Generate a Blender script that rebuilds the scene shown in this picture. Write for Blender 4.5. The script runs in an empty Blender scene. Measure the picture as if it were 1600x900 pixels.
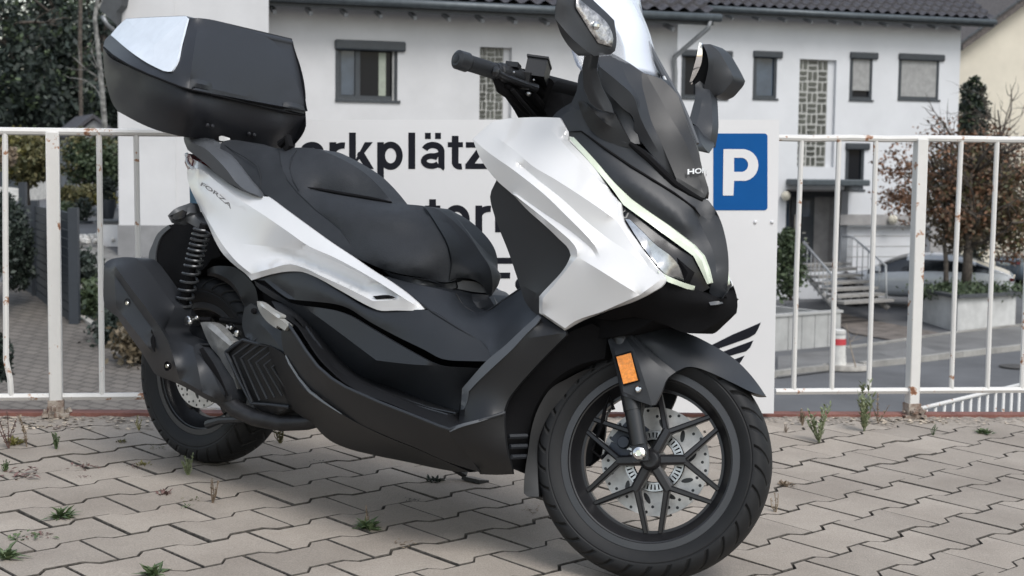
import bpy, bmesh, math, random
import numpy as np
from math import sin, cos, pi, radians, sqrt, atan2
from mathutils import Vector, Matrix
from mathutils.geometry import delaunay_2d_cdt
random.seed(7); np.random.seed(7)
SC = bpy.context.scene; COL = SC.collection

# ---------------------------------------------------------------- camera, sky, sun, exposure
F, HC, P, ROLL = 2300., .8656, radians(4.651), -.01182
cam = bpy.data.cameras.new('camera'); camo = bpy.data.objects.new('camera', cam); COL.objects.link(camo)
cam.sensor_width = 36; cam.lens = F/1600*36; cam.clip_start = .05; cam.clip_end = 600
camo.matrix_world = Matrix.Translation((0, 0, HC)) @ Matrix.Rotation(radians(90)-P, 4, 'X') @ Matrix.Rotation(-ROLL, 4, 'Z')
cam.dof.use_dof = True; cam.dof.focus_distance = 3.5; cam.dof.aperture_fstop = 9
SC.camera = camo
W = bpy.data.worlds.new('World'); SC.world = W; W.use_nodes = True
nt = W.node_tree; nt.nodes.clear()
sky = nt.nodes.new('ShaderNodeTexSky'); sky.sky_type = 'NISHITA'; sky.sun_disc = False
SUN_EL, SUN_AZ = radians(52), radians(150)      # azimuth clockwise from +Y
sky.sun_elevation = SUN_EL; sky.sun_rotation = SUN_AZ; sky.air_density = 1.6; sky.dust_density = 2.2; sky.ozone_density = 1.2
hs = nt.nodes.new('ShaderNodeHueSaturation'); hs.inputs['Saturation'].default_value = .56
bg = nt.nodes.new('ShaderNodeBackground'); bg.inputs[1].default_value = .15
wo = nt.nodes.new('ShaderNodeOutputWorld')
nt.links.new(sky.outputs[0], hs.inputs['Color']); nt.links.new(hs.outputs[0], bg.inputs[0]); nt.links.new(bg.outputs[0], wo.inputs[0])
sl = bpy.data.lights.new('sun', 'SUN'); sl.energy = 1.3; sl.angle = radians(24); sl.color = (1, .99, .975)
so = bpy.data.objects.new('sun', sl); COL.objects.link(so)
sd = Vector((sin(SUN_AZ)*cos(SUN_EL), cos(SUN_AZ)*cos(SUN_EL), sin(SUN_EL)))
so.rotation_euler = (-sd).to_track_quat('-Z', 'Y').to_euler(); so.location = (0, 0, 20)
vs = SC.view_settings; vs.view_transform = 'Standard'; vs.look = 'None'; vs.exposure = .42; vs.gamma = 1; vs.use_curve_mapping = False

# ---------------------------------------------------------------- frames
def rot(ax, a):
    ax = np.array(ax, float); ax /= np.linalg.norm(ax)
    K = np.array([[0, -ax[2], ax[1]], [ax[2], 0, -ax[0]], [-ax[1], ax[0], 0]])
    return np.eye(3)+sin(a)*K+(1-cos(a))*K@K
XR, YR, TH, LAM, ST, BE = -.8925, 4.248, radians(38.07), radians(5.47), radians(23.35), radians(2.627)
H_ = np.array([cos(TH), -sin(TH), 0]); L_ = np.array([sin(TH), cos(TH), 0]); U_ = np.array([0, 0, 1.])
G0 = np.stack([H_, L_, U_], 1)@rot([0, 1, 0], BE)
B = G0@rot([1, 0, 0], -LAM); O = np.array([XR, YR, 0.]); CAM = np.array([0, 0, HC]); GN = G0[:, 2]
def ray(px, py):
    x = (px-800)/F; v = -(py-450)/F
    c, s = cos(-ROLL), sin(-ROLL); x, v = c*x-s*v, s*x+c*v
    return np.array([x, cos(P)+v*sin(P), -sin(P)+v*cos(P)])
def BP(px, py, w):                       # point of the scooter frame at lateral offset w (right side +)
    d = B.T@ray(px, py); o = B.T@(CAM-O); t = (-w-o[1])/d[1]; return o+t*d
rake = radians(26.5); PA = np.array([1.599, 0, 0]); RS = rot([-sin(rake), 0, cos(rake)], ST)
def S2B(p): return RS@(np.array(p)-PA)+PA
def SP(px, py, w):                       # the same in the steered frame
    d = RS.T@(B.T@ray(px, py)); o = RS.T@((B.T@(CAM-O))-PA)+PA; t = (-w-o[1])/d[1]; return o+t*d
def WY(px, py, D):                       # world point at distance y = D
    d = ray(px, py); return CAM+d*(D/d[1])
def GZ(px, py, z):                       # world point on level z
    d = ray(px, py); return CAM+d*((z-HC)/d[2])
def YG(px, py, dz=0.):                   # world point on the sloping yard
    d = ray(px, py); o = O+np.array([0, 0, dz]); return CAM+d*(((o-CAM)@GN)/(d@GN))
def yardz(x, y): return -(GN[0]*(x-O[0])+GN[1]*(y-O[1]))/GN[2]

# ---------------------------------------------------------------- materials
def NT(name):
    m = bpy.data.materials.new(name); m.use_nodes = True; t = m.node_tree; t.nodes.clear()
    out = t.nodes.new('ShaderNodeOutputMaterial'); b = t.nodes.new('ShaderNodeBsdfPrincipled'); t.links.new(b.outputs[0], out.inputs[0])
    return m, t, b
def mat(name, col, rough=.5, metal=0, var=.08, scale=8, bump=0, bscale=200, coat=0, spec=.5, col2=None, rvar=.08, island=0):
    m, t, b = NT(name); L = t.links.new
    tc = t.nodes.new('ShaderNodeTexCoord')
    nz = t.nodes.new('ShaderNodeTexNoise'); nz.inputs['Scale'].default_value = scale; nz.inputs['Detail'].default_value = 6; nz.inputs['Roughness'].default_value = .6
    L(tc.outputs['Object'], nz.inputs['Vector'])
    r = t.nodes.new('ShaderNodeValToRGB'); c = col; c2 = col2 or tuple(max(0, x*(1-var*2)) for x in c); c1 = tuple(min(1, x*(1+var)) for x in c)
    r.color_ramp.elements[0].color = (*c2, 1); r.color_ramp.elements[1].color = (*c1, 1)
    r.color_ramp.elements[0].position = .35; r.color_ramp.elements[1].position = .65
    L(nz.outputs['Fac'], r.inputs[0]); src = r.outputs[0]
    if island:
        g = t.nodes.new('ShaderNodeNewGeometry'); mr = t.nodes.new('ShaderNodeMapRange')
        mr.inputs[3].default_value = 1-island; mr.inputs[4].default_value = 1+island*.6
        L(g.outputs['Random Per Island'], mr.inputs[0]); h = t.nodes.new('ShaderNodeHueSaturation'); L(mr.outputs[0], h.inputs['Value']); L(src, h.inputs['Color']); src = h.outputs[0]
    L(src, b.inputs['Base Color'])
    mr = t.nodes.new('ShaderNodeMapRange'); mr.inputs[3].default_value = max(0, rough-rvar); mr.inputs[4].default_value = min(1, rough+rvar)
    nz2 = t.nodes.new('ShaderNodeTexNoise'); nz2.inputs['Scale'].default_value = scale*3.1; nz2.inputs['Detail'].default_value = 4; L(tc.outputs['Object'], nz2.inputs['Vector'])
    L(nz2.outputs['Fac'], mr.inputs[0]); L(mr.outputs[0], b.inputs['Roughness'])
    b.inputs['Metallic'].default_value = metal; b.inputs['Specular IOR Level'].default_value = spec
    if coat: b.inputs['Coat Weight'].default_value = coat; b.inputs['Coat Roughness'].default_value = .05
    if bump:
        nb = t.nodes.new('ShaderNodeTexNoise'); nb.inputs['Scale'].default_value = bscale; nb.inputs['Detail'].default_value = 3; L(tc.outputs['Object'], nb.inputs['Vector'])
        bp = t.nodes.new('ShaderNodeBump'); bp.inputs['Strength'].default_value = bump; bp.inputs['Distance'].default_value = .002; L(nb.outputs['Fac'], bp.inputs['Height']); L(bp.outputs[0], b.inputs['Normal'])
    return m
M = {}
M['white'] = mat('white_paint', (.66, .66, .665), .2, var=.01, coat=1.0, rvar=.03)
M['blk'] = mat('black_plastic', (.017, .019, .0225), .42, spec=.42, var=.03, bump=.08, bscale=900, rvar=.02)
M['blk2'] = mat('matt_dark_plastic', (.021, .0235, .028), .44, spec=.42, var=.03, bump=.08, bscale=900, rvar=.02)
M['blkdark'] = mat('dark_plastic', (.008, .0085, .010), .46, var=.04, bump=.06, bscale=900, rvar=.02)
M['grey'] = mat('grey_satin_plastic', (.07, .075, .083), .42, var=.04, rvar=.05)
M['gloss'] = mat('gloss_black', (.010, .011, .014), .22, coat=.15, spec=.3, var=.02, rvar=.02)
M['deep'] = mat('black_inner', (.006, .006, .007), .85, spec=.15)
M['seat'] = mat('seat_vinyl', (.022, .0245, .029), .62, spec=.35, bump=.45, bscale=420, var=.05, scale=30, rvar=.03)
M['seat2'] = mat('seat_vinyl_smooth', (.015, .017, .020), .55, spec=.35, bump=.25, bscale=500, var=.04, scale=30, rvar=.03)
M['case'] = mat('case_plastic', (.020, .022, .027), .38, spec=.42, bump=.2, bscale=700, var=.03, rvar=.02)
M['case2'] = mat('case_base_plastic', (.013, .014, .018), .46, spec=.35, bump=.2, bscale=700, var=.03, rvar=.02)
M['refl'] = mat('pale_reflector', (.68, .73, .80), .18, var=.03, coat=.8, scale=20)
M['led'] = mat('pale_green_light_guide', (.62, .68, .56), .2, var=.04, coat=1, scale=30)
M['red'] = mat('red_lens', (.13, .015, .02), .15, coat=1)
M['orange'] = mat('amber_reflector', (.83, .27, .02), .3, var=.12, scale=160, bump=.6, bscale=600)
M['orange'].node_tree.nodes['Principled BSDF'].inputs['Coat Weight'].default_value = .6
M['lampchrome'] = mat('lamp_reflector', (.46, .47, .48), .2, metal=.9, var=.2, scale=25, bump=.25, bscale=40)
M['chrome'] = mat('chrome', (.75, .75, .74), .12, metal=1, var=.1, scale=60)
M['steel'] = mat('brushed_steel', (.52, .52, .51), .3, metal=1, var=.12, scale=90)
M['disc'] = mat('brake_disc_steel', (.60, .59, .57), .34, metal=.2, var=.10, scale=40)
M['cast'] = mat('cast_aluminium', (.28, .28, .275), .42, metal=.4, var=.12, scale=40, bump=.3, bscale=300)
M['alu'] = mat('footpeg_aluminium', (.52, .52, .50), .42, metal=.5, var=.05)
M['rim'] = mat('black_rim', (.012, .012, .0135), .34, var=.08)
M['flange'] = mat('rim_flange', (.036, .038, .042), .4, var=.06)
M['fork'] = mat('fork_tube', (.014, .015, .017), .33, var=.05)
M['fork2'] = mat('grey_edge_highlight', (.13, .14, .15), .4)
M['spring'] = mat('coil_spring', (.045, .048, .052), .28, metal=.3, var=.05)
M['yellow'] = mat('weathered_bolt', (.5, .45, .3), .4, metal=.8)
M['exh'] = mat('exhaust_cover', (.020, .022, .026), .46, spec=.42, var=.03, bump=.05, bscale=800, rvar=.02)
M['pipe'] = mat('exhaust_pipe', (.02, .02, .022), .4, metal=.3, var=.2, scale=30)
M['bluebrk'] = mat('caliper_blue_black', (.02, .03, .05), .4, var=.1)
M['label'] = mat('white_sticker', (.6, .6, .6), .5)
M['logo'] = mat('silver_lettering', (.72, .73, .75), .3, metal=.3)
M['dlogo'] = mat('dark_lettering', (.10, .09, .09), .4)
M['euro'] = mat('blue_plate_band', (.02, .09, .16), .4)
M['mirror'] = mat('mirror_glass', (.9, .9, .92), .03, metal=1, var=.01)
def glassmat(name, tint=(1, 1, 1), rough=.02, ior=1.45, mixt=.82, col=(.8, .82, .85)):
    m = bpy.data.materials.new(name); m.use_nodes = True; t = m.node_tree; t.nodes.clear(); L = t.links.new
    out = t.nodes.new('ShaderNodeOutputMaterial'); tr = t.nodes.new('ShaderNodeBsdfTransparent'); tr.inputs[0].default_value = (*tint, 1)
    b = t.nodes.new('ShaderNodeBsdfPrincipled'); b.inputs['Base Color'].default_value = (*col, 1); b.inputs['Roughness'].default_value = rough; b.inputs['IOR'].default_value = ior
    fr = t.nodes.new('ShaderNodeFresnel'); fr.inputs[0].default_value = ior
    mth = t.nodes.new('ShaderNodeMath'); mth.operation = 'ADD'; mth.inputs[1].default_value = 1-mixt; mth.use_clamp = True
    mx = t.nodes.new('ShaderNodeMixShader'); L(fr.outputs[0], mth.inputs[0]); L(mth.outputs[0], mx.inputs[0]); L(tr.outputs[0], mx.inputs[1]); L(b.outputs[0], mx.inputs[2]); L(mx.outputs[0], out.inputs[0])
    return m
M['screen'] = glassmat('windscreen_clear', mixt=.89, col=(.78, .82, .90), rough=.08)
M['lens'] = glassmat('clear_lens', mixt=.93)
# tyre with an angular tread pattern cut by bump, from the UV (u = turn, v = lateral -1..1)
def tyremat(name, N=26):
    m, t, b = NT(name); L = t.links.new
    uv = t.nodes.new('ShaderNodeUVMap'); sp = t.nodes.new('ShaderNodeSeparateXYZ'); L(uv.outputs[0], sp.inputs[0])
    def mth(op, a, b_=None, c=None):
        n = t.nodes.new('ShaderNodeMath'); n.operation = op
        for i, x in enumerate((a, b_, c)):
            if x is None: continue
            if isinstance(x, (int, float)): n.inputs[i].default_value = x
            else: L(x, n.inputs[i])
        return n.outputs[0]
    u = mth('MULTIPLY', sp.outputs[0], N); v = mth('ABSOLUTE', sp.outputs[1])
    # groove path: slanted near the crown, folding back at mid width
    fold = mth('ABSOLUTE', mth('SUBTRACT', v, .42)); ph = mth('ADD', u, mth('MULTIPLY', fold, -1.6))
    ph = mth('ADD', ph, mth('MULTIPLY', mth('SIGN', sp.outputs[1]), .25))
    fr = mth('ABSOLUTE', mth('SUBTRACT', mth('FRACT', ph), .5))
    g1 = mth('SMOOTH_MIN', mth('MULTIPLY', fr, 7.), 1., .2)
    band = mth('GREATER_THAN', v, .93)       # side wall: no grooves
    crown = mth('LESS_THAN', v, .07)
    g = mth('MAXIMUM', g1, band)
    g = mth('MAXIMUM', g, crown)
    ring = mth('SMOOTH_MIN', mth('MULTIPLY', mth('ABSOLUTE', mth('SUBTRACT', v, .97)), 60.), 1., .1)
    g = mth('MULTIPLY', g, mth('ADD', mth('MULTIPLY', ring, .25), .75))
    bp = t.nodes.new('ShaderNodeBump'); bp.inputs['Strength'].default_value = 1; bp.inputs['Distance'].default_value = .006; L(g, bp.inputs['Height']); L(bp.outputs[0], b.inputs['Normal'])
    tc = t.nodes.new('ShaderNodeTexCoord'); nz = t.nodes.new('ShaderNodeTexNoise'); nz.inputs['Scale'].default_value = 25; nz.inputs['Detail'].default_value = 6; L(tc.outputs['Object'], nz.inputs['Vector'])
    r = t.nodes.new('ShaderNodeValToRGB'); r.color_ramp.elements[0].color = (.0075, .008, .009, 1); r.color_ramp.elements[1].color = (.015, .0155, .017, 1); L(nz.outputs[0], r.inputs[0])
    mx = t.nodes.new('ShaderNodeMix'); mx.data_type = 'RGBA'; mx.inputs[6].default_value = (.004, .004, .004, 1); L(g, mx.inputs[0]); L(r.outputs[0], mx.inputs[7]); L(mx.outputs[2], b.inputs['Base Color'])
    b.inputs['Roughness'].default_value = .62; b.inputs['Specular IOR Level'].default_value = .3
    return m
M['tyreF'] = tyremat('tyre_rubber', 34); M['tyreR'] = tyremat('rear_tyre_rubber', 34)

# ---------------------------------------------------------------- object helpers
def tag(o, label=None, cat=None, group=None, kind=None):
    if label: o['label'] = label
    if cat: o['category'] = cat
    if group: o['group'] = group
    if kind: o['kind'] = kind
    return o
def empty(name, loc=(0, 0, 0), m=None):
    o = bpy.data.objects.new(name, None); COL.objects.link(o); o.empty_display_size = .1
    if m is not None: o.matrix_world = m
    else: o.location = loc
    return o
def mesh(name, V, Fs, m, parent=None, smooth=True, sharp=None, uv=None, autosharp=None, mats=None, fmi=None):
    me = bpy.data.meshes.new(name); me.from_pydata([tuple(float(c) for c in v) for v in V], [], [tuple(f) for f in Fs]); me.update()
    if m is not None: me.materials.append(m)
    for x in (mats or []): me.materials.append(x)
    if fmi is not None: me.polygons.foreach_set('material_index', fmi)
    if smooth: me.polygons.foreach_set('use_smooth', [True]*len(me.polygons))
    if smooth and (sharp or autosharp):
        bm = bmesh.new(); bm.from_mesh(me)
        if autosharp:
            for e in bm.edges:
                if len(e.link_faces) != 2 or e.calc_face_angle(0) > autosharp: e.smooth = False
        if sharp:
            S = set(sharp)
            for e in bm.edges:
                a, b = e.verts[0].index, e.verts[1].index
                if (min(a, b), max(a, b)) in S or len(e.link_faces) != 2: e.smooth = False
        bm.to_mesh(me); bm.free()
    if uv is not None:
        l = me.uv_layers.new(name='UVMap')
        for lp in me.loops: l.data[lp.index].uv = uv[lp.vertex_index]
    o = bpy.data.objects.new(name, me); COL.objects.link(o)
    if parent: o.parent = parent
    return o
def loc_mesh(name, V, Fs, m, parent=None, **k):    # world-space verts, origin moved to the base centre
    V = np.array(V, float); c = np.array([(V[:, 0].min()+V[:, 0].max())/2, (V[:, 1].min()+V[:, 1].max())/2, V[:, 2].min()])
    o = mesh(name, V-c, Fs, m, None, **k)
    if parent: o.parent = parent; o.location = Vector(c)-parent.location
    else: o.location = c
    return o
class MB:
    def __init__(s): s.v = []; s.f = []
    def add(s, V, Fs):
        n = len(s.v); s.v += [np.array(v, float) for v in V]; s.f += [tuple(i+n for i in f) for f in Fs]; return s
    def box(s, c, sz, R=None, tp=1.):
        c = np.array(c, float); R = np.eye(3) if R is None else R; hx, hy, hz = np.array(sz)/2
        V = []
        for z in (-1, 1):
            k = 1 if z < 0 else tp
            for x, y in ((-1, -1), (1, -1), (1, 1), (-1, 1)): V.append(c+R@np.array([x*hx*k, y*hy*k, z*hz]))
        return s.add(V, [(3, 2, 1, 0), (4, 5, 6, 7), (0, 1, 5, 4), (1, 2, 6, 5), (2, 3, 7, 6), (3, 0, 4, 7)])
    def tube(s, pts, r, n=12, cap=True, closed=False):
        pts = [np.array(p, float) for p in pts]; N = len(pts); rr = r if hasattr(r, '__len__') else [r]*N
        up = None; V = []; Fs = []
        for i, p in enumerate(pts):
            a = pts[i-1] if i > 0 else pts[i]; b = pts[i+1] if i < N-1 else pts[i]; t = b-a; t /= np.linalg.norm(t)+1e-12
            if up is None: up = np.array([0, 0, 1.]) if abs(t[2]) < .9 else np.array([1., 0, 0])
            x = np.cross(up, t); x /= np.linalg.norm(x)+1e-12; y = np.cross(t, x); up = y
            for k in range(n): V.append(p+rr[i]*(cos(2*pi*k/n)*x+sin(2*pi*k/n)*y))
        for i in range(N-1):
            for k in range(n): Fs.append((i*n+k, i*n+(k+1) % n, (i+1)*n+(k+1) % n, (i+1)*n+k))
        if cap: Fs.append(tuple(range(n-1, -1, -1))); Fs.append(tuple((N-1)*n+k for k in range(n)))
        return s.add(V, Fs)
    def lathe(s, prof, c, ax=1, n=64, a0=0, a1=2*pi):     # prof (r, y) about the Y axis
        c = np.array(c, float); V = []; Fs = []; full = abs(a1-a0-2*pi) < 1e-6; m_ = n if full else n+1
        for k in range(m_):
            a = a0+(a1-a0)*k/n
            for r, y in prof: V.append(c+np.array([r*cos(a), y, r*sin(a)]))
        q = len(prof)
        for k in range(n):
            k2 = (k+1) % m_
            for i in range(q-1): Fs.append((k*q+i, k2*q+i, k2*q+i+1, k*q+i+1))
        return s.add(V, Fs)
    def ball(s, c, r, n=10):
        V = []; Fs = []; r = np.array([r, r, r]) if not hasattr(r, '__len__') else np.array(r)
        for i in range(n//2+1):
            for k in range(n): a = pi*i/(n//2); V.append(np.array(c)+r*np.array([sin(a)*cos(2*pi*k/n), sin(a)*sin(2*pi*k/n), cos(a)]))
        for i in range(n//2):
            for k in range(n): Fs.append((i*n+k, (i+1)*n+k, (i+1)*n+(k+1) % n, i*n+(k+1) % n))
        return s.add(V, Fs)
    def build(s, name, m, parent=None, T=None, smooth=True, ang=.6, **k):
        V = [T(v) for v in s.v] if T else s.v
        return mesh(name, V, s.f, m, parent, smooth=smooth, autosharp=ang, **k)
    def wbuild(s, name, m, parent=None, smooth=True, ang=.6, **k):
        return loc_mesh(name, s.v, s.f, m, parent, smooth=smooth, autosharp=ang, **k)

# ---------------------------------------------------------------- body panels traced with depth
def dense(pl, step, closed=False, corner=30):
    n = len(pl); P_ = [np.array(p, float) for p in pl]; out = []
    def tang(i):
        if not closed and (i == 0 or i == n-1): return None
        a, b, c = P_[(i-1) % n][:2], P_[i][:2], P_[(i+1) % n][:2]; u = b-a; v = c-b
        lu, lv = np.linalg.norm(u), np.linalg.norm(v)
        if lu < 1e-6 or lv < 1e-6: return None
        if math.degrees(math.acos(max(-1, min(1, u@v/lu/lv)))) > corner: return None
        # finite-difference tangent weighted by lengths
        return (P_[(i+1) % n]-P_[i])/lv*(lu/(lu+lv))+(P_[i]-P_[(i-1) % n])/lu*(lv/(lu+lv))
    for i in range(n if closed else n-1):
        a, b = P_[i], P_[(i+1) % n]; L = np.linalg.norm((b-a)[:2]); k = max(1, int(round(L/step)))
        ta, tb = tang(i), tang((i+1) % n); d = b-a
        ta = d if ta is None else ta*L; tb = d if tb is None else tb*L
        for j in range(k):
            t = j/k; out.append((2*t**3-3*t**2+1)*a+(t**3-2*t**2+t)*ta+(-2*t**3+3*t**2)*b+(t**3-t**2)*tb)
    if not closed: out.append(P_[-1])
    return out
def pip(p, poly):
    x, y = p; c = False; n = len(poly); j = n-1
    for i in range(n):
        xi, yi = poly[i]; xj, yj = poly[j]
        if (yi > y) != (yj > y) and x < (xj-xi)*(y-yi)/(yj-yi)+xi: c = not c
        j = i
    return c
def sheet(outline, lines=(), soft=(), pts=(), step=8., corner=30):
    o = dense(outline, step, True, corner); V = list(o); E = [(i, (i+1) % len(o)) for i in range(len(o))]; sharpE = []
    loose = set()
    def addline(l, sh):
        d = dense(l, step, False, corner); idx = []; n0 = len(V)
        for p in d:
            best = None
            for j, q in enumerate(V):
                if np.hypot(*(q[:2]-p[:2])) < 1.6: best = j; break
            if best is None: V.append(p); best = len(V)-1
            idx.append(best)
        if len(idx) > 5:
            for q in (idx[:2], idx[::-1][:2]):
                if q[0] >= n0: loose.update(j for j in q if j >= n0)
        for a, b in zip(idx, idx[1:]):
            if a != b: E.append((a, b)); (sharpE.append((a, b)) if sh else None)
    for l in lines: addline(l, True)
    for l in soft: addline(l, False)
    for p in pts: V.append(np.array(p, float))
    poly = [(p[0], p[1]) for p in o]; nfix = len(V)
    A = np.array([v[:2] for v in V]); mn = A.min(0); mx = A.max(0)
    gx = np.arange(mn[0]+step*.5, mx[0], step*1.15); r = 0
    extra = []
    for yy in np.arange(mn[1]+step*.5, mx[1], step):
        r ^= 1
        for xx in gx+(step*.55 if r else 0):
            if pip((xx, yy), poly) and np.min(np.hypot(A[:, 0]-xx, A[:, 1]-yy)) > step*.62: extra.append((xx, yy))
    P2 = [Vector((v[0], v[1])) for v in V]+[Vector(e) for e in extra]
    vo, eo, fo, ov, oe, of = delaunay_2d_cdt(P2, E, [], 0, 1e-4)
    n = len(vo); w = np.zeros(n); fix = np.zeros(n, bool)
    for i, lst in enumerate(ov):
        for j in lst:
            if j < nfix and j not in loose: w[i] = V[j][2]; fix[i] = True
    faces = [f for f in fo if pip((sum(vo[i].x for i in f)/len(f), sum(vo[i].y for i in f)/len(f)), poly)]
    nb = [set() for _ in range(n)]
    for f in faces:
        for a, b in zip(f, f[1:]+f[:1]): nb[a].add(b); nb[b].add(a)
    fr = [i for i in range(n) if not fix[i] and nb[i]]
    if fr:
        X = np.array([(v.x, v.y) for v in vo]); Lm = np.zeros((n, n)); 
        for f in faces:
            for k in range(3):
                a, b_, c = f[k], f[(k+1) % 3], f[(k+2) % 3]; u = X[a]-X[c]; v = X[b_]-X[c]; ct = (u@v)/(abs(u[0]*v[1]-u[1]*v[0])+1e-3); ct = min(max(ct, .02), 8)*.5
                Lm[a, b_] += ct; Lm[b_, a] += ct
        Lm = np.diag(Lm.sum(1))-Lm; dg = np.diag(Lm).copy(); dg[dg == 0] = 1; Lm = Lm/dg[:, None]
        shv = {q for e_ in sharpE for q in e_}-loose; bnd = set(range(len(o)))
        rows = [i for i in range(n) if nb[i] and not any((j in bnd or j in shv) for j in ov[i])]
        fx = [i for i in range(n) if fix[i]]; A_ = Lm[rows]; Af = A_[:, fr]; rhs = -A_[:, fx]@w[fx]
        G_ = Af.T@Af+1e-9*np.eye(len(fr)); w[fr] = np.linalg.solve(G_, Af.T@rhs)
        # guard: stay close to the harmonic surface where the plate would overshoot
        K_ = Lm[fr][:, fr]; hw = np.linalg.solve(K_+1e-9*np.eye(len(fr)), -Lm[fr][:, fx]@w[fx]); w[fr] = np.clip(w[fr], hw-.012, hw+.012)
    se = set()
    S = {(min(a, b), max(a, b)) for a, b in sharpE}
    inv = {}
    for i, lst in enumerate(oe):
        for j in lst:
            if j < len(E) and (min(E[j]), max(E[j])) in S: se.add((min(eo[i]), max(eo[i])))
    used = sorted({i for f in faces for i in f}); mp = {i: k for k, i in enumerate(used)}
    V2 = [(vo[i].x, vo[i].y, w[i]) for i in used]; F2 = [tuple(mp[i] for i in f) for f in faces]
    S2 = {(min(mp[a], mp[b]), max(mp[a], mp[b])) for a, b in se if a in mp and b in mp}
    # boundary loop edges (directed)
    ec = {}
    for f in F2:
        for a, b in zip(f, f[1:]+f[:1]): ec[(a, b)] = 1
    bd = [(a, b) for (a, b) in ec if (b, a) not in ec]
    return V2, F2, S2, bd
def panel(name, m, parent, outline, lines=(), soft=(), pts=(), Fr=BP, T=None, mode='thin', t=.004, wb=None, mirror=False, step=8., corner=30, mname=None):
    V2, F2, S2, bd = sheet(outline, lines, soft, pts, step, corner)
    V = [Fr(*v) for v in V2]
    a, b, c = (V[i] for i in F2[0]); nn = sum((np.cross(V[f[1]]-V[f[0]], V[f[2]]-V[f[0]]) for f in F2))
    eye = (B.T@(CAM-O)) if Fr is BP else RS.T@((B.T@(CAM-O))-PA)+PA
    if nn@(eye-V[0]) < 0: F2 = [f[::-1] for f in F2]; bd = [(q, p) for p, q in bd]
    n = len(V); Fs = list(F2); sh = set(S2)
    if mode == 'close': bk = [v*np.array([1, -1, 1]) for v in V]
    elif mode == 'to': bk = [np.array([v[0], -(wb(*v2) if callable(wb) else wb), v[2]]) for v, v2 in zip(V, V2)]
    else: bk = [v+np.array([0, t, 0]) for v in V]
    V = V+bk; Fs += [tuple(n+i for i in f[::-1]) for f in F2]; Fs += [(q, p, n+p, n+q) for p, q in bd]
    sh |= {(n+p, n+q) for p, q in S2} | {(min(p, q), max(p, q)) for p, q in bd} | {(n+min(p, q), n+max(p, q)) for p, q in bd}
    res = []
    def mk(V, Fs):
        VV = [T(v) for v in V] if T else V
        o = mesh(name, VV, Fs, m, parent, sharp=sh); res.append(o)
    mk(V, Fs)
    if mirror: mk([v*np.array([1, -1, 1]) for v in V], [f[::-1] for f in Fs])
    return res[0] if len(res) == 1 else res
def text(name, s, m, parent, Mx, size, ext=.001, off=0., align='LEFT', sx=1., T=None):
    cu = bpy.data.curves.new(name, 'FONT'); cu.body = s; cu.size = size; cu.extrude = ext; cu.offset = off; cu.align_x = align; cu.resolution_u = 4
    to = bpy.data.objects.new('t', cu); COL.objects.link(to); bpy.context.view_layer.update()
    me = bpy.data.meshes.new_from_object(to.evaluated_get(bpy.context.evaluated_depsgraph_get())); COL.objects.unlink(to); bpy.data.objects.remove(to)
    me.transform(Matrix.Diagonal((sx, 1, 1, 1))); me.transform(Mx)
    if T:
        for v in me.vertices: v.co = T(v.co)
    me.materials.clear(); me.materials.append(m); o = bpy.data.objects.new(name, me); COL.objects.link(o)
    if parent: o.parent = parent
    return o
# ================================================================ THE SCOOTER
MW = Matrix(((*B[0], O[0]), (*B[1], O[1]), (*B[2], O[2]), (0, 0, 0, 1)))
sc = empty('motor_scooter', m=MW)
tag(sc, 'white and black maxi scooter with top case parked on its side stand', 'scooter')
R_ = sc

# ---- wheels
def tyre_mesh(name, R, H, W_, c, m, parent, T=None, n=96):
    prof = [(R-H*.98, -W_*.80), (R-H*.80, -W_*.93), (R-H*.60, -W_*.99), (R-H*.42, -W_*1.0), (R-H*.28, -W_*.93), (R-H*.15, -W_*.76), (R-H*.065, -W_*.50), (R-H*.015, -W_*.25), (R, 0)]
    prof = prof+[(r, -y) for r, y in prof[-2::-1]]; q = len(prof); V = []; Fs = []; UV = []
    vv = [-1.15, -1.05, -.98, -.90, -.80, -.64, -.42, -.21, 0]; vv = vv+[-v for v in vv[-2::-1]]
    for k in range(n+1):
        a = 2*pi*k/n
        for (r, y), v in zip(prof, vv): V.append(np.array([c[0]+r*cos(a), c[1]+y, c[2]+r*sin(a)])); UV.append((k/n, v))
    for k in range(n):
        for i in range(q-1): Fs.append((k*q+i, k*q+i+1, (k+1)*q+i+1, (k+1)*q+i))
    if T: V = [T(v) for v in V]
    return mesh(name, V, Fs, m, parent, uv=UV)
def disc_mesh(name, c, r0, r1, y, th, holes, m, parent, T=None):
    N = 120; b = MB(); c = np.array(c, float); cy = c+np.array([0, y, 0]); b.lathe([(r0, -th/2), (r1, -th/2), (r1, th/2), (r0, th/2), (r0, -th/2)], cy, n=N); nf = len(b.f)
    def hole(r, a, rr, el=1., an=0.):
        for s in (-1, 1):
            V = [cy+np.array([r*cos(a), 0, r*sin(a)])+np.array([rr*el*cos(q)*cos(an+a)-rr*sin(q)*sin(an+a), s*(th/2+.0003), rr*el*cos(q)*sin(an+a)+rr*sin(q)*cos(an+a)]) for q in np.linspace(0, 2*pi, 13)[:-1]]
            b.add(V, [tuple(range(12)) if s < 0 else tuple(range(11, -1, -1))])
    w_ = r1-r0
    for k in range(10):
        a = 2*pi*k/10
        for fr, da in ((.88, 0), (.72, .16), (.86, .32), (.62, .44)): hole(r0+w_*fr, a+da, .0036)
        hole(r0+w_*.30, a+.28, .0055, 2.6, .7)
    V = [T(v) for v in b.v] if T else b.v
    return mesh(name, V, b.f, m, parent, autosharp=.5, mats=[M['rim']], fmi=[0]*nf+[1]*(len(b.f)-nf))

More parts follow.
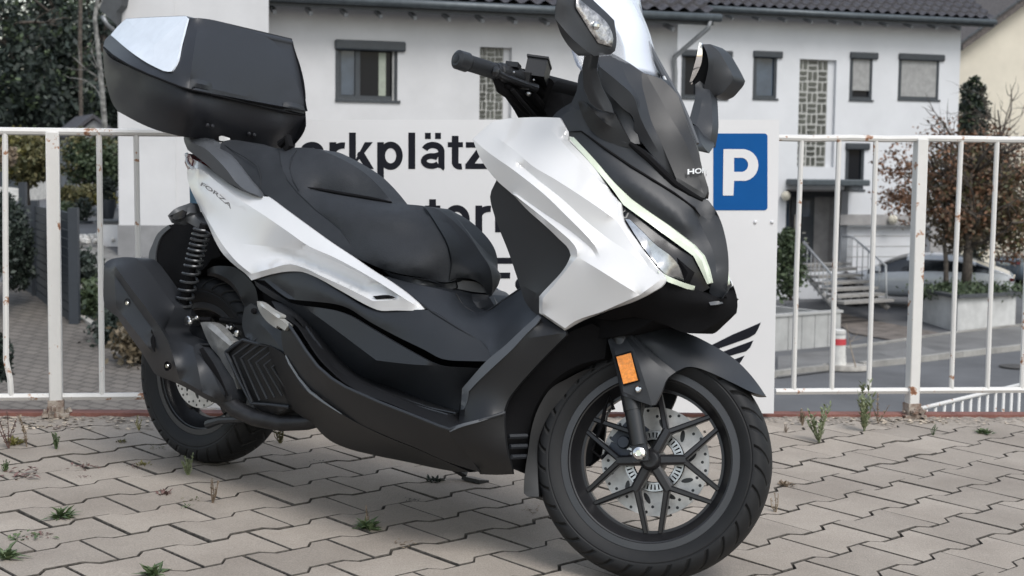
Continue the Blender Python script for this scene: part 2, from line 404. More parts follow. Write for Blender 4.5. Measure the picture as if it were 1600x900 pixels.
FC = np.array([1.51, 0, .2725]); RC = np.array([0, 0, .275])
def rimprof(R, hw, deep):
    return [(R, -hw), (R+.001, -hw-.003), (R-.016, -hw-.004), (R-.018, -hw+.002), (R-.021, -hw+.003), (R-.023, -hw+.012), (R-.040, -hw+.034), (R-deep, -.010), (R-deep, .010), (R-.040, hw-.034), (R-.023, hw-.012), (R-.018, hw-.002), (R-.016, hw+.004), (R+.001, hw+.003), (R, hw)]
def wheel(name, c, R, hw, deep, T, kind):
    b = MB(); b.lathe(rimprof(R, hw, deep), c, n=96); w = b.build(name, M['rim'], R_, T=T, ang=.5)
    f = MB()
    for s in (-1, 1): f.lathe([(R-.0165, s*(hw+.0045)), (R-.001, s*(hw+.0042)), (R+.002, s*(hw+.001))][::1 if s < 0 else -1], c, n=96)
    f.build('rim_flange', M['flange'], w, T=T, ang=.5)
    return w
w1 = wheel('front_wheel', FC, .206, .044, .046, S2B, 'f')
tyre_mesh('tyre', .2725, .0675, .0595, FC, M['tyreF'], w1, S2B)
# six Y spokes
def plank(b, p, q, wp, wq, y0, y1, c, yq0=None, yq1=None):
    p = np.array(p); q = np.array(q); d = q-p; d = d/np.linalg.norm(d); n = np.array([-d[1], d[0]]); V = []
    yq0 = y0 if yq0 is None else yq0; yq1 = y1 if yq1 is None else yq1
    ch = .2
    for pt, w_, a0, a1 in ((p, wp, y0, y1), (q, wq, yq0, yq1)):
        for k, y in ((-1, a1), (-1, a0+.004), (-.55, a0), (.55, a0), (1, a0+.004), (1, a1)):
            e = pt+n*w_/2*k; V.append((c[0]+e[0], c[1]+y, c[2]+e[1]))
    Fs = [(i, (i+1) % 6, 6+(i+1) % 6, 6+i) for i in range(6)]+[(5, 4, 3, 2, 1, 0), (6, 7, 8, 9, 10, 11)]
    b.add(V, Fs)
for k in range(6):
    a = radians(11+60*k); b = MB(); cs = lambda an, r: (r*cos(an), r*sin(an))
    plank(b, cs(a, .022), cs(a, .080), .024, .022, -.030, .002, FC, -.026, .002)
    for s in (-1, 1): plank(b, cs(a+s*.03, .074), cs(a+s*radians(24.3), .166), .0135, .0115, -.0255, .002, FC, -.014, .008)
    b.build('spoke', M['rim'], w1, T=S2B, ang=.5)
b = MB(); b.lathe([(0, -.042), (.017, -.042), (.022, -.038), (.025, -.030), (.029, -.012), (.030, .03), (0, .03)], FC, n=32); b.build('hub', M['rim'], w1, T=S2B)
disc_mesh('brake_disc', FC, .070, .126, .034, .0045, True, M['disc'], w1, S2B)
b = MB()
for k in range(44):
    a = 2*pi*k/44; c_ = FC+np.array([.060*cos(a), .020, .060*sin(a)]); b.box(c_, (.014, .003, .0052), np.array([[cos(a), 0, -sin(a)], [0, 1, 0], [sin(a), 0, cos(a)]]))
b.lathe([(.0665, .0185), (.070, .0185), (.070, .0225), (.0665, .0225)], FC, n=48); b.lathe([(.050, .0185), (.054, .0185), (.054, .0225), (.050, .0225)], FC, n=48)
b.build('sensor_ring', M['steel'], w1, T=S2B); b = MB(); b.lathe([(.048, .024), (.071, .024), (.071, .027), (.048, .027)], FC, n=48); b.build('ring_carrier', M['deep'], w1, T=S2B)
# front caliper behind the disc
b = MB(); cc = FC+np.array([-.066, .045, .050])
b.box(cc, (.062, .05, .075), rot([0, 1, 0], .5), .85).box(cc+np.array([-.02, -.018, -.045]), (.05, .03, .03), rot([0, 1, 0], .3))
for dx, dz in ((.005, .018), (-.01, -.02)): b.lathe([(0, -.045), (.013, -.045), (.015, -.04), (.015, 0)], cc+np.array([dx, 0, dz]), n=16)
b.build('brake_caliper', M['bluebrk'], R_, T=S2B, ang=.4)
b = MB(); b.tube([SP(959, 640, 0.02), SP(952, 618, .03), SP(945, 640, .03), SP(940, 665, .01), SP(925, 704, 0), SP(940, 716, 0), SP(955, 700, 0)], .0045, 8); b.build('brake_hose', M['deep'], R_, T=S2B)
# fork legs
ax = np.array([-sin(rake), 0, cos(rake)])
for s in (1, -1):
    b = MB(); base = SP(1001, 709, .083); base[1] *= s; d = (SP(966, 505, .083)*np.array([1, s, 1])-base); d /= np.linalg.norm(d)
    b.tube([base+d*.02, base+d*.10], [.0195, .0205], 20); b.tube([base+d*.10, base+d*.103], [.0225, .0225], 20); b.tube([base+d*.103, base+d*.30], [.0225, .0230], 20)
    b.tube([base+d*.30, base+d*.42], [.0165, .0165], 20)
    b.box(base+d*.008, (.036, .022, .05), rot([0, 1, 0], -.3), .9)
    fk = b.build('fork_leg', M['fork'], R_, T=S2B, ang=.5)
    if s == 1:
        b = MB(); b.lathe([(.004, -.107), (.007, -.109), (.0135, -.106), (.0155, -.100), (.0155, -.09)][::1], FC*np.array([1, 0, 1])+(base-FC)*np.array([1, 0, 1]), n=20); b.build('axle_nut', M['chrome'], fk, T=S2B, ang=.5)
        b = MB(); b.lathe([(0, -.1085), (.0075, -.1085)], FC*np.array([1, 0, 1])+(base-FC)*np.array([1, 0, 1]), n=20); b.build('axle_cap', M['led'], fk, T=S2B)
# front fender: crown over the tyre, rear flap, fork shroud
top = [(983, 522, .075), (1000, 512, .066), (1022, 508, .055), (1050, 514, .042), (1083, 524, .030), (1111, 538, .024), (1130, 549, .020), (1149, 562, .018), (1173, 586, .014), (1188, 606, .012), (1196.5, 619, .010)]
panel('front_fender', M['blk2'], R_, top+[(1180, 614.5, .045), (1144.4, 598, .066), (1110, 582, .074), (1087, 574, .077), (1076, 573, .078), (1053, 582, .080)],
      soft=[[(1005, 530, .085), (1040, 537, .075), (1085, 548, .062), (1130, 572, .050), (1165, 596, .038)]], Fr=SP, T=S2B, mode='close', step=7)
panel('fork_shroud', M['blk2'], R_, [(949.6, 531.6, .100), (953, 529, .098), (974, 525.5, .098), (986, 521.5, .090), (1020, 552, .090), (1056, 581, .088), (1044, 590, .096), (1034, 612, .102), (1024.4, 632, .104), (1018, 633.5, .108), (990, 624, .112), (972, 617, .112), (969, 604, .112), (958, 560, .108)],
      lines=[[(974, 525.5, .098), (991, 548, .118), (1002, 580, .120), (1019, 633, .108)], [(980, 524, .093), (1012, 556, .100), (1048, 586, .094)], [(955, 531, .104), (965, 566, .116), (974, 612, .117), (1019, 633, .108)]], Fr=SP, T=S2B, t=.012, mirror=True, step=7)
rf = panel('side_reflector', M['orange'], R_, [(963, 557.5, .123), (985.5, 551.5, .123), (996.5, 594, .124), (974, 600, .124)], Fr=SP, T=S2B, t=.006, step=6)
panel('frame', M['deep'], rf, [(959.5, 556, .119), (986, 548, .1205), (999.5, 595, .1215), (974, 603, .121)], Fr=SP, T=S2B, t=.003, step=6)
b = MB(); c_ = SP(997, 608, .124); b.lathe([(0, -.005), (.005, -.005), (.0075, -.002), (.0075, .006)], c_, n=14); b.build('shroud_bolt', M['chrome'], R_, T=S2B)
panel('rear_fender_flap', M['blkdark'], R_, [(940, 573, .055), (915, 578, .066), (886, 592, .070), (862, 606, .071), (843, 634, .071), (831, 668, .071), (826, 700, .07), (818.5, 760, .068), (818.5, 771, .066), (824, 776, .064), (842, 776, .056), (840, 735, .052), (841, 690, .053), (851, 661, .055), (863, 640, .056), (877, 625, .058), (900, 600, .056), (925, 583, .052), (940, 578, .05)],
      Fr=SP, T=S2B, mode='close', step=7)

# rear wheel
w2 = wheel('rear_wheel', RC, .192, .052, .050, None, 'r')
tyre_mesh('tyre', .275, .084, .070, RC, M['tyreR'], w2)
for k in range(5):
    a = radians(20+72*k); b = MB()
    plank(b, (.03*cos(a), .03*sin(a)), (.145*cos(a), .145*sin(a)), .045, .03, -.02, .02, RC); b.build('spoke', M['rim'], w2)
b = MB(); b.lathe([(0, -.06), (.04, -.06), (.05, -.03), (.05, .03), (0, .03)], RC, n=32); b.build('hub', M['rim'], w2)
disc_mesh('brake_disc', RC, .060, .114, -.050, .005, True, M['disc'], w2)
b = MB(); b.box(RC+np.array([.05, -.085, -.03]), (.07, .04, .04), rot([0, 1, 0], -.2)); b.build('rear_brake_caliper', M['blkdark'], R_)

# ---- dark inner body that closes the gaps
def core(name, ol, w, m='deep'): return panel(name, M[m], R_, [(x, y, w) for x, y in ol], mode='close', step=14)
core('frame_body', [(400, 330), (440, 300), (560, 395), (640, 430), (690, 455), (712, 500), (770, 525), (822, 505), (850, 400), (868, 320), (905, 250), (1000, 330), (1075, 425), (1060, 470), (985, 520), (880, 530), (835, 600), (818, 725), (700, 705), (560, 660), (480, 600), (440, 520), (400, 450), (385, 400)], .085)
core('swing_case', [(352, 550), (380, 530), (440, 515), (500, 600), (498, 655), (425, 648), (392, 632)], .14, 'blkdark')
core('under_seat_box', [(330, 262), (420, 300), (520, 380), (480, 430), (400, 425), (345, 350)], .10)
panel('inner_fender', M['deep'], R_, [(885, 522, .14), (847, 561, .165), (824, 586, .175), (805, 609, .18), (791, 632, .182), (786, 655, .182), (790, 690, .18), (800, 732, .165), (822, 741, .12), (830, 735, .10), (826, 690, .12), (835, 640, .13), (865, 595, .13), (905, 570, .11), (945, 560, .07), (950, 520, .07), (925, 505, .1)], mode='close', step=12)
for i in range(3):
    y = 682+i*16; b = MB(); b.tube([BP(795+i*2, y, .19), BP(823, y-1, .145)], .006, 6); b.build('louvre', M['blk2'], R_)

# ---- front fairing (white)
a_ = (738.5, 217, .225); C1 = [a_, (758, 234, .229), (805.5, 268, .233), (853, 306, .231), (885, 337, .224), (912, 364, .216), (929, 383, .207), (938.5, 403, .198)]
C2 = [(776, 283, .220), (800, 298, .220), (835, 323, .220), (860, 340, .217), (880, 353, .214), (907, 373.5, .208), (925, 390, .203), (935, 408, .198)]
C5 = [(775, 214, .226), (800, 232, .218), (836, 262, .214), (862, 277, .212), (900, 301, .205), (930, 321, .195), (963, 344.5, .178)]
C4 = [(790, 240, .215), (805, 251, .213), (843, 283, .210), (881, 313, .206), (907.5, 338, .199), (944, 368, .186), (990, 399, .168), (1019, 421, .155)]
C3 = [(902, 401, .218), (940, 424, .214), (970, 443, .200), (999.5, 461, .184)]
outl = [a_, (774.4, 189, .205), (790, 185.8, .196), (812, 184, .188), (841.4, 183, .174), (874.5, 184, .156), (888.6, 206, .148), (887.7, 219, .150), (930, 264, .150), (962, 310, .150), (970, 318, .152), (973, 341.5, .154), (993.5, 375, .154), (1027, 420, .153), (1038, 432, .150), (1040, 438, .149), (1037, 444, .150), (1020, 456, .160), (993.5, 469.5, .166), (950, 485, .170), (895, 508.5, .176), (882.5, 516.5, .178), (842.5, 489, .192), (842.5, 463, .200), (889, 406, .210), (891.7, 399, .211), (889.5, 391, .211), (873, 373, .212), (850, 351, .213), (826, 330, .214), (800, 303, .215), (776, 281.7, .216), (760, 262.5, .222), (747, 240, .226)]
panel('front_fairing', M['white'], R_, outl,
      lines=[C1, C2[1:], C4[1:], C3, C5, [(841.4, 183, .174), (888, 232, .168), (930, 276, .163), (960, 307, .160), (963.5, 314, .160), (963, 344.5, .172), (985, 377, .164), (1019, 421, .155), (1029, 431, .155), (1031, 438, .157), (999.5, 461, .184)],
             [(800, 301.5, .226), (850, 341, .224), (878, 364, .223), (895, 380, .222), (901, 389, .222), (902, 401, .222), (848, 467, .212), (847.5, 489, .203)], [(999.5, 461, .184), (940, 487, .186), (891.7, 506, .186), (883, 513, .186), (847.5, 489, .203)]],
      t=.005, mirror=True, step=7)
# ---- daytime light strip, headlight
panel('light_strip', M['led'], R_, [(889, 214.5, .148), (896, 214, .144), (930, 251, .141), (961, 287, .136), (986, 311, .122), (1015, 332, .106), (1045.5, 353, .084), (1083.5, 382.6, .058), (1098, 399.5, .050), (1106, 420, .046), (1111, 441.7, .043), (1105, 444, .046), (1092, 416.4, .058), (1083.5, 400, .066), (1045.5, 372, .095), (1010, 346, .125), (991, 332.5, .140), (974, 320, .150), (960, 300, .151), (928, 261, .150), (893, 221, .150)],
      lines=[[(991, 324, .135), (1046, 363.5, .092), (1084, 391, .064), (1097, 408, .056), (1108, 443, .046)]], t=.01, mirror=True, step=6, corner=7)
hl = panel('headlight', M['gloss'], R_, [(973, 323, .144), (991, 333, .133), (1010, 347, .118), (1045, 373, .088), (1083, 401, .059), (1091, 417, .051), (1104, 444, .038), (1109, 449, .034), (1097, 457, .042), (1082, 451, .055), (1037, 432, .115), (1026, 421, .135), (993, 375, .148), (974, 342, .150)], t=.006, mirror=True, step=7, corner=12)
hl0 = hl[0]
panel('reflector', M['lampchrome'], hl0, [(977, 342, .153), (984, 343, .150), (1004, 362, .143), (1024, 382, .131), (1050, 402, .112), (1057, 410, .104), (1066, 430, .092), (1069, 439, .086), (1060, 436, .094), (1038, 427, .125), (1028, 416, .136), (995, 371, .152)],
      lines=[[(1010, 372, .139), (1022, 405, .134), (1034, 424, .128)]], t=.003, step=6)
panel('lower_light_strip', M['led'], hl0, [(1027, 423, .158), (1038, 429, .140), (1060, 439, .110), (1084, 447, .074), (1082, 454.5, .072), (1060, 446.5, .108), (1036, 435.5, .144)], t=.006, step=5)
# ---- black nose between the lights
panel('nose_cowl', M['blk2'], R_, [(874.5, 184, .150), (882, 178, .146), (896, 170, .140), (908, 172, .138), (925, 205, .128), (955, 215, .120), (978, 222, .108), (1000, 233, .094), (1014, 243, .086), (1053, 285, .052), (1080, 302, .030), (1096, 312, .012), (1106, 312, .0), (1115.6, 324.4, 0), (1126.7, 346.7, 0), (1134, 373, 0), (1138, 400, 0), (1138, 433, 0), (1135.6, 455, 0), (1129, 464, 0), (1118, 465.5, .012), (1108, 457, .026), (1111, 441.7, .036), (1106, 420, .040), (1098, 399.5, .044), (1083.5, 382.6, .053), (1045.5, 353, .080), (1015, 333, .102), (986, 311, .119), (961, 285.5, .134), (930, 251, .139), (896, 214, .143), (889, 213, .146), (888.6, 206, .148)],
      lines=[[(889, 206, .146), (908, 205, .139), (945, 232, .126), (986, 260, .108), (1020, 281, .088), (1054, 302, .062), (1085, 325, .036), (1094, 338, .026)], [(1085, 325, .036), (1091, 342, .026), (1102, 366, .022), (1113, 390, .020), (1120, 430, .018)], [(1096, 336, .022), (1107, 345, .012), (1117, 335, .0)]],
      soft=[[(925, 240, .140), (986, 290, .124), (1045, 330, .088), (1085, 362, .056)]], t=.006, mode='close', step=7)
b = MB(); sm = [(889, 206, .148), (908, 205, .141), (945, 232, .128), (986, 260, .110), (1020, 281, .090), (1054, 302, .064), (1085, 325, .038), (1094, 337, .026)]; b.tube([BP(*p) for p in sm], [.0005, .002, .003, .0032, .0032, .003, .0025, .001], 6); b.build('cowl_seam', M['deep'], R_)
b = MB(); b.tube([BP(*p) for p in [(984, 224, .108), (1000, 236, .098), (1014, 248, .088), (1034, 268, .070), (1055, 288, .052), (1078, 303, .032), (1098, 313, .010)]], [.005, .008, .008, .008, .008, .007, .004], 8); b.build('screen_gap', M['deep'], R_)
# dark under cowl below the lights
panel('lower_front_cowl', M['deep'], R_, [(1042, 440, .120), (1060, 447, .100), (1097, 459, .060), (1112, 467, .045), (1130, 466, .035), (1138, 455, .0), (1146, 446, .0), (1151, 462, .0), (1152.5, 478, .0), (1151, 489, .0), (1120, 505, .02), (1085, 521, .04), (1070, 520, .05), (1040, 508, .07), (985, 495, .10), (950, 500, .11), (930, 497, .12), (960, 482, .14), (1000, 467, .15), (1030, 452, .14)],
      soft=[[(1040, 480, .1), (1085, 470, .075), (1130, 470, .03)], [(1000, 485, .12), (1060, 495, .07), (1120, 490, .03)]], mode='close', step=8)
panel('lamp_trim', M['grey'], R_, [(1107, 471, .052), (1118, 468, .040), (1130, 467, .028), (1136, 460, .01), (1139, 466, .01), (1134, 473, .02), (1120, 476, .045), (1110, 477, .055)], mode='close', step=6)
# ---- upper cowl round the screen
panel('screen_cowl', M['blk2'], R_, [(930, 88, .135), (954, 82, .100), (980, 97, .066), (1003, 113, .050), (1003, 127, .060), (1010, 160, .068), (1017, 187, .068), (1034, 226, .058), (1057, 280, .034), (1053, 284, .036), (1028, 253, .062), (994, 209, .090), (991, 203, .094), (991, 190, .100), (985, 178, .108), (979, 174, .114), (958, 154, .132), (944.5, 140, .142), (934, 108, .150)],
      lines=[[(934, 90, .152), (937, 104, .152), (965, 127, .132), (990, 151, .112), (1000, 182, .1), (1030, 240, .06)], [(966, 88, .086), (977, 118, .094), (995, 151, .094), (1004, 176, .086)]], t=.006, mirror=True, step=7)
# ---- dark centre below the screen, with the maker's lettering
panel('screen_base', M['blkdark'], R_, [(1003, 113, .050), (1018, 118, .036), (1034, 124, .018), (1047, 135, .006), (1060, 150, .0), (1067, 170, 0), (1076, 198, 0), (1091, 237, 0), (1098, 265, 0), (1107, 294, 0), (1105, 302, .004), (1101, 310, .008), (1075, 300, .034), (1055, 283, .052), (1057, 280, .050), (1034, 226, .058), (1017, 187, .068), (1010, 160, .068), (1003, 127, .060)],
      lines=[[(1010, 116, .044), (1035, 160, .034), (1048, 183.6, .030), (1071, 222.7, .026), (1087, 265, .014), (1099.6, 304, .006)], [(1057, 277, .050), (1101, 303, .010)]], mode='close', step=7)
b = MB(); b.tube([BP(1012, 66, -.05), BP(1022, 88, -.05), BP(1038, 118, -.05), BP(1058, 152, -.045), BP(1075, 190, -.035), BP(1089, 225, -.03)], [.006, .008, .009, .009, .008, .006], 8)
b.build('screen_rail', M['grey'], R_)
b = MB(); b.tube([BP(1037, 120, -.02), BP(1050, 150, -.012), BP(1062, 172, -.006)], [.004, .006, .004], 8); b.build('rail_highlight', M['steel'], R_)
def honda(v):
    u = min(1, max(0, v[0])); h = v[1]
    def ps(u): k = 1-2*u; return BP(1098-25.5*k**1.25, 272-8*h-2.5*(1-k), .036*k+.0035)+np.array([.003, 0, 0])
    p = ps(u) if u <= .5 else ps(1-u)*np.array([1, -1, 1]); return p
me_t = text('lettering', 'HONDA', M['logo'], R_, Matrix.Identity(4), 1, ext=0, off=.03)
vs_ = me_t.data.vertices; x0 = min(v.co.x for v in vs_); x1 = max(v.co.x for v in vs_); h1 = max(v.co.y for v in vs_)
for v in vs_: v.co = honda(((v.co.x-x0)/(x1-x0), v.co.y/h1))
# windscreen
rows = [((862, -110), (913, -116)), ((872, -50), (947, -54)), ((880, 0), (974, 0)), ((885, 32), (991, 26)), ((889, 64), (1002, 60)), ((897, 95), (1008, 95)), ((905, 112), (1014, 118))]
V = []; Fs = []; NC = 17
for (xe, ye), (xc, yc) in rows:
    E_ = BP(xe, ye, .17); C_ = BP(xc, yc, 0)
    for j in range(NC):
        t = -1+2*j/(NC-1); p = C_+(E_*np.array([1, 0, 1])-C_*np.array([1, 0, 1]))*abs(t)**2; p[1] = .17*t; V.append(p)
for i in range(len(rows)-1):
    for j in range(NC-1): Fs.append((i*NC+j, i*NC+j+1, (i+1)*NC+j+1, (i+1)*NC+j))
ws = mesh('windscreen', V, Fs, M['screen'], R_)
md = ws.modifiers.new('s', 'SUBSURF'); md.levels = md.render_levels = 1; md = ws.modifiers.new('t', 'SOLIDIFY'); md.thickness = .004
# mirrors
def mir(p, s): return p*np.array([1, -1, 1]) if s < 0 else p
for s in (1,):
    T = (lambda p, s=s: mir(np.array(p), s))
    fl = (lambda fs, s=s: [f[::-1] for f in fs] if s < 0 else fs)
    o3 = [(880, -26, .345), (903, -27, .29), (927, 0, .245), (951, 22.7, .222), (960, 32, .212), (962.7, 72, .212), (960.7, 80, .214), (954, 85, .222), (928.7, 87.5, .260), (915, 78, .285), (894, 60, .318), (867, 29, .350), (866.5, 20, .352), (871, 0, .352)]
    V2, F2, S2, bd = sheet(o3, lines=[[(903, -27, .30), (898, 0, .312), (898, 14, .312), (925, 57, .272), (932.7, 69, .258), (954, 77, .228), (958, 58, .222), (951, 44, .232), (905, -2, .298), (898, 0, .312)]], soft=[[(885, -10, .34), (880, 20, .338), (912, 64, .290), (930, 80, .262)]], step=7)
    V = [BP(*v) for v in V2]; n = len(V); bkx = min(v[0] for v in V)-.012
    bk = [np.array([bkx+.012+(v[0]-bkx)*.12, v[1]*1+0, v[2]]) for v in V]
    Fs = list(F2)+[tuple(n+i for i in f[::-1]) for f in F2]+[(q, p, n+p, n+q) for p, q in bd]
    VV = [T(p) for p in V+bk]
    # orientation does not matter for the shader; one closed shell
    mo = mesh('mirror', VV, fl(Fs), M['blk2'], R_, sharp=set(S2) | {(min(p, q), max(p, q)) for p, q in bd} | {(n+min(p, q), n+max(p, q)) for p, q in bd})
    # glass on the rider side
    cen = sum(bk)/len(bk); gl = [cen+(bk[p]-cen)*.9+np.array([-.004, 0, 0]) for p, q in bd]
    order = [bd[0][0]]; nx = dict(bd)
    while nx[order[-1]] != order[0]: order.append(nx[order[-1]])
    ring = [cen+(bk[i]-cen)*.9+np.array([-.004, 0, 0]) for i in order]; ring2 = [r+np.array([.003, 0, 0]) for r in ring]; k = len(ring)
    mesh('mirror_glass', [T(r) for r in ring+ring2], fl([tuple(range(k)), tuple(range(2*k-1, k-1, -1))]+[(i, (i+1) % k, k+(i+1) % k, k+i) for i in range(k)]), M['mirror'], mo, smooth=False)
    # turn signal lens in front
    V2, F2, S2, bd = sheet([(903, -8, .300), (905, 0, .298), (952, 46, .231), (956, 60, .224), (954, 73, .230), (933, 67, .258), (925, 55, .272), (899, 13, .312), (899, 0, .312)], step=6)
    V = [BP(*v)+np.array([.004, 0, 0]) for v in V2]; V += [v-np.array([.003, 0, 0]) for v in V]; n = len(V2)
    Fs = list(F2)+[tuple(n+i for i in f[::-1]) for f in F2]+[(q, p, n+p, n+q) for p, q in bd]
    sg = mesh('turn_signal', [T(p) for p in V], fl(Fs), mat('signal_lens', (.42, .41, .41), .16, metal=.55, var=.35, scale=70, coat=1, bump=1, bscale=90) if s == 1 else M['sig'], mo)
    if s == 1: M['sig'] = sg.data.materials[0]
    b = MB(); b.ball(BP(926, 40, .27)+np.array([.008, 0, 0]), .010); b.build('bulb', M['chrome'], sg, T=T)
    # stem
    st = [((914, 75, .268), (938, 84, .245)), ((908, 105, .235), (934, 108, .205)), ((910, 138, .205), (942, 135, .175)), ((920, 161, .185), (957, 163, .150)), ((932, 170, .175), (962, 180, .138))]
    V = []; Fs = []
    for (l, r) in st:
        L1, R1 = BP(*l), BP(*r); mid = BP((l[0]*.55+r[0]*.45), (l[1]+r[1])/2, (l[2]+r[2])/2+.012); bkp = (L1+R1)/2+np.array([-.012, .02, 0])
        V += [L1, mid, R1, bkp]
    for i in range(len(st)-1):
        for j in range(4): Fs.append((i*4+j, i*4+(j+1) % 4, i*4+4+(j+1) % 4, i*4+4+j))
    Fs += [(3, 2, 1, 0), tuple(len(V)-4+j for j in range(4))]
    so_ = mesh('mirror_stem', [T(p) for p in V], fl(Fs), M['blk2'], R_, autosharp=.9)
    md = so_.modifiers.new('b', 'BEVEL'); md.width = .004; md.segments = 3
# the left mirror, its own pose
ml = panel('mirror', M['blk2'], R_, [(1098, 69, -.25), (1110, 69, -.27), (1123, 80, -.29), (1131, 93, -.30), (1138, 105, -.31), (1146, 121, -.315), (1144, 127, -.315), (1136, 137, -.31), (1128, 146, -.305), (1114, 152, -.30), (1103, 150, -.285), (1100, 140, -.27), (1104, 120, -.262), (1107, 98, -.255), (1104, 82, -.25)],
      lines=[[(1104, 72, -.262), (1113, 88, -.268), (1114, 110, -.275), (1110, 150, -.292)]], t=.06, step=6)
panel('mirror_housing', M['deep'], ml, [(1097, 69, -.262), (1103, 78, -.262), (1108, 98, -.262), (1106, 120, -.27), (1100, 134, -.275), (1084, 132, -.262), (1080, 128, -.26), (1092, 100, -.26)], t=.03, step=6)
panel('mirror_glass', M['mirror'], ml, [(1092.5, 66.5, -.240), (1096, 67, -.244), (1097.5, 84, -.248), (1096, 98, -.25), (1089, 115, -.252), (1079, 131.5, -.25), (1077.5, 128, -.243), (1083, 108, -.238), (1088, 90, -.238)], t=.006, step=5)
panel('mirror_stem', M['blk2'], R_, [(1086, 132, -.255), (1094, 126, -.268), (1106, 132, -.282), (1111, 152, -.282), (1112.5, 175, -.262), (1113, 198, -.235), (1108, 229, -.22), (1098, 218, -.20), (1084, 203, -.185), (1075, 194, -.175), (1082, 168, -.205), (1087, 148, -.235)], lines=[[(1098, 152, -.262), (1092, 180, -.222), (1085, 202, -.188)]], t=.03, step=6)
panel('mirror_bracket', M['blk'], R_, [(1073, 190, -.165), (1084, 204, -.178), (1099, 219, -.19), (1100, 224, -.18), (1091, 236, -.10), (1080, 222, -.07)], t=.05, step=6)
# side cowls filling behind mirror stem: cockpit surround
panel('cockpit_surround', M['blk'], R_, [(862, 184, .150), (870, 175, .142), (893, 160, .135), (901, 142, .130), (904, 118, .124), (912, 100, .118), (934, 100, .118), (945, 135, .118), (960, 152, .112), (988, 185, .092), (1000, 225, .088), (985, 224, .106), (955, 217, .118), (925, 206, .126), (906, 176, .134), (895, 171, .138), (882, 180, .144), (874, 187, .15)],
      lines=[[(893, 160, .135), (897, 172, .136), (905, 172, .132)]], mode='close', step=8)
panel('side_intake_panel', M['blkdark'], R_, [(903, 158, .140), (912, 158, .138), (935, 174, .130), (948, 176, .126), (960, 176, .122), (975, 205, .114), (990, 232, .104), (960, 226, .118), (930, 210, .132), (909, 178, .138)], lines=[[(912, 158, .146), (925, 172, .14), (940, 188, .138), (958, 200, .128)]], t=.006, mirror=True, step=7)
panel('meter_hood', M['deep'], R_, [(858, 184, .09), (850, 172, .10), (858, 150, .11), (868, 128, .10), (872, 124, .08), (880, 160, .07), (884, 176, .07), (876, 186, .09)], mode='close', step=8)
# steering: bar, grips, levers, reservoir
def bars(s):
    f = lambda px, py, w: SP(px, py, w)*np.array([1, s, 1])
    b = MB(); e = f(712, 92, .365); i0 = f(731, 98, .335); i1 = f(772, 111, .255); i2 = f(800, 119, .205); i3 = f(840, 140, .12)
    b.tube([i2, f(825, 128, .155), i3, f(862, 168, .05), f(872, 184, .0)], .016, 14); hb = b.build('handlebar', M['deep'], R_, T=S2B)
    b = MB(); b.tube([e+(e-i0)*.0, e+(i0-e)*.15, e+(i0-e)*.9, i0], [.015, .022, .0225, .019], 20); b.tube([e-(i0-e)*.02, e-(i0-e)*.06], [.010, .007], 14); b.build('bar_end_weight', M['blk'], hb, T=S2B, ang=.5)
    b = MB(); pts = []; rr = []
    for k in range(26): t = k/25; pts.append(i0+(i1-i0)*t); rr.append(.0178+(.0012 if k % 2 else 0))
    b.tube(pts, rr, 18); b.build('grip', M['seat2'], hb, T=S2B, ang=.9)
    b = MB(); b.tube([i1, i1+(i2-i1)*.2, i1+(i2-i1)*.25, i2, i2+(i3-i2)*.3], [.020, .020, .023, .026, .024], 18)
    b.box(i2+np.array([0, .01, .012]), (.035, .04, .022)).box(f(802, 103, .22), (.03, .03, .012)).box(f(820, 122, .17)-np.array([0, 0, .006]), (.04, .05, .04), rot([1, 0, 0], .3)); b.build('switch_housing', M['blkdark'], hb, T=S2B, ang=.5)
    b = MB(); c_ = f(840, 112, .155); b.box(c_, (.048, .060, .046), rot([0, 0, 1], .1)@rot([1, 0, 0], -.12*s)); b.box(c_+np.array([0, 0, .024]), (.052, .064, .005), rot([0, 0, 1], .1)@rot([1, 0, 0], -.12*s)); b.build('brake_fluid_reservoir', M['blkdark'], hb, T=S2B, ang=.5)
    b = MB(); b.tube([f(838, 138, .165), f(815, 130, .20), f(790, 120, .25), f(777, 113, .275)], [.011, .009, .0075, .006], 10); b.ball(f(775, 112, .280), .0115); b.build('brake_lever', M['fork'], hb, T=S2B)
    b = MB(); b.tube([f(775, 120, .25), f(783, 138, .22), f(800, 150, .18), f(820, 170, .12), f(846, 186, .08)], [.010, .013, .012, .011, .010], 10); b.tube([f(790, 132, .23), f(812, 146, .18), f(830, 165, .12), f(850, 184, .08)], .006, 8)
    b.tube([f(800, 140, .22), f(815, 158, .18), f(836, 182, .12)], .005, 8); b.tube([f(826, 140, .17), f(842, 160, .12), f(856, 184, .07)], .010, 8); b.build('cables', M['deep'], hb, T=S2B)
    b = MB(); b.ball(f(826, 146.5, .175), (.007, .007, .006)); b.ball(f(803, 113, .245), .003).ball(f(834, 125, .19), .003); b.build('lever_screw', M['steel'], hb, T=S2B)
bars(1); bars(-1)
panel('steering_cover', M['deep'], R_, [(772, 114, .125), (800, 106, .12), (835, 112, .105), (862, 124, .085), (874, 142, .07), (884, 172, .055), (870, 188, .055), (813, 190, .09), (803, 172, .105), (783, 142, .12)], mode='close', step=10)

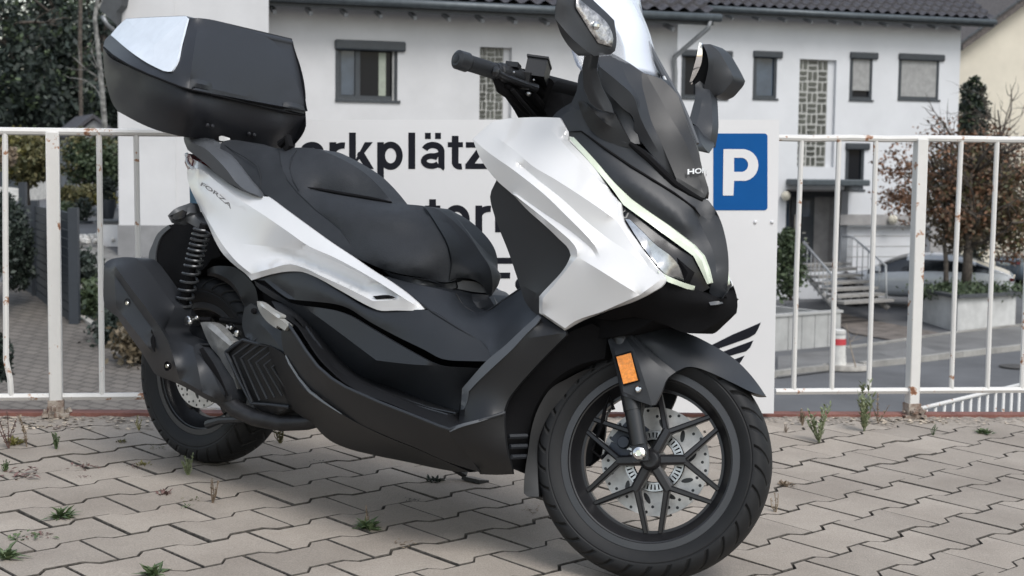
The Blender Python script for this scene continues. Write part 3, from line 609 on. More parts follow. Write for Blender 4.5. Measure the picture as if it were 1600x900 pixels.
# ---- leg shield, tunnel, side covers
panel('knee_shield', M['blk2'], R_, [(776, 281, .196), (765.7, 307, .176), (766.5, 315, .174), (771, 332, .172), (796.7, 400, .162), (812, 446, .158), (820, 470, .158), (838, 491, .160), (846, 494, .170), (850, 470, .178), (898, 408, .196), (900, 392, .200), (880, 370, .204), (850, 340, .208), (810, 303, .206)],
      lines=[[(812, 444, .158), (842, 460, .182)]], t=.006, mirror=True, step=8)
panel('center_tunnel', M['blk2'], R_, [(600, 431, .17), (620, 437, .165), (687, 452, .135), (712, 458, .10), (726, 478, .092), (745, 489, .080), (757, 486.5, .070), (785, 468, .050), (813, 449, .045), (826, 474, .075), (841, 491, .100), (838, 500, .125), (812, 518, .17), (790, 540, .190), (769, 559, .205), (750, 533, .185), (713, 510, .195), (673, 485, .20), (640, 460, .188)],
      lines=[[(757, 492, .075), (785, 482, .07), (823, 466, .07)]], soft=[[(755, 506, .11), (790, 495, .09), (830, 484, .09)], [(690, 472, .165), (720, 500, .168), (745, 518, .168)]], pts=[(770, 530, .15), (760, 515, .135)], mode='close', step=8)
b = MB(); b.tube([BP(813, 451, .047), BP(786, 470, .052), BP(758, 488, .072), BP(745, 491, .082), BP(724, 478, .094), BP(712, 459, .102)], .0022, 6); b.tube([BP(601, 434, .172), BP(640, 461, .19), BP(673, 486, .202), BP(713, 511, .197), BP(749, 533, .188)], .0022, 6); b.build('tunnel_seam', M['blkdark'], R_)
fd = panel('fuel_lid', M['blk2'], R_, [(717, 461, .052), (740, 459, .034), (762, 461, .012), (773, 478, .004), (757, 487, .030), (745, 488, .045), (728, 477, .055)], lines=[[(722, 464, .060), (745, 472, .042), (760, 468, .022)], [(735, 475, .052), (750, 482, .042), (765, 477, .016)]], mode='close', step=5)
panel('seat_hinge_cover', M['grey'], R_, [(711, 441, .062), (716, 438, .058), (745, 441, .024), (756, 446, .008), (762, 458, .002), (740, 456, .028), (714, 451, .060)], mode='close', step=6)
panel('upper_side_panel', M['blk'], R_, [(392, 437, .200), (413, 431, .205), (430, 427, .21), (455, 423.5, .215), (473, 424.5, .22), (487, 430, .222), (530, 455, .228), (586.7, 484, .230), (620, 485.5, .222), (664, 484, .206), (674, 485, .200), (713, 510.5, .196), (750, 533, .190), (769, 556, .200), (760, 564.5, .210), (730, 564, .225), (700, 562.5, .235), (690, 560.5, .238), (666, 548, .240), (617, 524, .240), (570, 498, .238), (547, 483, .235), (535, 478, .235), (523, 475, .235), (500, 472, .232), (462, 468.5, .228), (451.7, 467, .226), (440, 460, .22), (413, 438, .208)],
      lines=[[(416, 434, .203), (440, 452, .214), (462, 467, .224)]], soft=[[(430, 432, .212), (445, 448, .222), (462, 462, .23)], [(480, 445, .232), (540, 470, .24), (600, 500, .24), (680, 520, .222), (740, 545, .205)]], t=.008, mirror=True, step=8)
panel('lower_side_panel', M['blk'], R_, [(396.7, 438, .195), (410, 446, .205), (440, 465, .218), (453, 473, .222), (466, 476.5, .225), (500, 481, .231), (526.7, 486, .236), (548, 494, .240), (570, 507, .242), (620, 536.7, .244), (660, 559, .244), (671.4, 565, .243), (684, 570, .240), (720, 574, .230), (750.7, 575.5, .218), (757, 570, .215), (764, 566, .21), (748, 584, .20), (726, 605, .185), (720, 625, .18), (717, 643, .178), (690, 635, .18), (643, 618, .182), (618, 608, .184), (580, 595, .188), (556, 584, .19), (541, 572, .192), (520, 548, .196), (500, 525, .2), (478, 502, .204), (463, 491, .207), (453, 481, .209), (420, 462, .205), (400, 446, .196)],
      lines=[[(480, 483, .230), (520, 512, .242), (560, 542, .252), (588, 563, .258), (640, 569, .252), (681, 571.5, .244)]], pts=[(600, 590, .215), (660, 600, .21), (700, 610, .2), (540, 545, .225), (500, 510, .218)], t=.008, mirror=True, step=8)
# footboard with ribs
panel('footboard', M['blkdark'], R_, [(424, 470, .205), (440, 474, .208), (455, 482, .210), (466, 492, .213), (482, 508, .21), (503, 531, .206), (522, 553, .202), (541, 572.5, .2), (556, 585, .198), (580, 596, .196), (618, 609, .192), (643, 619, .190), (690, 636, .188), (716, 643, .186), (719, 658, .20), (716, 663, .272), (703, 669, .290), (690, 664, .296), (660, 652, .302), (611, 631.5, .308), (560, 611, .31), (535, 596, .31), (520, 583, .306), (500, 563, .298), (478, 531, .285), (462, 508, .272), (450, 500, .26), (436, 492, .245)],
      lines=[[(440, 484, .225), (462, 498, .235), (485, 528, .25), (510, 562, .262), (530, 583, .268), (560, 598, .270), (611, 618, .268), (660, 638, .262), (690, 648.5, .256), (715, 648.6, .235)], [(450, 487, .215), (480, 519, .228), (510, 553, .236), (540, 580, .242), (575, 600, .24), (640, 625, .23), (700, 644, .22)]], t=.006, mirror=True, step=7)
b = MB(); rim = [(451, 507, .272), (462, 523, .282), (478, 548, .296), (497, 573, .308), (519, 592, .314), (540, 605, .316), (560, 614, .316), (594, 629, .314), (640, 647, .306), (690, 667, .296), (703, 671, .292), (716, 666, .285), (750, 657, .26), (787, 645.5, .22)]
b.tube([BP(*p) for p in rim], .004, 8); b.build('footboard_edge', M['blk2'], R_); b = MB(); b.tube([BP(*p)*np.array([1, -1, 1]) for p in rim], .004, 8); b.build('footboard_edge', M['blk2'], R_)
for k, (dx, dy) in enumerate(((0, 0), (9, 12), (18, 24))):
    b = MB(); b.tube([BP(476+dx, 508+dy, .222), BP(484+dx, 520+dy, .232), BP(492+dx, 534+dy, .24)], .003, 6); b.build('tread_rib', M['blk2'], R_)
b = MB()
for l in ([(545, 587, .242), (575, 602, .245), (620, 620, .24), (670, 637, .232), (712, 646, .225)], [(560, 599, .262), (600, 615, .262), (650, 634, .255), (700, 648, .24)]): b.tube([BP(*p) for p in l], .0025, 6)
b.build('tread_strip', M['blk2'], R_)
panel('footboard_skirt', M['blkdark'], R_, [(449, 503, .262), (462, 523, .280), (478, 549, .294), (497, 574, .306), (519, 593, .312), (540, 606, .314), (560, 615, .314), (594, 630, .312), (640, 648, .304), (690, 668, .294), (703, 672, .290), (735, 715, .225), (750, 738, .20), (700, 722, .235), (650, 700, .262), (600, 680, .275), (560, 662, .28), (534, 646, .282), (505, 628, .28), (485, 612, .276), (465, 586, .268), (446, 556, .262), (440, 535, .258), (440, 515, .255)], soft=[[(470, 560, .285), (510, 605, .296), (570, 640, .3), (640, 670, .29), (700, 700, .26)]], t=.006, mirror=True, step=8)
panel('belly_cowl', M['blkdark'], R_, [(419, 539, .235), (430, 545, .245), (446, 556, .262), (465, 586, .270), (485, 612, .280), (505, 628, .286), (534, 647, .288), (560, 662, .282), (600, 681, .276), (650, 701, .260), (700, 723, .232), (735, 738, .20), (713, 737, .165), (683, 732, .165), (637, 722, .165), (583, 711, .165), (533, 697, .165), (515, 688, .165), (500, 675, .165), (488, 661, .168), (470, 650, .175), (453, 637, .182), (436, 596, .205), (421.6, 553, .228)],
      lines=[[(446, 556, .262), (458, 580, .272), (480, 612, .282), (490, 618, .285), (534, 648, .286)]], soft=[[(450, 600, .235), (500, 650, .228), (560, 690, .22), (640, 712, .205)]], mode='close', step=8)
b = MB(); b.tube([BP(446.5, 556, .266), BP(452, 568, .27), BP(466, 590, .274), (BP(484, 612, .284)), BP(492, 618, .288), BP(505, 628, .29), BP(520, 638, .291), BP(534, 647, .29)], [.002, .003, .003, .004, .004, .003, .002, .001], 6); b.build('belly_edge_highlight', M['fork2'], R_)  # highlight along the belly edge, drawn as a thin tube in brighter grey
panel('front_lower_cowl', M['blkdark'], R_, [(690, 668, .294), (703, 674, .290), (716, 667, .285), (750, 658, .26), (788, 646, .215), (788, 660, .212), (790, 690, .206), (794, 712, .196), (800, 731, .18), (801, 741, .16), (775, 742, .165), (750, 741, .172), (748, 736, .19), (735, 716, .225), (712, 690, .27)], pts=[(745, 695, .245), (770, 710, .215)], t=.006, mirror=True, step=8)
panel('front_lower_edge', M['grey'], R_, [(700, 671, .294), (716, 664, .288), (750, 655, .262), (788, 643, .217), (788, 646, .217), (750, 659, .263), (716, 669, .290), (703, 675, .294)], t=.004, mirror=True, step=7)
panel('leg_cover_highlight', M['grey'], R_, [(840, 492, .186), (845, 496, .192), (840, 504, .202), (823, 521, .213), (801, 545, .225), (771, 573, .235), (746, 597, .235), (732, 612, .233), (729, 630, .234), (725, 640, .236), (720, 640, .224), (722, 607, .222), (735, 592, .224), (760, 564, .226), (790, 539, .216), (813, 517, .204), (834, 498, .192)], t=.004, mirror=True, step=6)  # chamfer highlight put into the colour as a lighter grey strip
panel('inner_leg_cover', M['blkdark'], R_, [(841, 491, .178), (838, 494, .182), (813, 518, .192), (790, 540, .200), (760, 564, .208), (745, 582, .205), (728, 600, .200), (722, 607, .200), (719.5, 626, .204), (718, 645, .212), (716, 663, .24), (750, 655, .252), (787.5, 644, .214), (788.5, 638, .212), (792, 628, .208), (805.5, 608, .202), (824.4, 586, .196), (847, 561.5, .190), (885, 523.5, .180), (884, 518, .178), (860, 504, .175), (845, 493, .176)],
      lines=[[(842, 497, .188), (838, 504, .198), (822, 521, .210), (800, 545, .222), (770, 573, .232), (745, 597, .232), (731, 612, .230), (728, 630, .232), (725, 658, .248)], [(822, 523, .21), (828, 528, .208), (855, 524, .196), (886, 519.5, .182)]], t=.008, mirror=True, step=8)
# ---- tail fairing
M['whiteT'] = M['white']
R1 = [(306.7, 263, .120), (340, 285, .142), (369, 307.8, .162), (413, 336.7, .188), (450, 362, .206), (480, 383, .216), (522, 402, .226), (556, 420, .234), (592, 441, .238), (628, 464, .232)]
top = [(301, 248, .095), (322, 260, .105), (344, 276.7, .122), (356, 285.6, .130), (391, 303, .150), (409, 306.7, .158), (420, 307.5, .162), (450, 330, .176), (480, 352, .188), (519, 380, .20), (551, 401, .208), (580, 421, .212), (611, 440.5, .212), (639, 461, .208), (663.6, 483, .20)]
bot = [(650, 485, .212), (620, 485, .226), (589, 484, .236), (584, 482, .237), (530, 453, .234), (487, 430, .228), (473, 425, .225), (455, 424, .222), (422, 429, .216), (393, 438, .208), (386, 430, .205), (366, 414, .195), (346.7, 394.4, .184), (334, 372, .172), (324.4, 350, .158), (309, 319, .130), (293, 279, .090), (292, 266, .080)]
outl = top+bot
tf = panel('tail_fairing', M['white'], R_, outl,
      lines=[[(301, 262, .105)]+R1+[(655, 481, .21)], [(478, 391.5, .203), (494, 397, .207), (522, 408, .212), (556, 424, .217), (592, 444, .220), (630, 466, .216)],
             [(393, 428, .218), (422, 420, .226), (455, 413, .232), (478, 420, .234), (501, 431, .236), (542.5, 450, .240), (583, 470.5, .242), (627, 468, .232)],
             [(303, 300, .118), (313, 322, .140), (330, 353, .166), (352, 388, .190), (372, 411, .206), (393, 428, .218)],
             [(378, 381, .184), (420, 385, .189), (478, 391.5, .203)]],
      soft=[[(306, 285, .125), (315.6, 314, .146), (335.6, 341, .162), (353, 368, .178), (378, 381, .184)], [(400, 398, .190), (450, 408, .196), (520, 432, .204), (580, 458, .212)]], t=.005, mirror=True, step=7)
panel('fairing_slot', M['deep'], tf[0], [(582, 462.5, .239), (612, 462.5, .236), (617.5, 465.5, .235), (588, 467.5, .240)], t=.003, step=6)
# lettering on the tail
lt = text('lettering', 'FORZA', M['dlogo'], tf[0], Matrix.Identity(4), 1, ext=0, off=.02)
vs_ = lt.data.vertices; x0 = min(v.co.x for v in vs_); x1 = max(v.co.x for v in vs_); h1 = max(v.co.y for v in vs_)
for v in vs_:
    u = (v.co.x-x0)/(x1-x0); h = v.co.y/h1; px = 313+u*48+h*2.5; py = 289.5+u*37.5-h*5-3*sin(u*3.1); v.co = BP(px, py, .128+u*.053+.016)
panel('tail_light', M['red'], R_, [(290, 243, .085), (296, 240, .088), (301, 250, .100), (299, 260, .100), (293, 264.5, .084), (288.5, 254, .078)], mode='close', step=4)
b = MB(); b.tube([BP(291, 243, .088), BP(292, 252, .088), BP(295, 258, .096), BP(300, 262, .104)], .004, 8).ball(BP(292, 242, .088), .007); b.build('tail_light_trim', M['refl'], R_)
# grab rail
panel('grab_rail', M['grey'], R_, [(287, 217, .130), (289, 204, .125), (296, 200, .12), (306, 202, .115), (316, 211, .115), (326, 219, .118), (335, 224, .12), (337, 230, .12), (355.5, 241, .128), (375, 262, .14), (392, 283, .15), (406.5, 301.4, .16), (408.6, 306, .163), (408, 308.5, .166), (391.4, 304, .168), (369, 292, .163), (344, 277, .152), (321.5, 256, .146), (305, 243, .14), (293, 234, .136)],
      lines=[[(289, 219, .150), (303, 224, .156), (320, 232, .162), (335, 245, .168), (353, 264, .172), (372, 288, .174), (385, 298, .174), (406, 306, .170)]], soft=[[(291, 208, .14), (303, 219, .145), (318, 220, .143), (330, 227, .14), (336, 232, .13)]], mode='thin', t=.03, mirror=True, step=6)
# seat
cush = [(337, 229, .11), (348, 222, .085), (361, 218.5, .06), (393, 226, .05), (415, 230, .05), (436.8, 232, .045), (455, 231, .045), (477, 230.7, .045), (496, 232.8, .04), (519, 241.7, .035), (546.7, 255.4, .03), (572, 272, .03), (595, 294.5, .03), (614, 317.7, .03), (640, 319.5, .035), (660, 321.6, .035), (680, 327, .024), (696, 337, .014), (726, 364, .004), (752, 398, 0), (764, 418, 0), (768, 440, 0), (767, 460, 0), (761, 459, .008), (756, 446, .024), (740, 437, .048), (718, 434, .070), (706, 440, .085), (698, 441, .092), (660, 434, .130), (626, 428, .165), (596, 420, .175), (575, 411, .185), (551, 400, .19), (519, 379, .188), (480, 351, .18), (450, 329, .168), (420, 307, .155), (409, 302, .15), (392, 283, .142), (375, 262, .132), (355.5, 241, .12)]
S1 = [(436, 233, .06), (439, 256.5, .115), (449.6, 281.8, .136), (466.5, 302, .146), (494, 328, .156), (520, 348, .166), (532, 358, .170), (546.7, 379, .178), (551, 395, .184)]
S3 = [(466.5, 302, .146), (471, 297, .138), (480, 295, .128), (491.8, 297.6, .118), (520, 303.5, .104), (546.7, 308, .09), (580, 313.5, .066), (614, 317.9, .03)]
seamF = [(662, 324, .045), (668, 332, .062), (681, 352, .080), (699, 386, .088), (704, 412, .086), (701, 437, .090)]
st_ = panel('seat', M['seat'], R_, cush, lines=[S1, [(479, 294, .110), (500, 297.5, .092), (546.7, 306, .065), (580, 311, .045), (610, 316, .030)], S3, seamF], step=8,
      soft=[[(462, 234, .050), (452, 250, .092), (454, 268, .120), (466.5, 302, .146)], [(350, 236, .11), (370, 255, .125), (395, 275, .138), (440, 300, .15)], [(380, 232, .075), (410, 240, .09), (436, 246, .09)], [(500, 250, .062), (530, 268, .064), (560, 290, .052)],
            [(500, 312, .142), (560, 321, .125), (620, 329, .095), (655, 333, .070)], [(500, 330, .165), (560, 350, .165), (620, 365, .140), (665, 375, .112)], [(560, 388, .186), (610, 412, .180), (655, 421, .150), (690, 426, .105)]], mode='close')
b = MB(); b.tube([BP(x, y, w+.0008) for x, y, w in S1], .0013, 6); b.tube([BP(x, y, w+.0008) for x, y, w in seamF], .0013, 6)
b.tube([BP(*p) for p in [(350, 226, .09), (365, 236, .105), (385, 247, .12), (402, 260, .132), (408, 280, .142), (405, 298, .149)]], .0012, 6); b.build('seat_seam', M['seat2'], st_)
panel('seat_front_cover', M['seat2'], st_, [(663, 322, .047), (680, 325.5, .030), (696, 335.5, .018), (726, 362.5, .006), (752, 397, 0), (765, 417, 0), (769.5, 440, 0), (768.5, 461, 0), (761, 460, .010), (756, 446, .028), (740, 437, .052), (718, 434, .074), (702, 438, .094), (706, 412, .092), (701, 386, .094), (683, 352, .086), (670, 332, .068)], soft=[[(690, 347, .046), (720, 380, .038), (742, 412, .030)], [(704, 425, .093), (735, 428, .062), (762, 434, .02)]], mode='close', step=7)
b = MB(); b.tube([BP(x, y, w+.001) for x, y, w in [(464, 234, .050), (455, 246, .088), (452.5, 262, .112), (458, 282, .134), (467, 297, .144)]], .0012, 6); b.build('seat_seam', M['seat2'], st_)
b = MB(); b.tube([BP(*p) for p in [(478, 292.5, .124), (500, 296, .108), (546, 304.5, .082), (580, 310, .060), (612, 316, .034)]], [.001, .004, .005, .0045, .002], 8); b.build('seat_shadow_line', M['deep'], st_)  # crease shadow between backrest and rider seat, drawn as a dark tube
panel('under_seat_trim', M['blk'], R_, [(597, 422, .168), (626, 430, .160), (660, 436, .147), (698, 443, .085), (712, 441, .065), (713, 450, .065), (700, 452, .082), (690, 453, .09), (660, 448, .14), (620, 438, .155)], lines=[[(600, 424, .172), (640, 434, .156), (690, 446, .098)]], mode='close', step=7)
# ---- top case
def bw(x, y, w): return -(w if x < 215 else .207)
case_out = [(161, 74.7, .10), (170, 88, .16), (200, 104, .225), (230.7, 118, .248), (265, 130, .250), (285, 137.5, .240), (300, 141.5, .222), (326.7, 147, .165), (385, 161, .02), (444, 175, -.125), (470, 179.5, -.190), (476, 182, -.205), (470.7, 189, -.20), (460, 202, -.19), (449, 216, -.18), (441, 229, -.17), (420, 228, -.12), (400, 225, -.07), (340, 219, .07), (312, 216, .135), (289, 214, .178), (265, 209, .188), (246.7, 204, .185), (214.7, 190.7, .162), (195, 180, .14), (185, 174.7, .125), (178, 166, .11), (172, 152, .10), (164.5, 122, .09), (162, 100, .085)]
tc_ = panel('top_case', M['case2'], R_, case_out, soft=[[(225, 114, .246), (228, 160, .232), (232, 196, .182)], [(265, 131, .254), (262, 170, .242), (262, 206, .195)], [(293, 140, .240), (295, 175, .225), (298, 212, .175)], [(326.7, 149, .175), (325, 180, .165), (322, 215, .12)], [(440, 177, -.11), (438, 205, -.12), (428, 226, -.135)], [(185, 110, .19), (190, 145, .165), (200, 178, .14)]], mode='to', wb=bw, step=9)
lid_out = [(161, 73, .112), (164, 62, .108), (173, 53, .105), (186, 39, .10), (197, 29, .10), (240, 26.5, .13), (289, 24.5, .16), (294, 27.5, .165), (310, 28, .150), (326.7, 30, .115), (375, 43, .0), (415, 57.5, -.095), (428, 65, -.13), (436, 75, -.145), (446, 93, -.16), (455, 112, -.172), (466, 137, -.19), (474.7, 160, -.205), (477.5, 172, -.212), (476, 179, -.212), (470, 178, -.195), (444, 173, -.125), (385, 159.5, .02), (326.7, 145.5, .170), (300, 140, .232), (285, 136, .248), (265, 128.5, .257), (230.7, 115, .255), (200, 100, .235), (175, 85, .175)]
lid = panel('lid', M['case'], tc_, lid_out, lines=[[(297, 128, .236), (330, 138, .162), (390, 152, .008), (440, 165, -.118), (470, 172, -.190)], [(311, 31, .150), (306, 60, .190), (300, 100, .225), (297, 128, .236)], [(173, 56, .118), (206, 84, .212), (241, 105, .242), (266, 115, .252), (274, 111, .25), (294, 30, .17)]],
      soft=[[(330, 40, .118), (326, 80, .150), (326, 110, .162), (328, 130, .165)], [(375, 50, .006), (385, 100, .008), (390, 140, .008)], [(420, 70, -.10), (440, 120, -.13), (455, 155, -.16)], [(290, 60, .200), (284, 100, .236), (282, 125, .246)]], mode='to', wb=bw, step=9)
panel('reflector_panel', M['refl'], lid, [(173, 54.7, .115), (184, 41, .108), (197, 29.3, .108), (240, 27, .138), (289, 25, .166), (293, 29, .172), (283, 67, .215), (271, 108, .252), (268, 111.5, .256), (262.7, 112, .257), (241, 104, .248), (207, 83, .218)], lines=[[(197, 30, .11), (240.8, 70, .212)], [(291, 27, .170), (240.8, 70, .212)], [(240.8, 70, .212), (241, 104, .248)]], t=.006, mirror=True, step=8)
b = MB(); b.tube([BP(*p) for p in [(162, 74, .118), (175, 86, .18), (200, 101.5, .24), (230.7, 116, .262), (265, 129.5, .262), (285, 137, .252), (300, 141, .236), (326.7, 146.5, .176), (385, 160.5, .028), (444, 174.5, -.118), (476, 180.5, -.208)]], .0030, 6); b.build('lid_seal', M['deep'], lid)
for (x, y, w) in ((311, 131, .208), (456, 167, -.150)):
    k = panel('latch', M['blk2'], tc_, [(x-15, y+3, w+.030), (x-13, y-7, w+.026), (x-9, y-8, w+.018), (x+14, y-2, w-.034), (x+16, y+6, w-.04), (x+15, y+10, w-.038), (x+3, y+7, w-.006), (x-11, y+4, w+.024), (x-12, y+9, w+.026), (x-16, y+8, w+.032)], lines=[[(x-10, y-3, w+.03), (x+12, y+3, w-.025)]], t=.012, step=5)
for x, y, w in ((324, 196, .156), (331.5, 197.5, .138), (389, 209, -.02), (397, 211, -.04)):
    b = MB(); b.ball(BP(x, y, w), .0065, 10); b.build('case_screw', M['case2'], tc_)
panel('warning_sticker', M['label'], R_, [(342, 213.5, .08), (346, 212, .075), (358, 215.5, .055), (359, 218.5, .055), (345, 220, .075), (342.5, 219, .08)], lines=[], t=.002, step=5)
b = MB(); b.tube([BP(438, 226, .05), BP(450, 216, .05), BP(452, 228, .05), BP(448, 234, .05)], .012, 8); b.build('case_mount', M['deep'], R_)
panel('case_carrier', M['grey'], R_, [(292, 204, .132), (300, 200, .13), (312, 206, .125), (320, 216, .122), (334, 221, .12), (337, 230, .118), (330, 232, .12), (318, 224, .14), (304, 221, .146), (292, 212, .14)], mode='thin', t=.02, mirror=True, step=5)
# ---- rear hugger, plate holder, indicator
panel('plate_holder', M['deep'], R_, [(262, 352, .09), (290, 346, .09), (302, 330, .09), (312, 345, .09), (322, 352, .10), (345, 400, .10), (330, 405, .09), (318, 420, .09), (300, 430, .09), (282, 470, .09), (267, 463, .09), (250, 443, .09), (236, 424, .09), (233, 397, .09), (238, 382, .09), (247, 366, .09)], mode='close', step=10)
panel('flap_edge', M['grey'], R_, [(247, 364, .095), (262, 352, .095), (266, 356, .095), (253, 368, .095), (243, 396, .095), (243, 420, .095), (236, 425, .095), (232.5, 397, .095), (238, 382, .095)], mode='close', step=6)
panel('rear_turn_signal', M['grey'], R_, [(262, 337, .20), (272, 327, .19), (290, 319.5, .15), (297, 317, .13), (303, 335, .125), (322, 352, .12), (312, 358, .12), (290, 346, .14), (275, 351, .17), (268, 348, .19)], lines=[[(266, 340, .205), (285, 331, .17), (300, 333, .135)]], mode='thin', t=.03, mirror=True, step=5)
panel('signal_lens', M['gloss'], R_, [(264, 338, .207), (285, 328, .172), (291, 331, .165), (288, 340, .165), (274, 344, .19)], t=.004, mirror=True, step=5)
panel('number_plate', M['euro'], R_, [(296, 290, .045), (309, 322, .05), (309, 326, .05), (297, 322, .045)], t=.003, step=6)
panel('rear_hugger', M['blkdark'], R_, [(323.7, 421, .095), (334.4, 416, .095), (348, 415.5, .095), (362.8, 417, .098), (378, 426, .1), (391, 438, .102), (399, 450, .104), (402, 462, .105), (404, 480, .105), (396, 490, .105), (384, 486, .100), (376, 468, .094), (366, 453, .09), (356, 443, .088), (345, 437, .086), (334, 432, .086), (323.7, 431, .088)],
      lines=[[(324, 424, .10), (345, 430, .102), (360, 439, .104), (372, 455, .106), (382, 478, .108)]], mode='close', step=7)
# ---- shock absorbers
for s in (1, -1):
    g = lambda x, y, w: BP(x, y, w)*np.array([1, s, 1])
    t0, t1 = g(318, 350, .165), g(281, 498, .165); b = MB(); b.tube([t0, t1], .010, 12); b.tube([t0+(t1-t0)*.55, t1], .014, 12); shk = b.build('shock_absorber', M['deep'], R_)
    u = (t1-t0)/np.linalg.norm(t1-t0); n1 = np.cross(u, [0, 1, 0]); n1 /= np.linalg.norm(n1); n2 = np.cross(u, n1); pts = []; a = 0
    for k in range(330):
        t = .05+.87*k/329; tt = k/329; a += (2*pi/20)*(1.0 if tt < .42 else .62); pts.append(t0+(t1-t0)*t+.0225*(cos(a)*n1+sin(a)*n2))
    b = MB(); b.tube(pts, .0042, 6); b.build('coil_spring', M['spring'], shk)
b = MB(); b.lathe([(0, -.012), (.010, -.012), (.013, -.009), (.013, .03)], BP(297, 501, .19), n=16); b.ball(BP(297, 504, .205), .009); b.build('shock_bolt', M['steel'], R_)
# ---- muffler cover
C_a = [(174.6, 409, .300), (190, 430, .305), (204.8, 450.4, .310), (235, 490, .312), (263, 535.4, .312), (268, 548, .312), (274, 570, .310), (280, 592, .305)]
mf = panel('muffler', M['exh'], R_, [(164, 411, .27), (168, 407.5, .262), (176, 404, .25), (190, 402, .235), (204.8, 402, .22), (214, 404, .215), (222, 411, .212), (233, 424, .21), (253, 452, .21), (272.8, 478.8, .21), (268, 492, .22), (257.6, 514.6, .235), (263, 522, .235), (275, 527, .23), (301, 541, .250), (311, 536.5, .23), (319.6, 541, .205), (328.5, 548, .205), (343, 570, .212), (357, 592.5, .218), (361, 607, .22), (362.5, 622.7, .22), (360.5, 632, .218), (344.5, 633, .23), (319.6, 622.7, .25), (300, 611, .24), (278.7, 600, .25), (262, 593, .255), (246.7, 587, .26), (241, 583, .262), (220, 549, .27), (200, 521, .272), (184, 496, .275), (172, 487, .275), (164, 480, .274), (162, 470, .274), (161.5, 446.7, .274), (162, 418, .272)],
      lines=[C_a, [(182, 481, .305), (210, 515, .31), (238.8, 552, .312)], [(178, 424, .296), (180, 450, .30), (182, 481, .305)], [(238.8, 515, .298), (240.6, 552, .300)], [(178, 428, .290), (205, 468, .296), (238.8, 515, .298)], [(301, 542, .262), (306, 560, .280), (312, 590, .284), (317, 618, .280)], [(304, 545, .258), (330, 580, .262), (352, 622, .25), (357, 628, .242)], [(280, 592, .305), (300, 603, .290), (317, 613, .280), (345, 627, .256)]],
      mode='to', wb=.15, step=7, corner=14)
for x, y, w in ((199.5, 474, .296), (262, 572, .312)):
    b = MB(); b.lathe([(.0135, -.002), (.012, -.003), (.0095, .004), (.0095, .006)], BP(x, y, w), n=16); b.build('bolt_recess', M['deep'], mf); b = MB(); b.lathe([(0, -.004), (.005, -.004), (.007, -.001), (.007, .004)], BP(x, y, w), n=14); b.build('muffler_bolt', M['chrome'], mf)
panel('muffler_slot', M['deep'], mf, [(236, 515, .304), (240, 517, .304), (241.5, 550, .305), (237, 542, .304)], t=.003, step=6)
panel('pipe_guard_recess', M['deep'], mf, [(311, 546, .262), (316, 543, .258), (335, 572, .258), (356, 618, .24), (352, 619, .243), (330, 585, .258)], t=.003, step=6)
b = MB(); b.tube([BP(345, 618, .215), BP(370, 640, .20), BP(400, 654, .19), (BP(440, 662, .17)), BP(480, 660, .15), BP(520, 650, .13)], [.024, .024, .022, .020, .020, .02], 16); b.build('exhaust_pipe', M['pipe'], R_)
b = MB(); b.tube([BP(325, 663, .10), BP(345, 657, .115), BP(390, 655, .125)], [.013, .010, .008], 8); b.build('swingarm_bar', M['blk2'], R_)
# ---- engine side
panel('swingarm_casting', M['cast'], R_, [(313, 504, .20), (322, 503, .20), (334, 507, .20), (350, 522, .202), (366, 538, .205), (356, 546, .205), (353, 549, .205), (362, 575, .204), (371, 606.7, .20), (367.6, 613, .198), (360, 611, .197), (352, 585, .196), (344.5, 560.5, .196), (330, 543, .196), (321, 525, .197)],
      lines=[[(320, 507, .207), (335, 520, .209), (360, 541, .210)], [(338, 528, .208), (340, 558, .206)]], t=.03, step=6)
panel('engine_case', M['cast'], R_, [(358.7, 612, .165), (372, 612, .165), (385, 612, .165), (394, 630, .165), (400, 642, .165), (395, 645, .165), (370, 634, .165), (361, 628, .165)], t=.05, step=8)
rg = panel('fan_cover', M['blkdark'], R_, [(352, 549, .205), (360, 540, .21), (378, 530.5, .215), (384, 530, .215), (400, 535.6, .21), (421, 536, .205), (440, 580, .20), (461, 633, .185), (445, 642, .18), (425.6, 647, .178), (405, 640, .18), (392, 630, .185), (370, 590, .198)], t=.06, step=9)
for k in range(7):
    vx, vy = 364+12.2*k, 556+3.6*k; b = MB()
    up = (vx+38-k*2.5, vy-27+k*1.5); lo = (vx+30-k*.5, vy+72-k*6)
    b.tube([BP(up[0], up[1], .212), BP(vx, vy, .222), BP(lo[0], lo[1], .200)], .0032, 6); b.build('fan_cover_rib', M['blk2'], rg)
b = MB(); b.tube([BP(353, 550, .212), BP(380, 531, .218), BP(402, 537, .214), BP(421, 540, .21)], .005, 8); b.tube([BP(353, 550, .212), BP(372, 590, .208), BP(393, 630, .196), BP(425, 633, .19), (BP(452, 636, .188))], .005, 8); b.build('fan_cover_frame', M['blk2'], rg)
panel('fan_cover_base', M['blkdark'], rg, [(392, 628, .20), (452, 636, .19), (461, 634, .188), (425.6, 647.5, .18), (405, 641, .185)], t=.05, step=7)
panel('side_bracket', M['blk'], R_, [(382, 481, .19), (392, 474, .195), (400, 478, .20), (407, 489, .205), (420, 503, .215), (434, 514, .22), (447, 521, .228), (449, 545, .235), (447, 557, .24), (430, 546, .235), (419, 539, .228), (400, 535, .215), (383, 526, .20), (378, 505, .19)], lines=[[(400, 500, .21), (425, 525, .228), (446, 556, .242)]], t=.02, mirror=True, step=7)
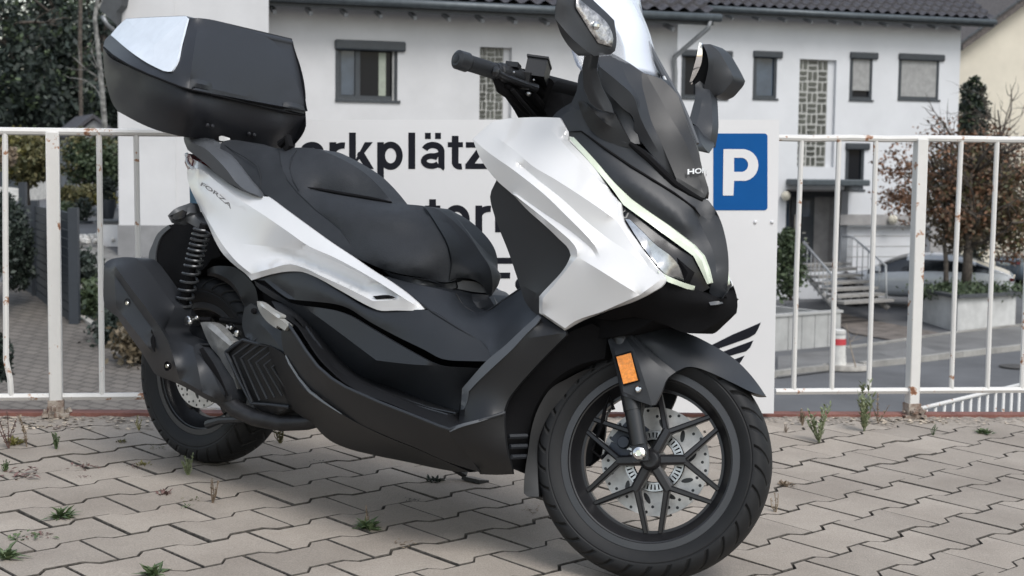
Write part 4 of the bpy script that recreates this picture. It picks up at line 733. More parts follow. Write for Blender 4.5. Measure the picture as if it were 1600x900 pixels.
panel('passenger_footpeg', M['alu'], R_, [(401.5, 470.5, .250), (407, 473, .252), (422, 484, .262), (438, 492.5, .272), (438, 496, .274), (435.5, 497.5, .274), (449, 507, .280), (449, 510, .28), (445, 516.5, .276), (432.5, 508.5, .268), (431.5, 513, .266), (420, 505, .258), (406.7, 489, .248), (402, 478, .246)], lines=[[(403, 474, .262), (434, 497, .284), (446, 506, .286)]], t=.02, mirror=True, step=6)
b = MB(); b.lathe([(0, -.004), (.006, -.004), (.008, 0), (.008, .006)], BP(396, 486, .207), n=14); b.build('bracket_bolt', M['deep'], R_)
b = MB(); b.tube([BP(345, 500, .15), BP(370, 503, .14), BP(388, 505, .14)], .008, 8).tube([BP(350, 520, .15), BP(368, 516, .15)], .010, 8).tube([BP(361, 505, .16), BP(363, 522, .16)], .005, 8); b.tube([BP(300, 500, .17), BP(330, 500, .15)], .008, 8); b.build('hose', M['deep'], R_)
b = MB(); b.ball(BP(308, 497, .18), .007).ball(BP(371, 521, .175), .010).ball(BP(361, 512, .17), .006); b.build('hose_clip', M['steel'], R_)
# side stand (left side), its foot on the ground
gp = YG(738, 752); fp = B.T@(gp-O); b = MB()
b.tube([np.array([fp[0]-.16, .16, .16]), fp+np.array([-.05, -.06, .045]), fp+np.array([-.02, -.01, .016])], [.015, .012, .011], 10); b.box(fp+np.array([.01, 0, .006]), (.065, .045, .010), rot([1, 0, 0], radians(-5)))
b.build('side_stand', M['blkdark'], R_)
# ================================================================ THE YARD
mp, t, bs = NT('paving_stone'); L = t.links.new
tc = t.nodes.new('ShaderNodeTexCoord'); g = t.nodes.new('ShaderNodeNewGeometry')
n1 = t.nodes.new('ShaderNodeTexNoise'); n1.inputs['Scale'].default_value = 2.2; n1.inputs['Detail'].default_value = 8; n1.inputs['Roughness'].default_value = .65
n2 = t.nodes.new('ShaderNodeTexNoise'); n2.inputs['Scale'].default_value = 260; n2.inputs['Detail'].default_value = 2
n3 = t.nodes.new('ShaderNodeTexVoronoi'); n3.inputs['Scale'].default_value = 190
for n in (n1, n2, n3): L(tc.outputs['Object'], n.inputs['Vector'])
r = t.nodes.new('ShaderNodeValToRGB'); r.color_ramp.elements[0].color = (.245, .211, .178, 1); r.color_ramp.elements[1].color = (.365, .322, .276, 1); r.color_ramp.elements[0].position = .3; r.color_ramp.elements[1].position = .7
L(n1.outputs[0], r.inputs[0])
r2 = t.nodes.new('ShaderNodeMapRange'); r2.inputs[3].default_value = .88; r2.inputs[4].default_value = 1.08; L(g.outputs['Random Per Island'], r2.inputs[0])
r3 = t.nodes.new('ShaderNodeMapRange'); r3.inputs[1].default_value = .3; r3.inputs[2].default_value = .7; r3.inputs[3].default_value = .82; r3.inputs[4].default_value = 1.15; L(n2.outputs[0], r3.inputs[0])
mm = t.nodes.new('ShaderNodeMath'); mm.operation = 'MULTIPLY'; L(r2.outputs[0], mm.inputs[0]); L(r3.outputs[0], mm.inputs[1])
hh = t.nodes.new('ShaderNodeHueSaturation'); L(mm.outputs[0], hh.inputs['Value']); L(r.outputs[0], hh.inputs['Color']); L(hh.outputs[0], bs.inputs['Base Color']); bs.inputs['Roughness'].default_value = .85
bp = t.nodes.new('ShaderNodeBump'); bp.inputs['Strength'].default_value = .5; bp.inputs['Distance'].default_value = .003; L(n2.outputs[0], bp.inputs['Height']); L(bp.outputs[0], bs.inputs['Normal'])
M['stone'] = mp
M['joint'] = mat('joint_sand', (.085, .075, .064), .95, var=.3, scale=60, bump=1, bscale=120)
M['gravel'] = mat('edge_grit', (.27, .235, .20), .9, var=.25, scale=90, bump=1, bscale=160)
o_ = YG(1220, 865); A0 = radians(44.3); ud = np.array([cos(A0), sin(A0)]); vd = np.array([sin(A0), -cos(A0)])   # rows run along ud
PL, PW, AM, FLK, GAP = .240, .161, .0130, .026, .0034
def wave(u):                        # trapezoid wave, period PL
    t_ = (u/PL) % 1; f = FLK/PL; h = .5-f
    if t_ < h/2 or t_ > 1-h/2: return AM
    if t_ < h/2+f: return AM-2*AM*(t_-h/2)/f
    if t_ < .5+f/2+h/2+.0-0 and t_ < 1-h/2-f: return -AM
    return -AM+2*AM*(t_-(1-h/2-f))/f
br = [0, (.5-FLK/PL)/2*PL, (.5-FLK/PL)/2*PL+FLK, PL/2, PL-(.5-FLK/PL)/2*PL-FLK, PL-(.5-FLK/PL)/2*PL, PL]
fA = YG(-300, 653); fC = YG(1900, 653); fA[2] = fC[2] = 0
FD = np.array([1.51264877+1.49182031, 5.48944091-4.78402495]); FD /= np.linalg.norm(FD); FN = np.array([-FD[1], FD[0]]); F0 = np.array([-1.49182031, 4.78402495])
V = []; Fs = []; ns = 0
def okc(x, y): return (np.array([x, y])-F0)@FN < -.06 and y > 1.7 and abs(x) < 3.4
rn = random.Random(3)
for r_ in range(-30, 31):
    v0, v1 = (r_-.5)*PW, (r_+.5)*PW; sh = (r_ % 2)*PL/2
    for c_ in range(-26, 27):
        uc = c_*PL+sh; P0 = o_[:2]+ud*uc+vd*(r_*PW)
        if not okc(*P0): continue
        # outline: upper side wave and lower side wave in stone coordinates (stone spans uc-PL/2 .. uc+PL/2)
        us = [-PL/2, -PL/2+br[1], -PL/2+br[2], PL/2-br[2], PL/2-br[1], PL/2]; lo = []; hi = []
        for k, u in enumerate(us):
            e = AM if k in (0, 1, 4, 5) else -AM; lo.append((u, -PW/2-e)); hi.append((u, PW/2+e))
        poly = lo+hi[::-1]; n = len(poly); dz = rn.gauss(0, .0009); tx, ty = rn.gauss(0, .004), rn.gauss(0, .004); jx, jy = rn.gauss(0, .0009), rn.gauss(0, .0009); ja = rn.gauss(0, .004); base = len(V)
        for ins, hgt in ((GAP, -.03), (GAP, -.0016), (GAP+.0016, 0)):
            for (u, v) in poly:
                su = -1 if u > 0 else 1; sv = -1 if v > 0 else 1
                uu = u+(su*ins if abs(abs(u)-PL/2) < 1e-6 else 0); vv = v+sv*ins; uu, vv = uu-ja*vv+jx, vv+ja*uu+jy
                p = P0+ud*uu+vd*vv; V.append((p[0], p[1], yardz(p[0], p[1])+hgt+dz+tx*uu+ty*vv))
        for q in (0, 1):
            for i in range(n): j = (i+1) % n; Fs.append((base+q*n+i, base+q*n+j, base+q*n+n+j, base+q*n+n+i))
        Fs.append(tuple(base+2*n+i for i in range(n))); ns += 1
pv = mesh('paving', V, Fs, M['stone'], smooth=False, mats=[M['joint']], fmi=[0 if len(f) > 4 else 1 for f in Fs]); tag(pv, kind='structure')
# bed under the joints and grit strip, and the terrace edge
def quad(name, pts, m, kind='structure', th=.0, **k):
    pts = [np.array(p, float) for p in pts]; n = len(pts)
    if th: o = mesh(name, pts+[p-np.array([0, 0, th]) for p in pts], [tuple(range(n)), tuple(range(2*n-1, n-1, -1))]+[(i, n+i, n+(i+1) % n, (i+1) % n) for i in range(n)], m, smooth=False)
    else: o = mesh(name, pts, [tuple(range(n))], m, smooth=False)
    if kind: tag(o, kind=kind)
    return o
def fp3(u, off, dz=0): p = F0+FD*u+FN*off; return np.array([p[0], p[1], yardz(p[0], p[1])+dz])
gx = []; nx, ny = 50, 34; V = []; Fs = []
for j in range(ny+1):
    for i in range(nx+1):
        u = -4+i*(11/nx); off = -6+(6.02)*j/ny; p = fp3(u, off, -.011+.003*sin(9*u)*cos(7*off)); V.append(p)
for j in range(ny):
    for i in range(nx): a = j*(nx+1)+i; Fs.append((a, a+1, a+nx+2, a+nx+1))
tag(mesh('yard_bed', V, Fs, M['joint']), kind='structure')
V = []; Fs = []; nx, ny = 420, 8; rr = np.random.RandomState(2)
for j in range(ny+1):
    for i in range(nx+1):
        u = -3+i*(9/nx); off = -.165+.16*j/ny; h = -.016+.019*(j/ny)**.4 if u > 1.2 else -.016+.017*(j/ny)**.6
        V.append(fp3(u, off+rr.uniform(-.004, .004), h+rr.uniform(-.0035, .0035)*(1 if 0 < j else 0)))
for j in range(ny):
    for i in range(nx): a = j*(nx+1)+i; Fs.append((a, a+1, a+nx+2, a+nx+1))
tag(mesh('grit_strip', V, Fs, M['gravel']), kind='structure')
M['rusted'] = mat('rust_red_edge', (.19, .085, .066), .85, var=.35, scale=7, bump=.6, bscale=60, col2=(.13, .05, .04))
M['wall'] = mat('concrete_wall', (.30, .29, .27), .9, var=.1)
b = MB(); V = []
for (u, off, z) in ((-3.2, -.01, .012), (6, -.01, .012), (6, .05, .012), (-3.2, .05, .012), (-3.2, -.01, -.05), (6, -.01, -.05), (6, .05, -.05), (-3.2, .05, -.05)): V.append(fp3(u, off, z))
b.add(V, [(0, 1, 2, 3), (4, 7, 6, 5), (0, 4, 5, 1), (1, 5, 6, 2), (2, 6, 7, 3), (3, 7, 4, 0)]); o = b.build('terrace_edge', M['rusted'], ang=.3); tag(o, kind='structure')
b = MB(); V = []
for (u, off, z) in ((-3.2, -.4, -.05), (6, -.4, -.05), (6, .045, -.05), (-3.2, .045, -.05), (-3.2, -.4, -3.2), (6, -.4, -3.2), (6, .045, -3.2), (-3.2, .045, -3.2)): V.append(fp3(u, off, z))
b.add(V, [(0, 1, 2, 3), (4, 7, 6, 5), (0, 4, 5, 1), (1, 5, 6, 2), (2, 6, 7, 3), (3, 7, 4, 0)]); o = b.build('terrace_wall', M['wall'], ang=.3)
tag(o, 'concrete retaining wall under the edge of the paved yard', 'wall')

# ================================================================ RAILING
def mat_rail():
    m, t, b = NT('peeling_white_paint'); L = t.links.new; tc = t.nodes.new('ShaderNodeTexCoord')
    n = t.nodes.new('ShaderNodeTexNoise'); n.inputs['Scale'].default_value = 13; n.inputs['Detail'].default_value = 8; n.inputs['Roughness'].default_value = .7; L(tc.outputs['Object'], n.inputs['Vector'])
    r = t.nodes.new('ShaderNodeValToRGB'); e = r.color_ramp.elements; e[0].position = .0; e[0].color = (.55, .54, .52, 1); e[1].position = .60; e[1].color = (.62, .61, .59, 1)
    x = e.new(.625); x.color = (.36, .20, .12, 1); x = e.new(.67); x.color = (.17, .07, .035, 1); L(n.outputs[0], r.inputs[0]); L(r.outputs[0], b.inputs['Base Color']); b.inputs['Roughness'].default_value = .55
    bp = t.nodes.new('ShaderNodeBump'); bp.inputs['Strength'].default_value = .5; bp.inputs['Distance'].default_value = .002; L(n.outputs[0], bp.inputs['Height']); L(bp.outputs[0], b.inputs['Normal']); return m
M['rail'] = mat_rail(); M['rust'] = mat('flaking_rust', (.10, .055, .038), .9, var=.3, scale=30, bump=1, bscale=90, col2=(.40, .36, .31))
RT = np.array([[FD[0], FN[0], 0], [FD[1], FN[1], 0], [0, 0, 1]])
ra = empty('railing', (F0[0], F0[1], 0)); tag(ra, 'rusty white painted steel railing along the edge of the yard', 'railing')
def fw(u, off, z): p = FD*u+FN*off; return np.array([p[0], p[1], z])
def topz(u): return .966+.0085*u
def botz(u): return .101-.0165*u
b = MB(); pts = [fw(u, 0, topz(u)+rn.gauss(0, .0012)) for u in np.arange(-1.5, .47, .15)]; b.tube(pts, .0125, 8); b.build('top_rail', M['rail'], ra)
b = MB(); pts = [fw(u, 0, topz(u)+rn.gauss(0, .0012)) for u in np.arange(2.50, 5.5, .15)]; b.tube(pts, .0125, 8); b.build('top_rail', M['rail'], ra)
for a, c in ((-1.5, .31), (2.53, 5.5)):
    b = MB(); cz = [fw(u, 0, botz(u)) for u in np.arange(a, c+.01, .1)]; b.tube(cz, .0125, 6); b.build('bottom_rail', M['rail'], ra)
for u, k in ((0, 1), (-1.02, 1), (3.084, 1), (4.6, 1)):
    b = MB(); zb = yardz(*(F0+FD*u)); c_ = fw(u, 0, (zb+topz(u))/2); b.box(c_, (.042, .042, topz(u)-zb), RT)
    po = b.build('post', M['rail'], ra, ang=.3); md = po.modifiers.new('b', 'BEVEL'); md.width = .004; md.segments = 2
    b = MB(); b.box(fw(u, -.002, zb+.006), (.085, .07, .012), RT); b.box(fw(u, 0, zb+.03), (.05, .05, .05), RT)
    for q in range(12): b.box(fw(u+rn.uniform(-.045, .045), -.02+rn.uniform(-.03, .02), zb+rn.uniform(.008, .035)), (rn.uniform(.006, .022), .012, rn.uniform(.005, .02)), RT@rot([rn.random(), rn.random(), 1], rn.uniform(-1, 1)))
    b.build('base_plate', M['rust'], ra, ang=.3)
ub = [-1.4, -1.26, -1.14, -.88, -.74, -.60, -.45, -.30, -.146, .145, 2.606, 2.755, 2.903, 3.248, 3.398, 3.54, 3.69, 3.84, 3.99, 4.14, 4.29, 4.44]
for u in ub:
    z0, z1 = botz(u), topz(u); b = MB(); be = rn.gauss(0, .0018)
    q = [fw(u, 0, z0), fw(u+be, 0, z0+.02), fw(u+be, .002, (z0+z1)/2), fw(u-be*.5, 0, z1)]
    if abs(u+.146) < .01: q = [fw(u+.006, 0, z0), fw(u+.004, -.006, z0+.06), fw(u-.008, 0, z0+.12), fw(u-.004, 0, .6), fw(u, 0, z1)]
    b.tube(q, .0098, 8); b.build('bar', M['rail'], ra)
b = MB(); b.tube([fw(.262, 0, topz(.27)), fw(.264, 0, .66), fw(.266, 0, .46)], .0095, 8); b.build('bar', M['rail'], ra)
b = MB(); b.tube([fw(.300, 0, .10), fw(.295, 0, .15), fw(.300, 0, .235)], [.015, .010, .008], 8); b.build('broken_bar', M['rust'], ra)
# ================================================================ SIGN PANEL
M['panel'] = mat('sign_sheet', (.62, .62, .63), .35, var=.02, scale=2); M['ink'] = mat('black_print', (.009, .010, .015), .8, spec=.15); M['blue'] = mat('sign_blue', (.0, .072, .255), .7, var=.02, spec=.2)
sg = empty('parking_sign', (F0[0], F0[1], 0)); tag(sg, 'large white sheet sign with black lettering and blue parking symbol mounted on the railing', 'sign')
SO = -.045
def sp_(px, py, off=SO):
    d = ray(px, py); n = np.array([FN[0], FN[1], 0]); p0 = np.array([F0[0], F0[1], 0])+n*off; t_ = ((p0-CAM)@n)/(d@n); p = CAM+t_*d; return (p-np.array([F0[0], F0[1], 0]))@np.array([FD[0], FD[1], 0]), p[2]
def flat(name, pix, off, m, th=.002, par=sg):
    pts = [sp_(x, y, SO) for x, y in pix]; V = [fw(u, off, z) for u, z in pts]+[fw(u, off+th, z) for u, z in pts]; n = len(pts)
    return mesh(name, V, [tuple(range(n)), tuple(range(2*n-1, n-1, -1))]+[(i, (i+1) % n, n+(i+1) % n, n+i) for i in range(n)], m, par, smooth=False)
flat('sheet', [(300, 187), (1218, 187), (1209, 646), (302, 637)], SO, M['panel'], .006)
def rr_(x0, y0, x1, y1, r, n=5):
    o = []
    for cx, cy, a in ((x0+r, y0+r, 180), (x1-r, y0+r, 270), (x1-r, y1-r, 0), (x0+r, y1-r, 90)):
        for k in range(n+1): an = radians(a+90*k/n); o.append((cx+r*cos(an), cy+r*sin(an)))
    return o
flat('parking_symbol', rr_(1114.5, 208.5, 1199, 328.5, 5), SO-.0015, M['blue'], .0012)
Pm = [(1130, 233), (1160, 233)]+[(1160+24.5*sin(radians(a)), 258-25*cos(radians(a))) for a in range(10, 171, 16)]+[(1160, 282.5), (1146.5, 282.5), (1145.5, 305.5), (1129, 305.5)]
# P with a counter: build as outer ring pieces
u_ = lambda l: [sp_(x, y) for x, y in l]
outer = Pm; inner = [(1146.5, 246.5), (1158, 246.5)]+[(1158+10.5*sin(radians(a)), 257.5-11*cos(radians(a))) for a in range(10, 171, 20)]+[(1158, 268.5), (1146.5, 268.5)]
no = len(outer); allp = outer+inner; pts2 = [Vector((x, y)) for x, y in allp]; E_ = [(i, (i+1) % no) for i in range(no)]+[(no+i, no+(i+1) % len(inner)) for i in range(len(inner))]
vo, eo, fo, *_ = delaunay_2d_cdt(pts2, E_, [], 0, 1e-4)
ff = [f for f in fo if pip((sum(vo[i].x for i in f)/3, sum(vo[i].y for i in f)/3), outer) and not pip((sum(vo[i].x for i in f)/3, sum(vo[i].y for i in f)/3), inner)]
uv = [sp_(v.x, v.y) for v in vo]; mesh('letter_p', [fw(u, SO-.0030, z) for u, z in uv], ff, M['panel'], sg, smooth=False)
RM = Matrix(((FD[0], 0, -FN[0], 0), (FD[1], 0, -FN[1], 0), (0, 1, 0, 0), (0, 0, 0, 1)))
def glyphs():
    def band(pts, t):
        pts = [np.array(p, float) for p in pts]; l = []; r = []
        for i, p in enumerate(pts):
            d = (pts[min(i+1, len(pts)-1)]-pts[max(i-1, 0)]); d /= np.linalg.norm(d); n = np.array([-d[1], d[0]])*t/2; l.append(tuple(p+n)); r.append(tuple(p-n))
        return ('+', l+r[::-1])
    def arc(cx, cy, rx, ry, a0, a1, t, n=16): return band([(cx+rx*cos(radians(a)), cy+ry*sin(radians(a))) for a in np.linspace(a0, a1, n)], t)
    def ell(cx, cy, rx, ry): return [(cx+rx*cos(a), cy+ry*sin(a)) for a in np.linspace(0, 2*pi, 29)[:-1]]
    def ring(cx, cy, rx, ry, t): return [('+', ell(cx, cy, rx+t/2, ry+t/2)), ('-', ell(cx, cy, rx-t/2, ry-t/2))]
    def box(x0, y0, x1, y1): return ('+', [(x0, y0), (x1, y0), (x1, y1), (x0, y1)])
    g = {}
    g['a'] = [arc(.275, .345, .170, .130, 160, 0, .125), box(.383, .02, .507, .37), arc(.25, .158, .155, .100, 40, 325, .115), band([(.44, .30), (.30, .265), (.20, .245)], .09), band([(.40, .08), (.49, .0), (.50, -.005)], .06)]
    g['ä'] = g['a']+[box(.12, .595, .235, .715), box(.32, .595, .435, .715)]
    g['r'] = [box(.065, 0, .200, .53), arc(.335, .31, .20, .155, 185, 80, .125)]
    g['k'] = [box(.065, 0, .198, .72), ('+', [(.19, .18), (.375, .53), (.535, .53), (.19, .10)]), ('+', [(.24, .33), (.335, .36), (.555, 0), (.395, 0), (.22, .27)])]
    g['p'] = ring(.33, .262, .175, .215, .13)+[box(.065, -.205, .195, .53)]
    g['d'] = ring(.28, .262, .175, .215, .13)+[box(.415, 0, .545, .72)]
    g['l'] = [box(.07, 0, .205, .72)]
    g['t'] = [box(.095, .10, .228, .655), box(.015, .43, .315, .53), arc(.265, .12, .105, .072, 180, 285, .12)]
    g['z'] = [box(.03, 0, .47, .108), box(.04, .422, .46, .53), ('+', [(.03, .09), (.20, .09), (.46, .44), (.29, .44)])]
    g['e'] = [arc(.28, .262, .175, .215, 0, 320, .13, 24), box(.15, .215, .52, .31)]
    g['o'] = ring(.305, .262, .190, .212, .135)
    g['M'] = [box(.07, 0, .20, .72), box(.63, 0, .76, .72), ('+', [(.07, .72), (.25, .72), (.48, .02), (.35, .02)]), ('+', [(.58, .72), (.76, .72), (.48, .02), (.35, .02)])]
    g['P'] = [box(.07, 0, .215, .72), box(.2, .60, .40, .72), box(.2, .26, .40, .375), arc(.40, .488, .15, .172, 90, -90, .125)]
    g['F'] = [box(.07, 0, .215, .72), box(.2, .60, .57, .72), box(.2, .31, .52, .425)]
    g['h'] = [box(.065, 0, .198, .72), arc(.305, .30, .170, .165, 180, 0, .13), box(.41, 0, .54, .31)]
    return g
GL_ = glyphs(); HV = dict(P=.667, a=.556, r=.389, k=.556, p=.611, l=.278, t=.333, z=.5, e=.556, M=.833, o=.611, d=.611, F=.611, h=.611); HV['ä'] = .556
for s, x0, yb in (('Parkplätze', 413, 264), ('Motorräder', 549, 363), ('Fahrräder', 756, 459.5)):
    V = []; Fs = []; x = x0
    for ch in s:
        parts = GL_[ch]; pv_ = []; ed = []
        for _, pl in parts: n = len(pv_); pv_ += [Vector(p) for p in pl]; ed += [(n+i, n+(i+1) % len(pl)) for i in range(len(pl))]
        vo, eo, fo, *_ = delaunay_2d_cdt(pv_, ed, [], 0, 1e-6); n = len(V)
        pos = [pl for sg_, pl in parts if sg_ == '+']; neg = [pl for sg_, pl in parts if sg_ == '-']
        for f in fo:
            c = (sum(vo[i].x for i in f)/len(f), sum(vo[i].y for i in f)/len(f)); k = [pip(c, pl) for pl in pos]; inn = sum(k) > 0
            if neg and inn and any(pip(c, pl) for pl in neg) and not any(pip(c, pl) for pl in pos[1:]): inn = False
            if inn: Fs.append(tuple(i+n for i in f))
        for v in vo: u, z = sp_(x+v.x*79, yb-v.y*79); V.append(fw(u, SO-.0012, z))
        x += HV[ch]*79
    mesh('lettering', V, Fs, M['ink'], sg, smooth=False)
for pl in ([(1060, 560), (1112.8, 538.6), (1144, 523), (1175, 510), (1188.8, 503.8), (1184.5, 514), (1180, 521.7), (1169.8, 528), (1125, 544), (1075, 562)], [(1080, 568), (1130.7, 549), (1177, 531.8), (1172, 543), (1165.5, 549), (1142, 555.5), (1090, 575)], [(1110, 577), (1148.7, 561), (1163.4, 555.5), (1157, 566), (1150, 573), (1118, 586)]):
    flat('wing_feather', pl, SO-.0012, M['ink'], .001)
for x, y in ((1180, 347), (1206, 347)):
    (u, z) = sp_(x, y); b = MB(); b.ball(fw(u, SO-.001, z), (.007, .007, .007)); b.build('bolt', M['panel'], sg)
(u, z) = sp_(812, 444); b = MB(); b.ball(fw(u, SO-.002, z), (.02, .004, .02)); b.build('rivet_cap', M['ink'], sg)
# ================================================================ STREET AND TERRAIN
def hR(y): return -2.7 if y < 30.5 else -2.7+min(1, (y-30.5)/6.5)*.20
def hL(y): return -1.9+.142*(y-16) if y < 26 else -.48+.02*(y-26)
def terr(x, y):
    k = min(1, max(0, (x+3.2)/5)); k = k*k*(3-2*k); return hL(y)*(1-k)+hR(y)*k
M['asphalt'] = mat('asphalt', (.105, .107, .112), .85, var=.12, scale=.6, bump=.6, bscale=60, rvar=.05)
M['asph2'] = mat('old_asphalt', (.15, .148, .145), .85, var=.15, scale=.9, bump=.6, bscale=60)
M['kerb'] = mat('kerb_stone', (.30, .29, .27), .85, var=.15, scale=2)
M['earth'] = mat('garden_soil', (.07, .062, .045), .95, var=.4, scale=2)
V = []; Fs = []; xs = np.concatenate([np.linspace(-90, -12, 14), np.linspace(-11, 14, 51), np.linspace(16, 110, 14)]); ys = np.concatenate([np.linspace(4.86, 40, 60), np.linspace(44, 260, 12)])
for y in ys:
    for x in xs: V.append((x, y+(.234*(x+1.5) if y < 4.9 else 0)*0, terr(x, y)-.02))
for j in range(len(ys)-1):
    for i in range(len(xs)-1): a = j*len(xs)+i; Fs.append((a, a+1, a+1+len(xs), a+len(xs)))
tag(mesh('ground', V, Fs, M['asphalt']), kind='structure')
# ground behind the camera so the scooter has something to mirror
tag(mesh('yard_ground', [(-40, -30, -.06), (40, -30, -.06), (40, 1.9, -.06), (-40, 1.9, -.06)], [(0, 1, 2, 3)], M['stone']), kind='structure')
def GT(px, py, dz=0.):                 # world point on the terrain
    d = ray(px, py); lo, hi = 5., 250.
    f = lambda y: (HC+d[2]*y/d[1])-(terr(d[0]*y/d[1], y)+dz)
    for _ in range(60):
        m_ = (lo+hi)/2
        if f(m_) > 0: lo = m_
        else: hi = m_
    return CAM+d*(lo/d[1])
def drape(name, pix, m, dz, kind='structure', sub=6):
    pts = [GT(x, y, dz) for x, y in pix]; b_ = []
    for i in range(len(pts)):
        a, c = pts[i], pts[(i+1) % len(pts)]
        for k in range(sub):
            p = a+(c-a)*k/sub; b_.append(np.array([p[0], p[1], terr(p[0], p[1])+dz]))
    P2 = [Vector((p[0], p[1])) for p in b_]; n = len(P2); vo, eo, fo, *_ = delaunay_2d_cdt(P2, [(i, (i+1) % n) for i in range(n)], [], 1, 1e-5)
    return tag(mesh(name, [(v.x, v.y, terr(v.x, v.y)+dz) for v in vo], fo, m), kind=kind)
def kerb(name, pix, w_=.12, h=.08, m='kerb', kind='structure'):
    pts = [GT(x, y) for x, y in pix]; b = MB()
    for a, c in zip(pts, pts[1:]):
        d = (c-a); L = np.linalg.norm(d[:2]); ang = atan2(d[1], d[0]); R3 = rot([0, 0, 1], ang)@rot([0, 1, 0], -atan2(d[2], L)); n = max(1, int(L/1.0))
        for k in range(n): b.box(a+d*(k+.5)/n+np.array([0, 0, h/2-.02]), (L/n-.012, w_, h+.04), R3)
    o = b.build(name, M[m], ang=.3)
    return tag(o, kind=kind)
# right: pavement edges, driveway
drape('driveway_slabs', [(1312, 488), (1345, 497), (1480, 522), (1400, 532), (1330, 520), (1300, 500)], mat('brown_paving', (.15, .13, .115), .9, var=.2, scale=3), .006)
drape('pavement', [(1215, 556), (1321, 545), (1487, 521), (1640, 505), (1700, 530), (1600, 545), (1417, 566), (1344, 573), (1215, 590)], M['asph2'], .004)
kerb('kerb_stones', [(1321, 543.5), (1400, 533), (1487, 520.5), (1640, 503)], .10, .03)
kerb('kerb_stones', [(1344, 573), (1417, 566), (1500, 556), (1600, 544.5), (1680, 534)], .13, .09)
kerb('kerb_stones', [(1205, 588), (1250, 582), (1300, 577)], .13, .09)
drape('asphalt_patch', [(1370, 550), (1440, 541), (1470, 549), (1400, 560)], mat('asphalt_patch', (.17, .168, .165), .85), .008)
M['manhole'] = mat('manhole_iron', (.10, .095, .09), .6, metal=.5, var=.2, scale=20)
c_ = GT(1590, 573); b = MB(); b.tube([c_, c_+np.array([0, 0, .012])], .33, 24); o = b.build('manhole_cover', M['manhole']); tag(o, 'round iron manhole cover set in the road at the right edge', 'manhole cover')
# left: brick driveway and pale path
def brickmat(name, c1, c2, mo, sx=.2, sy=.1, ms=.006):
    m, t, b = NT(name); L = t.links.new; tc = t.nodes.new('ShaderNodeTexCoord'); mp_ = t.nodes.new('ShaderNodeMapping'); mp_.inputs['Rotation'].default_value[2] = radians(28); L(tc.outputs['Object'], mp_.inputs[0])
    br_ = t.nodes.new('ShaderNodeTexBrick'); br_.inputs['Color1'].default_value = (*c1, 1); br_.inputs['Color2'].default_value = (*c2, 1); br_.inputs['Mortar'].default_value = (*mo, 1); br_.inputs['Scale'].default_value = 1
    br_.inputs['Brick Width'].default_value = sx; br_.inputs['Row Height'].default_value = sy; br_.inputs['Mortar Size'].default_value = ms; br_.inputs['Mortar Smooth'].default_value = .3; L(mp_.outputs[0], br_.inputs[0])
    n = t.nodes.new('ShaderNodeTexNoise'); n.inputs['Scale'].default_value = .8; n.inputs['Detail'].default_value = 6; L(tc.outputs['Object'], n.inputs[0]); mr = t.nodes.new('ShaderNodeMapRange'); mr.inputs[3].default_value = .7; mr.inputs[4].default_value = 1.35; L(n.outputs[0], mr.inputs[0])
    h = t.nodes.new('ShaderNodeHueSaturation'); L(mr.outputs[0], h.inputs['Value']); L(br_.outputs[0], h.inputs['Color']); L(h.outputs[0], b.inputs[0]); b.inputs['Roughness'].default_value = .85
    bp = t.nodes.new('ShaderNodeBump'); bp.inputs['Strength'].default_value = .7; bp.inputs['Distance'].default_value = .01; bp.invert = True; L(br_.outputs['Fac'], bp.inputs['Height']); L(bp.outputs[0], b.inputs['Normal']); return m
drape('brick_driveway', [(-260, 700), (-260, 452), (-60, 430), (35, 447), (100, 481), (160, 519), (225, 562), (300, 612), (420, 700)], brickmat('driveway_brick', (.145, .130, .115), (.115, .103, .092), (.06, .053, .047), .22, .14, .012), .006, sub=10)
kerb('kerb_stones', [(35, 447), (100, 481), (160, 519), (225, 562), (300, 612)], .09, .05)
drape('garden_path', [(96, 476), (60, 420), (100, 372), (150, 376), (190, 400), (330, 470), (330, 520), (250, 500), (170, 455), (150, 500), (128, 492)], brickmat('path_slabs', (.20, .195, .185), (.185, .18, .172), (.10, .095, .09), .6, .4, .012), .006, sub=8)
drape('garden_bed', [(100, 480), (128, 480), (170, 470), (260, 545), (330, 600), (300, 610), (225, 560), (160, 517)], M['earth'], .012)
# ================================================================ HOUSES
M['render'] = mat('white_house_render', (.56, .56, .57), .9, var=.035, scale=1.2, bump=.4, bscale=40, rvar=.03)
M['render2'] = mat('white_house_render_cool', (.62, .63, .65), .9, var=.03, scale=.8, bump=.4, bscale=40, rvar=.03)
M['cream'] = mat('cream_render', (.64, .59, .49), .9, var=.05, scale=.6, bump=.4, bscale=40)
M['plinth'] = mat('grey_plinth', (.23, .23, .235), .9, var=.08, scale=3)
M['greyband'] = mat('grey_render_band', (.33, .32, .315), .9, var=.08, scale=3)
M['frame'] = mat('anthracite_frame', (.035, .042, .05), .45)
M['roof'] = mat('roof_tile', (.060, .058, .064), .6, var=.25, scale=14, col2=(.035, .033, .038))
M['roofb'] = mat('brown_roof_tile', (.10, .085, .078), .7, var=.25, scale=14)
M['zinc'] = mat('zinc_gutter', (.085, .10, .11), .45, metal=.3, var=.1)
M['pipeg'] = mat('zinc_pipe', (.25, .26, .27), .45, metal=.4)
M['shutter'] = mat('roller_shutter', (.30, .30, .295), .6)
M['curtain'] = mat('curtain', (.34, .37, .31), .9, bump=1, bscale=6)
M['room'] = mat('dark_room', (.02, .021, .024), .9)
M['woodgrey'] = mat('dark_fascia', (.06, .065, .07), .7)
def glass_pane(): 
    m, t, b = NT('window_pane'); b.inputs['Base Color'].default_value = (.010, .012, .016, 1); b.inputs['Roughness'].default_value = .08; b.inputs['Specular IOR Level'].default_value = .15; return m
